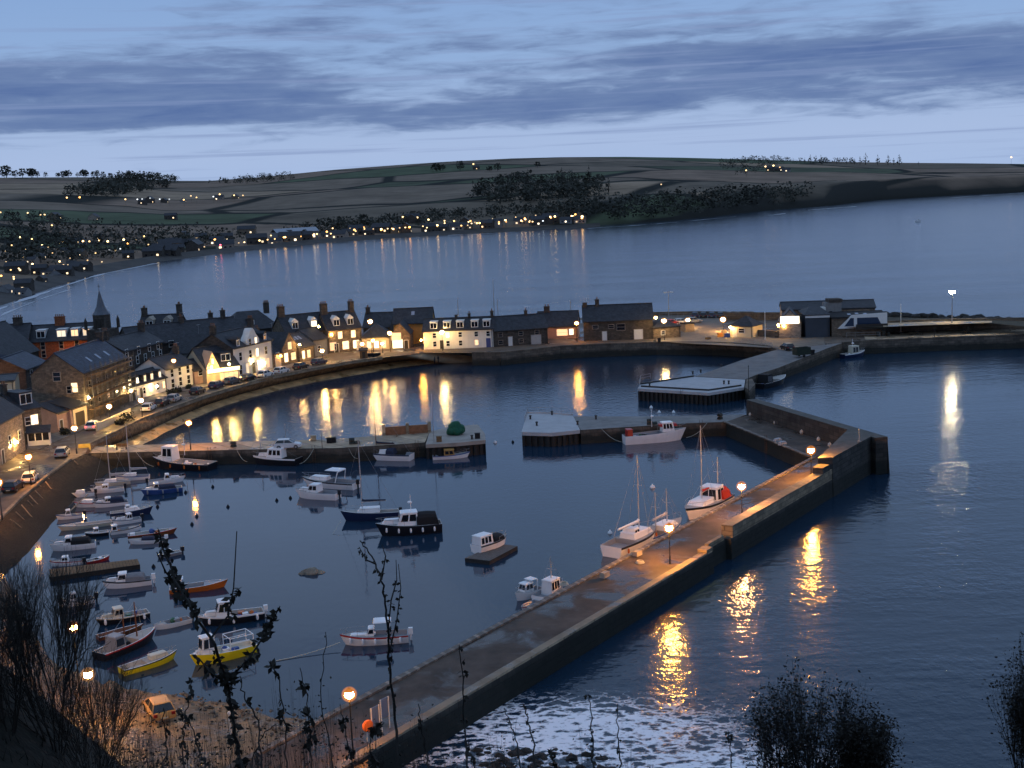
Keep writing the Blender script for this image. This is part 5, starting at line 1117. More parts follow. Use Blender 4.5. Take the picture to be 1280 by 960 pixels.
    if canopy:
        u0,u1,h,cm=canopy; x0,x1=X(u0),X(u1); w0=half((u0+u1)/2)*.92; zb_=sheer(.2)-.02; mb=MB(); nn=7; V=[]
        for i in range(nn+1):
            th=PI*i/nn
            for (xx,hh) in ((x0,h*k*.72),(x0+.25,h*k*.95),((x0+x1)/2,h*k*1.02),(x1,h*k)): V.append((xx+(0.2*math.sin(th) if xx==x0 else 0),w0*math.cos(th)*(1 if abs(math.cos(th))<.9 else 1),zb_+hh*math.sin(th)**.55))
        fs=[(i*4+j,i*4+j+1,(i+1)*4+j+1,(i+1)*4+j) for i in range(nn) for j in range(3)]; mb.add(V,fs+[tuple(i*4 for i in range(nn+1)),tuple(i*4+3 for i in range(nn,-1,-1))]); mb.build('canopy',cm,t)
    for ms in masts:
        u,top,boomu=ms[:3]; sc_=ms[3] if len(ms)>3 else SAILC; mm=ms[4] if len(ms)>4 else ALU
        bp_=Matrix.Rotation(rz,4,'Z')@Vector((X(u),0,0))+t.location; H=HZ(bp_,top) if top>30 else top
        zd=sheer(u)-.05; mo=MB().lathe([(.075,zd),(.07,H*.6),(.045,H)],(X(u),0,0),7).build('mast',mm,t)
        if H>4:
            mb=MB(); zsp=zd+(H-zd)*.62; mb.tube((X(u),-.55,zsp),(X(u),.55,zsp),.025,n=4); mb.build('spreader',mm,mo)
            mb=MB(); w0=half(u)*.95
            for sg in (1,-1): mb.path([(X(u)-.1,sg*w0,sheer(u)),(X(u),sg*.55,zsp),(X(u),0,H*.97)],.013,n=3)
            mb.tube((X(.985),0,sheer(1)),(X(u),0,H*.97),.013,n=3).tube((X(.01),0,sheer(0)),(X(u),0,H),.013,n=3); mb.build('rigging',STEEL,mo)
        if boomu is not None:
            zb_=zd+1.15*k if len(ms)<=5 else ms[5]; MB().tube((X(u),0,zb_),(X(boomu),0,zb_+.08),.05,n=6).build('boom',mm,t)
            MB().path([(X(u)-.05,0,zb_+.35),(X(u)-.2,0,zb_+.22),((X(u)+X(boomu))/2,0,zb_+.2),(X(boomu)+.1,0,zb_+.17)],.17,.09,7).build('furled_sail',sc_,t)
    if fenders:
        for i in range(fenders):
            u=.12+.72*i/max(1,fenders-1)
            for sg in (1,-1): MB().lathe([(.03,.3),(.11,.22),(.13,0),(.11,-.22),(.03,-.3)],(X(u),sg*(half(u)+.1),sheer(u)*.55),7).build('fender',fend_m or PW,t)
    if outboard: MB().box(X(0)-.42,X(0)-.02,-.16,.16,fb*.75,fb+.42).box(X(0)-.32,X(0)-.14,-.07,.07,-.3,fb*.75).build('outboard_motor',outboard,t)
    if rail:
        mb=MB(); ps=[]
        for i in range(7,13): u=i/n; ps.append((u,half(u)*.94,sheer(u)))
        for sg in (1,-1):
            pp=[(X(u)-.1,sg*w,s+.5*k) for u,w,s in ps]; mb.path(pp,.02,n=4)
            for u,w,s in ps[::2]: mb.tube((X(u)-.1,sg*w,s),(X(u)-.1,sg*w,s+.5*k),.018,n=4)
        u,w,s=ps[-1]; mb.tube((X(u)-.1,w,s+.5*k),(X(u)-.1,-w,s+.5*k),.02,n=4); mb.build('pulpit',STEEL,t)
    if gantry:
        mb=MB(); w=half(.1)*.92; z0_=sheer(.1)
        for u in (.06,.42):
            for sg in (1,-1): mb.tube((X(u),sg*w,z0_),(X(u),sg*w,z0_+1.1),.04,n=5)
            mb.tube((X(u),-w,z0_+1.1),(X(u),w,z0_+1.1),.04,n=5)
        for sg in (1,-1): mb.tube((X(.06),sg*w,z0_+1.1),(X(.42),sg*w,z0_+1.1),.04,n=5); mb.tube((X(.06),sg*w,z0_+.6),(X(.42),sg*w,z0_+.6),.03,n=5)
        mb.build('gantry',PW if hullm is not PB else STEEL,t)
    if arch:
        mb=MB(); w=half(.3)*.9; z0_=sheer(.3); mb.path([(X(.3),-w,z0_),(X(.26),-w*.85,z0_+1.3*k),(X(.26),w*.85,z0_+1.3*k),(X(.3),w,z0_)],.07,n=6); mb.build('radar_arch',PW,t)
        MB().frus((X(.24),X(.5),w*.8),(X(.26),X(.48),w*.7),z0_+1.4*k,z0_+1.5*k).build('hardtop',PW,t)
    if radar:
        zt=sheer(.5)+2.2*k; MB().lathe([(.05,sheer(.5)+.8*k),(.04,zt+1.1)],(X(.45),0,0),6).lathe([(.25,zt),(.3,zt+.1),(.22,zt+.22)],(X(.45)+.1,0,0),8).build('aerial',PW,t)
    for i in range(clutter):
        u=random.uniform(.08,max(.12,well-.1)); y=random.uniform(-.5,.5)*half(u); s=random.uniform(.16,.34)
        cm=random.choice([PO,PBL,PGR,PW,CANVB,PG]); (MB().box(-s,s,-s,s,0,s*1.3) if random.random()<.5 else MB().ball((0,0,s),s,s,s,7,4)).build('gear',cm,t,loc=(X(u),y,zf))
    return t
WC=lambda u0=.5,u1=.72,h=1.5,rf=.35,ra=.1,m=PW,n=2,wf=.72: (u0,u1,wf,h,rf,ra,m,n)
TR=lambda u0=.68,u1=.92,h=.42,m=PW: (u0,u1,.62,h,.5,.05,m,0)
boat('motor_boat','bright yellow-hulled workboat with white wheelhouse, floodlit near the beach',(238,833),(318,813),PY,PY,.36,.95,1.25,cabs=(WC(.62,.84,1.75,.2,.1),TR(.84,.95,.3)),gantry=True,well=.6,clutter=4,rail=True,deckm=PC)
boat('motor_boat','dark-hulled white cruiser with round fenders behind the yellow workboat',(248,783),(330,771),PB,PW,.34,.85,1.2,cabs=(WC(.5,.74,1.55,.45,.15,PW,2),TR(.72,.93,.4)),fenders=3,outboard=PW,well=.5,clutter=5,fend_m=PW)
boat('sailing_boat','small yellow sailing boat with pulpit beside the floodlit workboat',(222,822),(152,843),PY,PB,.32,.7,1.0,cabs=(TR(.5,.85,.45,PC),),well=.42,bottom=PB)
boat('fishing_boat','dark old fishing boat with red band and short masts by the yellow sailing boat',(196,796),(124,826),PB,PR,.32,.75,1.1,cabs=(WC(.2,.38,1.2,.1,.1,PGR,1),),masts=((.66,4.2,None,SAILC,PBR),(.45,3.4,None,SAILC,PBR)),well=.6,clutter=4,rail=False)
boat('rowing_boat','open wooden rowing boat with pale gunwale near the bare tree',(180,786),(122,800),PBR,PBR,.3,.5,.75,well=.92,rail=False,deckm=PBR)
boat('motor_boat','small white open motor boat moored near the dark red fishing boat',(192,788),(238,777),PW,PW,.38,.6,.8,cabs=((.3,.45,.5,.5,.1,.05,PGR,0),),outboard=PB,well=.7,rail=False,clutter=2)
boat('motor_boat','cream cabin cruiser with dark hull and bundled gear near the bare tree',(120,783),(186,770),PB,PC,.34,.75,1.05,cabs=(WC(.48,.7,1.1,.4,.1,PC,2),TR(.68,.92,.35,PC)),well=.48,clutter=5,fend_m=PW,fenders=2)
boat('motor_boat','white cabin cruiser with grey canopy and dark stripe beside the floating pontoon',(128,736),(190,729),PW,PB,.36,.85,1.15,cabs=(WC(.5,.72,1.05,.5,.0,PW,1),TR(.7,.93,.35)),canopy=(.12,.52,.95,M('grey canvas',(.2,.2,.21),.9,.15)),outboard=PW,well=.5)
boat('fishing_boat','orange-hulled boat with small white wheelhouse at the stern',(286,733),(212,741),PO,PO,.3,.6,.95,cabs=(WC(.05,.24,1.3,.1,.1,PW,2),),well=.62,rail=False,deckm=PGR,clutter=3)
boat('motor_boat','white cabin boat with dark canopy, nearest the harbour slope above the pontoon',(62,689),(120,683),PW,PW,.36,.85,1.1,cabs=(WC(.5,.7,1.15,.5,.05,PW,1),TR(.68,.93,.35)),canopy=(.1,.52,.95,CANVB),well=.5)
boat('motor_boat','small white boat with a stub cabin moored along the pontoon',(62,708),(104,704),PW,PR,.36,.6,.85,cabs=(WC(.4,.66,.95,.3,.2,PW,2),),well=.45,rail=False)
boat('motor_boat','little white and red boat tied at the far end of the pontoon row',(138,699),(108,705),PR,PW,.38,.5,.75,well=.75,rail=False,outboard=PB,clutter=2)
boat('dinghy','pale open sailing dinghy with outboard tilted up',(72,664),(140,655),PC,PGR,.26,.5,.7,well=.7,rail=False,outboard=PW,cat='dinghy')
boat('motor_boat','tiny white cabin boat with dark hull in the middle of the mooring rows',(106,672),(136,668),PB,PW,.4,.65,.9,cabs=(WC(.4,.68,.95,.35,.1,PW,2),),well=.42,rail=False)
boat('motor_boat','white half-decked boat with wheelhouse at the stern beside the tiny cabin boat',(178,662),(138,668),PW,PB,.36,.6,.9,cabs=(WC(.05,.22,1.1,.1,.05,PW,1),),well=.55,rail=False,clutter=2)
boat('rowing_boat','dark red-brown open boat with heaped nets',(222,666),(160,673),PBR,PR,.3,.55,.8,well=.85,rail=False,clutter=7)
boat('motor_boat','white open boat with blue cover moored before the net-heaped boat',(160,680),(206,677),PW,PW,.34,.55,.8,well=.6,rail=False,canopy=(.25,.6,.5,CANV),outboard=PW)
boat('motor_boat','white boat with pinkish deck and low cabin near the slope foot',(93,634),(132,632),PW,PR,.34,.7,1.,cabs=(TR(.4,.8,.45,PW),),well=.38)
boat('motor_boat','white cabin cruiser with blue canopy behind the dark blue sailing cruiser',(116,635),(160,630),PW,PN,.34,.75,1.05,cabs=(WC(.48,.7,1.1,.5,.05,PW,2),TR(.68,.92,.3)),canopy=(.1,.5,.85,CANV),well=.5)
boat('sailing_boat','navy-hulled white-decked sailing cruiser with raised bow, outermost of the mooring rows',(192,641),(138,647),PN,PN,.3,.85,1.25,cabs=(TR(.35,.7,.5),(.36,.5,.5,.95,.35,.1,PW,1)),well=.34)
boat('motor_boat','white half-cabin motor boat below the slope ladder',(113,617),(155,613),PW,PW,.34,.75,1.,cabs=(WC(.45,.68,.95,.4,.05,PW,2),TR(.66,.9,.3)),outboard=PB,well=.48)
boat('sailing_boat','pale sailing boat with tall thin mast close under the harbour slope',(118,609),(163,604),PC,PGR,.3,.7,.95,cabs=(TR(.38,.75,.42),),masts=((.55,7.5,.1),),well=.38)
boat('sailing_boat','white sailing boat with blue stripe and slim mast moored under the middle quay',(144,601),(187,598),PW,PBL,.3,.75,1.05,cabs=(TR(.38,.78,.45),),masts=((.55,8.5,.05),),well=.38)
boat('motor_boat','white motor boat with raked cuddy, inner one of the blue and white pair',(232,601),(186,606),PW,PW,.34,.75,1.05,cabs=(WC(.42,.62,.95,.5,.3,PW,1),TR(.6,.88,.3)),well=.42,outboard=PB)
boat('motor_boat','blue motor boat with dark blue canopy, outer one of the blue and white pair',(176,619),(228,613),PBL,PBL,.34,.75,1.,cabs=(WC(.56,.72,1.05,.4,.05,PW,1),TR(.7,.92,.3)),canopy=(.15,.58,.75,CANV),well=.56,fenders=3,fend_m=PGR)
boat('fishing_boat','black fishing boat with white forward wheelhouse lying along the middle quay',(192,584),(266,587),PB,PB,.32,.9,1.5,cabs=(WC(.6,.8,1.9,.2,.1,PW,2),TR(.8,.93,.35)),well=.58,clutter=9,fenders=4,fend_m=PO,radar=True)
boat('motor_boat','motor cruiser with white cabin and stern rail along the middle quay below the white car',(309,578),(374,581),PB,PW,.3,.95,1.35,cabs=(WC(.26,.56,1.35,.3,.1,PW,3),TR(.55,.86,.4)),masts=((.72,4.5,None),),well=.3)
boat('motor_boat','white hardtop motor boat facing the shore, front one of the pair off the middle quay',(370,621),(423,624),PW,PW,.34,.95,1.25,cabs=(WC(.42,.68,1.3,.5,.05,PW,2),TR(.66,.92,.35)),well=.44,outboard=PB)
boat('motor_boat','white sports boat with black outboard, rear one of the pair off the middle quay',(378,606),(446,611),PW,PB,.3,.8,1.1,cabs=(TR(.5,.85,.4),),arch=True,outboard=CANVB,well=.48)
boat('sailing_boat','navy sailing yacht with white deck and furled blue sail in mid harbour',(426,651),(499,647),PN,PN,.28,.9,1.25,cabs=(TR(.32,.72,.5),),masts=((.62,551,.2,CANV),),well=.32,outboard=PB)
boat('motor_boat','black-hulled cabin cruiser with row of white fenders in mid harbour',(470,670),(552,663),PB,PB,.34,1.0,1.4,cabs=(WC(.36,.68,1.5,.5,.05,PW,2),TR(.62,.92,.5)),canopy=(.05,.38,1.25,CANVB),fenders=5,well=.4,radar=True)
boat('motor_boat','white cabin boat with dark awning sitting on the floating raft',(634,677),(595,690),PW,PB,.42,1.0,1.3,z=.45,cabs=(WC(.02,.42,1.5,.15,.1,PW,3),),canopy=(.44,.74,.8,CANVB),well=.75)
boat('sailing_boat','white sailing yacht tied along the outer part of the middle quay',(447,573),(515,575),PW,PN,.28,.85,1.2,cabs=(TR(.35,.72,.5),),masts=((.64,500,.3,CANV,PBR),),well=.34,canopy=(.28,.42,.75,CANV))
boat('fishing_boat','little cabin boat with orange-lit canopy under the middle quay head',(588,571),(541,574),PW,PBL,.36,.7,1.05,cabs=(WC(.3,.6,1.2,.3,.1,M('ochre cabin boat paint',(.4,.22,.06),.5,.1),2),),well=.6,clutter=4)
boat('fishing_boat','white fishing boat with red wheelhouse and shelterdeck on the cross quay',(858,549),(780,555),PW,PW,.27,1.2,1.7,cabs=((.6,.8,.62,1.25,.3,.05,PW,3),(.57,.84,.74,.28,.1,.0,PR,0,2.42),(.04,.13,.6,.9,.05,.05,PR,0)),well=.6,clutter=6,radar=True,gantry=False)
boat('motor_boat','white motor boat with red stripe and oval hardtop on a long mooring rope',(425,806),(511,800),PW,PR,.34,.85,1.15,cabs=(TR(.48,.9,.35),(.5,.62,.5,.75,.4,.0,PW,1)),arch=True,fenders=5,well=.5,outboard=PW,fend_m=PW)
boat('motor_boat','white flybridge boat moored under the breakwater, outer of the three',(644,752),(676,741),PW,PW,.42,.9,1.2,cabs=(WC(.4,.75,1.35,.3,.05,PW,2),),arch=True,well=.45)
boat('motor_boat','white boat with square wheelhouse and short mast under the breakwater',(704,738),(672,754),PW,PGR,.4,.9,1.2,cabs=(WC(.35,.72,1.7,.1,.1,PW,3),),masts=((.55,696,None),),well=.4)
boat('dinghy','white inflatable tender squeezed between breakwater and flybridge boat',(652,765),(672,755),PW,PR,.44,.5,.6,well=.9,rail=False,cat='dinghy')
boat('sailing_boat','large white sailing yacht with wide stern moored to the breakwater',(820,672),(764,697),PW,PB,.36,1.1,1.4,cabs=(TR(.35,.78,.55),(.38,.55,.55,1.0,.5,.1,PW,2)),masts=((.62,569,.15,PW),),well=.34,fenders=2,fend_m=PO)
boat('sailing_boat','smaller yacht with two bare masts ahead of the large white yacht',(852,660),(806,682),PW,PBL,.32,.9,1.2,cabs=(TR(.35,.75,.45),),masts=((.6,610,.2),(.3,615,None)),well=.34)
boat('sailing_boat','white ketch with red wheelhouse awning moored to the breakwater',(857,652),(905,627),PW,PB,.34,1.0,1.4,cabs=(WC(.22,.42,1.6,.2,.1,PW,2),TR(.45,.78,.45)),masts=((.58,532,.3,CANVR,ALU),(.16,571,None)),canopy=(.1,.3,1.3,CANVR),well=.3)
boat('fishing_boat','dark creel boat with white tubs tied in the shadow of the jetty ramp',(982,477),(948,486),PB,PB,.34,.9,1.3,cabs=(WC(.15,.35,1.4,.1,.1,CANVB,1),),well=.6,clutter=9,rail=False)
boat('fishing_boat','dark blue fishing boat with pale cabin roof at the north pier corner',(1081,444.5),(1053,448),PN,PW,.36,1.,1.5,cabs=(WC(.35,.65,1.9,.1,.1,PC,2),),well=.4,clutter=4,radar=True)
boat('fishing_boat','boat with red gear lying along the lit north pier',(1300,431),(1256,432),PB,PW,.26,.9,1.3,cabs=(WC(.6,.8,1.6,.2,.1,PW,2),),well=.6,clutter=7,rail=False)
boat('motor_boat','lone white boat out on the bay',(1151,277.3),(1144,277.7),PW,PW,.4,1.3,1.8,cabs=(WC(.35,.65,1.2,.3,.1,PW,1),),well=.35,rail=False)
boat('motor_boat','white open fishing boat with blue gunwale between the dinghy and the slope',(70,650),(104,646),PW,PBL,.36,.6,.9,cabs=(WC(.45,.66,.9,.3,.1,PW,2),),well=.45,outboard=PB,rail=False)
boat('motor_boat','white boat with long foredeck alongside the navy sailing cruiser',(140,657),(176,651),PW,PGR,.36,.65,.95,cabs=(WC(.3,.55,.95,.4,.1,PW,2),TR(.52,.9,.35)),well=.3,outboard=PB)
boat('motor_boat','grey inflatable with upright console by the end of the pontoon',(196,698),(226,692),PGR,PGR,.42,.5,.6,cabs=((.4,.52,.4,.8,.1,.05,PW,0),),well=.85,outboard=PB,rail=False,cat='inflatable boat')
boat('motor_boat','small white cuddy boat between the pale yacht and the slope ladder',(90,622),(118,619),PW,PW,.38,.6,.85,cabs=(TR(.4,.88,.55,PW),),well=.4,outboard=PB,rail=False)
boat('motor_boat','white and grey day boat moored outside the cream cabin cruiser',(72,760),(118,752),PW,PGR,.36,.7,1.,cabs=(WC(.48,.7,1.,.4,.1,PW,2),TR(.66,.92,.35)),well=.48,outboard=PB)
# raft, pontoon, buoys, rope
def raft(name,label,pts,z,mat,cat):
    o0_=W(pts[0][0],pts[0][1],0); t=thing(name,label,cat,o0_); pp=[W(x,y,z)-o0_ for x,y in pts]
    MB().slab(pp,-.3,0,0).build('float',mat,t); a,b_,c,d=pp; mb=MB(); n=int((b_-a).length/.35)
    u=Vector((0,0,.05))
    for i in range(n):
        p,q=a.lerp(b_,(i+.06)/n)+u,a.lerp(b_,(i+.94)/n)+u; r,s=d.lerp(c,(i+.94)/n)+u,d.lerp(c,(i+.06)/n)+u; mb.quad(p,q,r,s)
    mb.build('decking',WOOD if name=='pontoon' else M('raft boards',(.13,.12,.11),.85,.3,2),t); return t
raft('raft','dark floating work raft carrying the white cabin boat',[(581,698),(612,701.5),(647,683),(622,680)],.42,M('raft side',(.03,.03,.03),.9),'raft')
raft('pontoon','long dark timber pontoon among the moored boats by the slope',[(62,722),(175,706),(172,699),(62,712)],.5,M('tarred timber',(.025,.022,.02),.9,.3,3),'pontoon')
def buoy(label,x,y,m,r=.3,group=None):
    o=MB().lathe([(.05,-r*.5),(r*.8,-r*.3),(r,r*.2),(r*.75,r*.8),(.1,r*1.1),(.08,r*1.5)],n=9).build('buoy',m,None,True); o.location=W(x,y,0); return tag(o,label,'buoy',group)
for x,y in ((232,616),(266,609),(346,626),(363,623),(240,656),(246,646),(641,553),(285,634),(192,709),(197,634)): buoy('small dark mooring buoy floating in the still basin',x,y,CANVB,.24,'dark mooring buoys')
buoy('white mooring buoy off the middle quay head',619,554,PW,.3); buoy('white mooring buoy beside the large yacht stern',762.5,667,PW,.3); buoy('tall white buoy in open water off the cross quay',815.5,610,PW,.38)
for x,y in ((814,510),(824,516),(842,516)): buoy('white buoy in the channel between the cross quay and the piled jetty',x,y,PW,.32,'channel buoys')
a=W(425,803,.5); b=W(345,826,.05); mid=W(385,819,.02); pts=[]
for i in range(15): f=i/14; pts.append(a*(1-f)**2+mid*2*f*(1-f)+b*f*f)
tag(MB().path(pts,.045,n=5).build('mooring_rope',ROPE),'pale mooring rope trailing over the water to the red-striped boat','rope')
a=W(448,573,1.); b=W(420,640,0.); 
# timbers on the slope
for i,(x0,y0,x1,y1) in enumerate(((93,577,105,589),(72,588,86,602),(60,598,74,612),(57,603,72,622),(49,607,63,622),(44,614,61,632),(37,620,55,640),(35,627,47,640),(27,632,44,652),(20,641,36,656),(13,650,31,664),(104,567,122,581),(108,567,126,577),(111,567,128,574))):
    a=W(x0,y0,2.95 if i<11 else 2.2); b=W(x1,y1,.9 if i<11 else .5); o=MB().tube(Vector((0,0,0)),b-a,.075,.06,5).build('timber_pole' if i<11 else 'ladder_rail',WOODL); o.location=a+Vector((0,0,.12))
    tag(o,'pale timber pole lying down the stone harbour slope' if i<11 else 'pale hand rail of the steps beside the middle quay root','pole' if i<11 else 'handrail','timber poles on the harbour slope' if i<11 else 'handrails of the quay steps')
a=W(106,622,.9); b=W(86,640,.6)
o=MB().tube((0,0,0),W(110,618,1.)-W(85,641,.3),.1,.08,6).build('spar',WOODL); o.location=W(85,641,.4); tag(o,'long pale spar propped at the water edge below the slope','spar')

for (x0,y0,z0,x1,y1,z1,l) in ((447,573,1.,436,560.5,ZD,'mooring line from the yacht bow to the middle quay'),(374,580,1.,392,561,ZD,'mooring line from the motor cruiser stern to the middle quay'),(309,577,1.2,296,562.5,ZD,'mooring line from the motor cruiser bow to the middle quay'),(780,553,1.2,752,536,ZD,'mooring line from the fishing boat stern to the cross quay'),(858,547,1.6,884,528.5,ZD,'mooring line from the fishing boat bow to the cross quay'),(426,650,1.,416,668,0,'taut mooring line from the navy yacht bow to the water'),(905,626,1.3,925,619,ZD,'mooring line from the red-awning ketch to the breakwater'),(192,583,1.3,170,565,ZD,'mooring line from the black fishing boat to the middle quay')):
    a=W(x0,y0,z0);b=W(x1,y1,z1); pts=[a.lerp(b,i/8)-Vector((0,0,.5*math.sin(PI*i/8) if z1>0 else 0)) for i in range(9)]; tag(MB().path(pts,.025,n=4).build('mooring_rope',ROPE),l,'rope')
# ------------------------------------------------------------------ cars
CG=M('car window glass',(.01,.012,.016),.08,0,spec=.7); TAIL=glow('tail lamp',(1,.04,.03),6.); TAILO=M('red lens',(.25,.01,.01),.3,0); HEADL=M('head lamp lens',(.5,.5,.5),.2,0)
def cpaint(n,c): return M(n+' car paint',c,.28,.04,.7,spec=.6)
CW=cpaint('white',(.7,.7,.7)); CS=cpaint('silver',(.33,.34,.35)); CK=cpaint('black',(.012,.012,.014)); CRD=cpaint('red',(.35,.015,.015)); CBL=cpaint('dark blue',(.015,.025,.07)); CGY=cpaint('grey',(.09,.095,.1))
def car(label,x,y,hx,hy,p,z=ZS,lit=False,kind='hatch',name='car',group=None,S_=1.):
    c=W(x,y,z+.01); h=W(hx,hy,z+.01); rz=math.atan2(h.y-c.y,h.x-c.x); t=thing(name,label,'car' if name=='car' else 'van',c,rz,group); t.scale=(S_,S_,S_)
    tall=1.5 if kind=='hatch' else 1.95
    prof=[(-2.08,.32),(-2.12,.62),(-2.02,.92),(-1.75,.98),(.85,.96),(1.75,.82),(2.05,.66),(2.1,.34),(1.75,.24),(-1.75,.24)]
    mb=MB(); n=len(prof); V=[]
    for yy,k in ((-.86,0),(-.9,1),(.9,1),(.86,0)):
        for (px,pz) in prof: V.append((px*(1 if k else .97),yy if not(k==0 and pz<.5) else yy*.97,pz if k==0 else (pz if pz<.5 else pz-.06)))
    # section order: flatten shoulders
    fs=[]
    for a in range(3):
        for i in range(n): j=(i+1)%n; fs.append((a*n+i,a*n+j,(a+1)*n+j,(a+1)*n+i))
    fs+=[tuple(range(n-1,-1,-1)),tuple(3*n+i for i in range(n))]; mb.add(V,fs); bo=mb.build('body',p,t)
    mb=MB(); mb.frus((-1.92,1.05,.83),(-1.5,.25,.64),.93,tall-.06); mb.build('window_band',CG,t)
    mb=MB(); mb.frus((-1.55,.3,.67),(-1.42,.15,.6),tall-.07,tall)
    for sg in (1,-1):
        for (a,b_) in ((-1.9,-1.5),(1.03,.24),(-.45,-.42)): mb.tube((a,sg*.835,.95),(b_,sg*.65,tall-.04),.045,n=4)
    mb.build('roof_panel',p,t)
    for xx in (-1.3,1.32):
        for sg in (1,-1):
            w=MB().tube((xx,sg*.70,.32),(xx,sg*.92,.32),.32,n=12).build('wheel',RUBBER,t); MB().tube((xx,sg*.921,.32),(xx,sg*.935,.32),.19,n=9).build('rim',STEEL,w)
    for sg in (1,-1):
        MB().box(1.93,2.07,sg*.62-.18,sg*.62+.18,.58,.72).build('headlight',HEADL,t); MB().box(-2.14,-2.0,sg*.68-.14,sg*.68+.14,.62,.85).build('tail_light',TAIL if lit else TAILO,t)
    MB().box(-2.15,-2.1,-.26,.26,.42,.54).build('number_plate',CREAM,t)
    return t
car('black car parked behind the white one at the edge of the slope',17,613,30,604,CK)
car('white car parked at the edge of the slope under the street lamps',38,602,45,592,CW)
car('silver estate car alone on the street above the slope steps',78,570,84,562,CS)
car('red-lit white car driving away along the street with tail lights on',117,536,128,529,CW,lit=True)
car('white hatchback with dark roof at the near end of the row under the white inn',186,513,192,509.5,CW)
car('black car second in the row under the white inn',203,506.5,209,503.5,CK)
car('silver car third in the row under the white inn',218,501.5,224,498.8,CS)
car('black car opposite the white two storey house',247,492,254,489,CK)
car('dark blue car parked before the floodlit pub, nearer one',271,484.5,278,482,CBL)
car('dark grey car parked before the floodlit pub, farther one',290,479.5,297,477.5,CGY)
car('black estate car parked below the white hotel',310,475.5,317,473.2,CK)
car('white car parked below the hotel entrance, first of two',332,471,338,469.3,CW)
car('white car parked below the hotel, nearer the cottage',352,466.5,358,464.8,CW)
car('black car parked in front of the crow-gabled cottage',376,461,382,459.2,CK)
car('dark blue car parked by the low stone house at the beach head',399,455.3,405,453.8,CBL)
car('white hatchback standing on the middle quay',360,560.3,372,559.7,CW,ZD)
car('black car with bright rear window at the top of the jetty ramp',984,437,979,435.5,CK)
car('small red car parked in the car park beyond the tolbooth',839,406,845,405.5,CRD)
car('white car parked near the red car beyond the tolbooth',852,405,858,404.6,CW)
car('silver car parked beside the white car beyond the tolbooth',868,403.5,874,403.2,CS)
for i in range(6): 
    x=869+i*10.5; car('dark car in the row along the sea wall of the car park' if i!=4 else 'white car in the row along the sea wall of the car park',x,396.6,x+1.,393.5,CW if i==4 else (CK if i%2 else CBL),group='cars along the sea wall')
car('orange-lit pale ochre car parked on the beach below the bare tree',199,893,193,884,M('ochre car paint',(.55,.3,.1),.35,.05),1.0)
# hut, trailers, bins
t=thing('beach_hut','small dark wooden hut at the top of the slipway','hut',W(455,449,ZS-.3),.1); MB().box(-.9,.9,-.8,.8,0,2.1).build('wall',WOOD,t); MB().add([(-1.1,-1,2.1),(1.1,-1,2.1),(1.1,1,2.5),(-1.1,1,2.5),(-1.1,-1,2.2),(1.1,-1,2.2),(1.1,1,2.6),(-1.1,1,2.6)],[(0,3,2,1),(4,5,6,7),(0,1,5,4),(1,2,6,5),(2,3,7,6),(3,0,4,7)]).build('roof',DARK,t); MB().box(-.35,.35,-.83,-.8,.05,1.8).build('door',DOOR_D,t)
def trailer(label,x,y,z,rz,L,w,h,m):
    t=thing('trailer',label,'trailer',W(x,y,z),rz); MB().box(-L/2,L/2,-w/2,w/2,.5,.62).box(-L/2,L/2,-w/2,-w/2+.06,.622,.5+h).box(-L/2,L/2,w/2-.06,w/2,.622,.5+h).box(-L/2,-L/2+.06,-w/2+.06,w/2-.06,.622,.5+h).box(L/2-.06,L/2,-w/2+.06,w/2-.06,.622,.5+h).build('body',m,t)
    for sg in (1,-1): MB().tube((0,sg*(w/2+.02),.3),(0,sg*(w/2+.2),.3),.3,n=10).build('wheel',RUBBER,t)
    MB().tube((L/2,0,.55),(L/2+1.1,0,.5),.04,n=5).build('drawbar',IRON,t); return t
trailer('dark boat trailer beside the wooden hut on the slipway',467,447,ZS-.3,.1,3.4,1.7,.45,CANVB)
trailer('dark green loaded trailer standing on the jetty ramp',1002,446,ZS-.2,.3,3.4,1.8,1.5,M('dark green sheet',(.02,.03,.02),.8,.2))
def wbin(label,x,y,z,m):
    t=thing('wheelie_bin',label,'bin',W(x,y,z),.3); MB().frus((-.25,.25,.25),(-.32,.32,.32),.06,1.).build('body',m,t); MB().box(-.35,.35,-.35,.35,1.002,1.08).build('lid',m,t)
    for sg in (1,-1): MB().tube((-.28,sg*.22,.1),(-.28,sg*.3,.1),.1,n=8).build('wheel',RUBBER,t)
wbin('dark wheelie bin on the jetty ramp behind the green trailer',1016,443.5,ZS-.1,CANVB); wbin('dark wheelie bin by the pink store wall',78,543,ZS,CANVB); wbin('dark wheelie bin against the quayside tolbooth corner',824,428,ZS,CANVB)
# fish boxes by the kiosk
for i,(x,y,k) in enumerate(((905,420,3),(900,421,2),(909,421.5,2),(885,424,1))):
    for j in range(k):
        o=MB().box(-.6,.6,-.4,.4,0,.42).box(-.5,.5,-.3,.3,.422,.5).build('fish_box',[WOODL,M('orange fish box',(.5,.2,.04),.6,.1),PBL,WOOD][i]); p=W(x,y,ZS+.01); o.location=(p.x,p.y,p.z+.51*j); o.rotation_euler=(0,0,.2*i); tag(o,['timber coloured box in the stack beside the kiosk','orange fish box stacked next to the timber ones by the kiosk','blue fish box by the kiosk wall','single wooden box on the car park edge'][i],'box','boxes beside the kiosk')
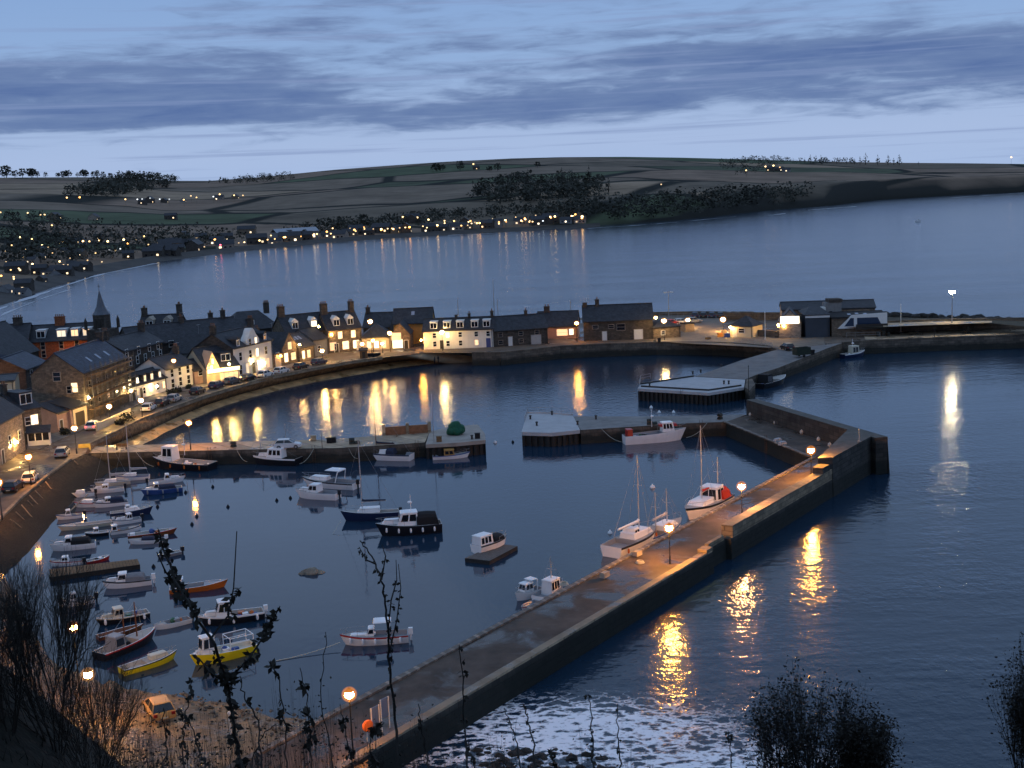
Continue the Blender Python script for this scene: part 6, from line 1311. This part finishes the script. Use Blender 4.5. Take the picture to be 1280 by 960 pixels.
# green net heap and gear on the quay head
mb=MB(); 
for k in range(9):
    a=2*PI*k/9; t_=MB().ball((0,0,0),.75,.75,.7,10,6); c=Vector((.75*math.cos(a),.6*math.sin(a),.55+.45*random.random())); s=random.random()*30
    mb.add([Vector(v)*(1+.35*mnoise.noise(Vector(v)*1.7+Vector((s,0,0))))+c for v in t_.v],t_.f)
t_=MB().ball((0,0,0),1.1,1.,1.,12,8); mb.add([Vector(v)*(1+.35*mnoise.noise(Vector(v)*1.5))+Vector((0,0,1.15)) for v in t_.v],t_.f)
o=mb.build('net_heap',GREENNET,None,True); o.location=W(570,543,ZD+.02); tag(o,'big green heap of fishing nets on the head of the middle quay','net heap')
for x,y,m_,l in ((549,552,WOOD,'brown crate at the edge of the middle quay head'),(597,548,CANVB,'black crate on the corner of the middle quay head'),(412,553.5,CANVB,'dark creel on the middle quay near the white car'),(417,553,CANVB,'second dark creel beside the lamp post line on the middle quay'),(392,551,CONC,'low pale box at the back of the middle quay')):
    o=MB().box(-.4,.4,-.35,.35,0,.75).box(-.44,.44,-.39,.39,.752,.85).build('crate',m_); o.location=W(x,y,ZD+.02); tag(o,l,'crate')
t=thing('bench','dark bench on the middle quay near its root','bench',W(152,562,ZD),0); MB().box(-.9,.9,-.22,.22,.42,.48).build('seat',WOOD,t); MB().box(-.9,.9,.2,.25,.5,.95).build('backrest',WOOD,t)
for s_ in (-.75,.75): MB().box(s_-.05,s_+.05,-.2,.2,0,.42).build('leg',IRON,t)
t=thing('barrier','yellow-lit barrier block at the root of the middle quay','barrier',W(106,562.5,ZD+.3),.2); MB().frus((-.9,.9,.3),(-.9,.9,.15),0,1.).build('body',M('yellow barrier paint',(.5,.36,.06),.6,.2),t); MB().box(-1.,1.,-.35,.35,-.3,.05).build('base',CONC,t)
# notice boards and lifebuoy stand near the breakwater root
for x,y,h,l in ((470,918,2.1,'blue-grey notice board on the breakwater, nearer the lifebuoy stand'),(482,912,2.4,'taller notice board with white edge beyond the first one')):
    t=thing('notice_board',l,'notice board',W(x,y,ZD+.01),.9); MB().box(-.45,.45,-.04,.04,h-1.4,h).build('panel',M('notice panel',(.12,.17,.26),.5,.1),t)
    for s_ in (-.4,.4): MB().box(s_-.04,s_+.04,-.08,-.042,0,h+.05).build('leg',TRIM,t)
t=thing('lifebuoy_stand','orange lifebuoy housing on a stand at the breakwater root','lifebuoy stand',W(461,928,ZD+.01),.8); MB().lathe([(.05,-.12),(.42,-.12),(.45,0),(.42,.1),(.05,.14)],n=14).build('housing',M('lifebuoy orange',(.75,.17,.03),.5,.1),t); t.children[0].rotation_euler=(PI/2,0,0); t.children[0].location=(0,0,1.25); MB().box(-.05,.05,.13,.19,0,1.2).build('post',TRIM,t)
# stacked pale blocks by the moored yachts
for x,y,l in ((797,694,'pale stone block at the breakwater edge beside the large yacht'),(756,721,'small pale box lying on the breakwater deck')):
    o=MB().frus((-.5,.5,.3),(-.46,.46,.27),0,.5).build('block',TRIM_S); o.location=W(x,y,ZD+.17); o.rotation_euler=(0,0,.9); tag(o,l,'block')
# ------------------------------------------------------------------ two people on the slipway
def person(label,x,y,z,rz,jm,tm,hm,arm=.18):
    t=thing('person',label,'person',W(x,y,z),rz)
    V=[(0,0,.95),(0,0,1.15),(0,0,1.38),(0,0,1.5),(.02,0,1.6),(.02,0,1.74), (0,.1,.88),(.03,.11,.5),(0,.12,.08),(.14,.12,.03), (0,-.1,.88),(.05,-.11,.5),(-.06,-.12,.08),(.08,-.12,.03), (0,.2,1.42),(-.03,.27,1.14),(arm,.27,.92), (0,-.2,1.42),(-.03,-.27,1.14),(arm*.5,-.27,.9)]
    E=[(0,1),(1,2),(2,3),(3,4),(4,5),(0,6),(6,7),(7,8),(8,9),(0,10),(10,11),(11,12),(12,13),(2,14),(14,15),(15,16),(2,17),(17,18),(18,19)]
    R=[.15,.14,.17,.06,.1,.09,.1,.075,.05,.04,.1,.075,.05,.04,.075,.055,.04,.075,.055,.04]
    me=bpy.data.meshes.new('body'); me.from_pydata(V,E,[]); o=bpy.data.objects.new('body',me); col.objects.link(o); o.parent=t
    md=o.modifiers.new('skin','SKIN'); 
    for s,r in zip(me.skin_vertices[0].data,R): s.radius=(r,r)
    me.skin_vertices[0].data[0].use_root=True
    o.modifiers.new('sub','SUBSURF').levels=1; o.modifiers['sub'].render_levels=2
    me.materials.append(jm); 
    MB().ball((.01,0,1.75),.115,.1,.1,8,5).build('hair',hm,t,True); MB().lathe([(.19,.84),(.2,1.1),(.235,1.36),(.14,1.47),(.08,1.49)],n=10).build('jacket',tm,t,True)
    return t
person('person in a dark coat standing at the foot of the slipway',543,457.5,.2,2.4,M('dark trousers',(.015,.015,.02),.9,.1),M('dark coat',(.02,.02,.025),.9,.1),M('dark hair',(.015,.01,.008),.8,.1)) if False else None
person('person in dark clothes at the water end of the slipway, nearer the white terrace',548,453.5,.9,2.6,M('dark trousers',(.015,.015,.02),.9,.1),M('dark coat',(.02,.02,.025),.9,.1),M('dark hair',(.015,.01,.008),.8,.1))
person('person in dark clothes at the water end of the slipway, nearer the beach',543.5,455.5,.6,.4,M('dark trousers',(.015,.015,.02),.9,.1),M('grey coat',(.035,.035,.04),.9,.1),M('dark hair',(.015,.01,.008),.8,.1))
def creel(label,x,y,z,k,rz,group=None):
    t=thing('creel',label,'creel',W(x,y,z)+Vector((0,0,.5*k)),rz,group); MB().box(-.4,.4,-.28,.28,0,.06).build('base',WOOD,t); mb=MB()
    for xx in (-.38,0,.38): mb.path([(xx,-.26,.06),(xx,-.24,.3),(xx,0,.46),(xx,.24,.3),(xx,.26,.06)],.03,n=4)
    mb.tube((-.38,0,.46),(.38,0,.46),.03,n=4).build('frame',RUBBER,t); MB().add([(-.38,-.25,.062),(.38,-.25,.062),(.38,-.23,.3),(.38,0,.44),(.38,.23,.3),(.38,.25,.062),(-.38,.25,.062),(-.38,.23,.3),(-.38,0,.44),(-.38,-.23,.3)],[(0,1,2,9),(9,2,3,8),(8,3,4,7),(7,4,5,6)]).build('net',M('creel netting',(.05,.06,.055),.9,.3,8),t)
for i,(x,y,z,n_) in enumerate(((1098,420.5,ZS,2),(1104,420.2,ZS,3),(1110,420,ZS,2),(1146,418.6,ZS,2),(1152,418.4,ZS,1),(1205,417,ZS,2),(1211,416.8,ZS,3))):
    for k in range(n_): creel('lobster creel stacked along the lit north pier roadway',x,y,z+.005,k,.3*i,'creels on the north pier')
for i,(x,y,n_) in enumerate(((812,531,2),(818,530.8,1),(900,524,2))):
    for k in range(n_): creel('lobster creel stacked on the cross quay deck',x,y,ZD+.005,k,.4*i,'creels on the cross quay')
for i,(x,y,n_) in enumerate(((440,555,2),(446,554.7,1),(292,559,2))):
    for k in range(n_): creel('lobster creel stacked on the middle quay deck',x,y,ZD+.005,k,.4*i,'creels on the middle quay')
for x,y,l in ((705,731,'coil of rope on the breakwater deck above the moored white boats'),(800,704,'coil of rope on the breakwater deck beside the lamp near the large yacht')):
    mb=MB()
    for j in range(3):
        r_=.42-.05*j; pp=[(r_*math.cos(a*PI/8),r_*math.sin(a*PI/8),.06+.09*j) for a in range(17)]; mb.path(pp,.05,n=5)
    o=mb.build('rope_coil',ROPE); o.location=W(x,y,ZD+.01); tag(o,l,'rope')
# low garden shrubs along the street
def shrub(label,x,y,w,h,m=FOLB,z=ZS,group=None):
    t=thing('shrub',label,'shrub',W(x,y,z),0,group); mb=MB()
    for k in range(5): a=k*1.3; mb.tube((0,0,0),(w*.5*math.cos(a),w*.5*math.sin(a),h*.7),.04,.015,4)
    mb.build('stem',BARK,t); mb=MB()
    for _ in range(130):
        a=random.uniform(0,2*PI); rr=w*math.sqrt(random.random())*random.uniform(.6,1.1); c=Vector((rr*math.cos(a),rr*math.sin(a),h*random.uniform(.15,1.)*(1-.35*(rr/w)**2))); s=.16
        mb.add([c+Vector((random.gauss(0,s),random.gauss(0,s),random.gauss(0,s))) for _ in range(4)],[(0,1,2,3)])
    mb.build('foliage',m,t)
for x,y,w_,h_,l in ((160,527,1.6,1.8,'yellow-lit garden shrub before the scaffolded hall'),(150,531,1.,1.,'low dark shrub by the street lamp of the hall'),(214,494,.9,1.2,'dark shrub at the near end of the white house front'),(222,491,.9,1.1,'dark shrub before the middle of the white house front'),(236,486.5,.6,1.,'small potted shrub at the far end of the white house'),(82,544,.9,1.2,'dark shrub against the pink store wall')): shrub(l,x,y,w_,h_)
wall_along('garden_wall','pale lit garden wall in front of the scaffolded hall',[(122,539),(142,530),(164,519)],ZS,1.3,.3,CREAM)
# ------------------------------------------------------------------ near plants on the hillside
def cpt(px,py,d): r=ray(px,py); return CAM+r*(d/r.dot(cF))
def weed(label,path,d,r=.012,leaf=1.,branches=(),dense=1.,group='dead weed stalks on the near hillside'):
    pts=[cpt(x,y,d+.15*math.sin(i*1.3)) for i,(x,y) in enumerate(path)]
    b=pts[0].copy(); b.z=hill_z(b.x,b.y)-.1
    if b.z>pts[0].z: b.z=pts[0].z-.5
    root=b.copy(); t=thing('weed_stalk',label,'weed',root,0,group); lc_=[p-root for p in [b]+pts]
    sm=[]
    for i in range(len(lc_)-1):
        for k in range(6): sm.append(lc_[i].lerp(lc_[i+1],k/6)+Vector((random.gauss(0,.0035),random.gauss(0,.0035),0)))
    sm.append(lc_[-1]); MB().path(sm,r,r*.35,5).build('stem',STEM,t)
    brs=[]
    for br in branches:
        bp=[cpt(x,y,d+random.uniform(-.1,.1))-root for x,y in br]; MB().path(bp,r*.6,r*.25,4).build('stem',STEM,t); brs.append(bp)
    mb=MB(); 
    def leaves(pl_,skip):
        for i in range(skip,len(pl_)-1):
            L=(pl_[i+1]-pl_[i]).length
            if mnoise.noise(pl_[i]*5.5+Vector((len(path),0,path[0][0]*.01)))<-.08: continue
            for _ in range(max(1,int(L*85*dense))):
                c=pl_[i].lerp(pl_[i+1],random.random()); s=leaf*random.uniform(.007,.019)
                a=Vector((random.gauss(0,1),random.gauss(0,1),random.gauss(-.3,.8))).normalized(); q=a.orthogonal().normalized(); q.rotate(Matrix.Rotation(random.uniform(0,6.28),3,a))
                tip=c+a*s*2.; md=c+a*s; w=q*s*.55
                mb.add([c,md+w,tip,md-w],[(0,1,2,3)])
                if random.random()<.35:
                    c2=c+a*s*1.2; mb.add([c2,c2+Vector((s*.5,0,-s*.6)),c2+Vector((s*.1,0,-s*1.5)),c2+Vector((-s*.4,0,-s*.7))],[(0,1,2,3)])
    leaves(sm,6)
    for b_ in brs: leaves(b_,0)
    mb.build('leaves',LEAF,t); return t
weed('tallest leafy dead weed stalk leaning across the moored boats',[(306,985),(296,930),(287,865),(268,805),(238,760),(215,715),(203,684),(198,664)],5.,.009,1.25,(((284,850),(310,825),(333,790),(350,758)),((262,800),(285,770),(292,735),(296,664)),((225,735),(207,715),(196,690)),((285,855),(262,840),(248,822))),2.0)
weed('tall forked dead stalk with curled seed heads over mid harbour',[(499,990),(494,900),(487,830),(484,770),(477,725),(466,695),(450,676)],5.4,.0075,.8,(((485,790),(489,750),(496,725),(495,700)),((487,815),(496,775),(501,735),(498,705)),((477,725),(482,695),(477,680)),((470,705),(458,700),(449,684))),.9)
WS=[([(330,985),(322,900),(305,870),(300,845)],'dead stalk with hanging leaves above the lit beach',1.6,1.2),([(362,985),(356,920),(350,850),(338,826)],'drooping leafy weed over the harbour edge',1.6,1.3),([(392,985),(388,930),(384,870),(375,835)],'bushy dead weed by the foot of the breakwater',1.9,1.6),([(420,985),(412,930),(400,880),(407,790)],'thin leafless stalk rising beside the bushy weed',.7,.25),([(446,985),(440,950),(432,915),(425,880)],'short leafy weed before the landward breakwater lamp',1.7,1.4),([(586,985),(581,900),(578,850),(574,806)],'weed with a tufted top over the breakwater deck',1.2,.5),([(540,985),(532,940),(526,905),(523,880)],'small tufted weed beside the breakwater wall',1.3,.9),([(232,985),(228,930),(232,890),(240,850)],'dead weed leaning over the parked car',1.5,.9),([(268,985),(250,940),(236,900),(222,885)],'forked weed on the lit sand',1.4,.9),([(656,985),(646,930),(636,900),(630,885)],'thin dark stalk over the white surf, nearest the rocks',.8,.4),([(672,985),(664,920),(656,885),(654,880)],'pair stalk over the white surf',.8,.4),([(742,985),(741,930),(739,890),(735,868)],'straight dark stalk in front of the surf',1.,.5),([(776,985),(774,940),(773,910),(772,880)],'short straight stalk near the end of the surf',.9,.5),([(916,985),(914,950),(912,925),(908,915)],'bare stalk left of the leafy bush',.9,.7),([(955,985),(952,940),(950,915),(951,895)],'leafy stalk beside the leafy bush',1.3,1.),([(200,985),(208,945),(207,915),(204,885)],'weed at the edge of the dark hill shoulder',1.,.7),([(480,985),(470,960),(462,930),(470,905)],'low leafy weed at the hill edge by the forked stalk',1.7,1.4),([(312,985),(318,940),(332,915),(345,905)],'leafy side weed over the beach sand',1.6,1.2),([(600,985),(592,960),(588,940),(585,925)],'low leafy weed before the shore rocks',1.5,1.1),([(700,990),(694,962),(690,945),(688,938)],'low weed tuft below the surf',1.4,1.)]
for i,(pth,l,lf,dn) in enumerate(WS): weed(l,pth,4.6+.35*(i%5),.0045,lf*.72,(),dn*1.5)
# bare tree and shrubs
def twigs(mb,p,d,L,r,lev,tw,nb=3,sp=.5):
    n=3; q=p.copy()
    for i in range(n):
        d2=(d+Vector((random.gauss(0,.1),random.gauss(0,.1),.05))).normalized(); q2=q+d2*(L/n); mb.tube(q,q2,r*(1-.25*i/n),r*(1-.25*(i+1)/n),4 if lev>1 else 3,0,False); q=q2; d=d2
        if lev>0 and i>0 or lev>2:
            for _ in range(nb if i==n-1 else 1):
                a=d.orthogonal().normalized(); a.rotate(Matrix.Rotation(random.uniform(0,6.28),3,d)); dd=(d+a*random.uniform(.35,1.)*sp*1.6+Vector((0,0,.12))).normalized()
                if lev>0: twigs(mb,q,dd,L*random.uniform(.55,.85),r*.58,lev-1,tw,nb,sp)
    if lev==0: tw.append(q)
def bare_tree(label,x,y,d,H,nst,lev=4,name='bare_tree',leafy=0,spread=.45,lmat=LEAF,top=700,wide=None):
    b=cpt(x,y,d); b.z=min(b.z,hill_z(b.x,b.y))-.3; t=thing(name,label,'tree' if name=='bare_tree' else 'bush',b)
    mb=MB(); tw=[]
    for i in range(nst):
        a=2*PI*i/nst+random.random(); dd=Vector((spread*math.cos(a)*random.uniform(.3,1),spread*math.sin(a)*random.uniform(.3,1),1)).normalized(); twigs(mb,Vector((.12*math.cos(a),.12*math.sin(a),0)),dd,H*.36,H*(.0085 if name!='bush' else .013),lev,tw,3,.5)
    mb.build('branches',BARK,t)
    zm=sorted(q.z for q in tw)[int(len(tw)*.985)]; wm=sorted(math.hypot(q.x,q.y) for q in tw)[int(len(tw)*.95)]; s=HZ(b,top)/zm
    sx=(wide/F*d/wm) if wide else s
    for o in t.children:
        for v in o.data.vertices: v.co=(v.co.x*sx,v.co.y*sx,v.co.z*s)
    tw=[Vector((q.x*sx,q.y*sx,q.z*s)) for q in tw]
    if leafy:
        mb=MB()
        for q in tw:
            for _ in range(leafy):
                c=q+Vector((random.gauss(0,.045),random.gauss(0,.045),random.gauss(0,.045)))*(d/11); L=random.uniform(.016,.04)*d/11; a=Vector((random.gauss(0,1),random.gauss(0,1),random.gauss(0,.7))).normalized(); w=a.orthogonal().normalized(); w.rotate(Matrix.Rotation(random.uniform(0,6.28),3,a))
                mb.add([c,c+a*L*.5+w*L*.26,c+a*L,c+a*L*.5-w*L*.26],[(0,1,2,3)])
        mb.build('foliage',lmat,t)
    return t
bare_tree('large bare many-stemmed tree at the hill corner before the moored boats',70,925,25,4.4,7,4,top=690,wide=78,spread=.7)
bare_tree('bare tree at the edge of the hill over the shore road lamp',10,900,24,4,7,4,top=705,wide=66,spread=.7)
bare_tree('low bare bush leaning from the hill shoulder towards the beach',112,940,24,2.4,7,4,spread=.9,top=810,wide=70)
bare_tree('small dark leafy bush over the sea, in front of the dark water',1018,1010,11,1.6,8,4,'bush',2,.85,top=862,wide=74)
bare_tree('dark rounded leafy bush at the very edge of the sea view',1296,1010,11,1.8,9,4,'bush',2,.7,top=832,wide=60)
bare_tree('low leafy bush beside the sea bush',1082,1015,11,1.4,6,4,'bush',3,.8,top=902,wide=46)
for x,d_,tp,wd,l in ((150,9.,868,62,'bare twiggy bush hiding part of the parked car'),(215,7.5,885,58,'bare twiggy bush between parked car and tallest weed stalk'),(300,7.,892,60,'bare twiggy bush in front of the white marker post'),(250,6.,900,60,'tangle of bare twigs under the tallest weed stalk'),(345,5.5,885,55,'tangle of bare twigs over the lit sand'),(400,6.,872,45,'tangle of bare twigs beside the breakwater root'),(455,5.5,905,50,'low bare twigs by the forked stalk'),(540,6.5,905,55,'low bare twigs at the foot of the breakwater wall'),(640,6.,930,60,'low bare twigs below the surf'),(760,6.,938,60,'low thin twigs under the end of the surf'),(180,7.,905,50,'bare twigs at the edge of the hill shoulder')):
    bare_tree(l,x,1010,d_,.9,7,3,'bare_bush',1,.7,top=tp,wide=wd)
# rough grass tufts on the shoulder of the hill
mb=MB()
for i in range(5200):
    x=random.uniform(-17,-4); y=random.uniform(14,36); z=hill_z(x,y)
    h=random.uniform(.1,.35); w=.015; a=random.uniform(0,6.28); k=Vector((math.cos(a)*w,math.sin(a)*w,0)); p=Vector((x,y,z-.03)); mb.add([p-k,p+k,p+Vector((random.gauss(0,.12),random.gauss(0,.12),h))],[(0,1,2)])
tag(mb.build('rough_grass',HILLG),'rough dark grass on the hill shoulder',None,None,'stuff')
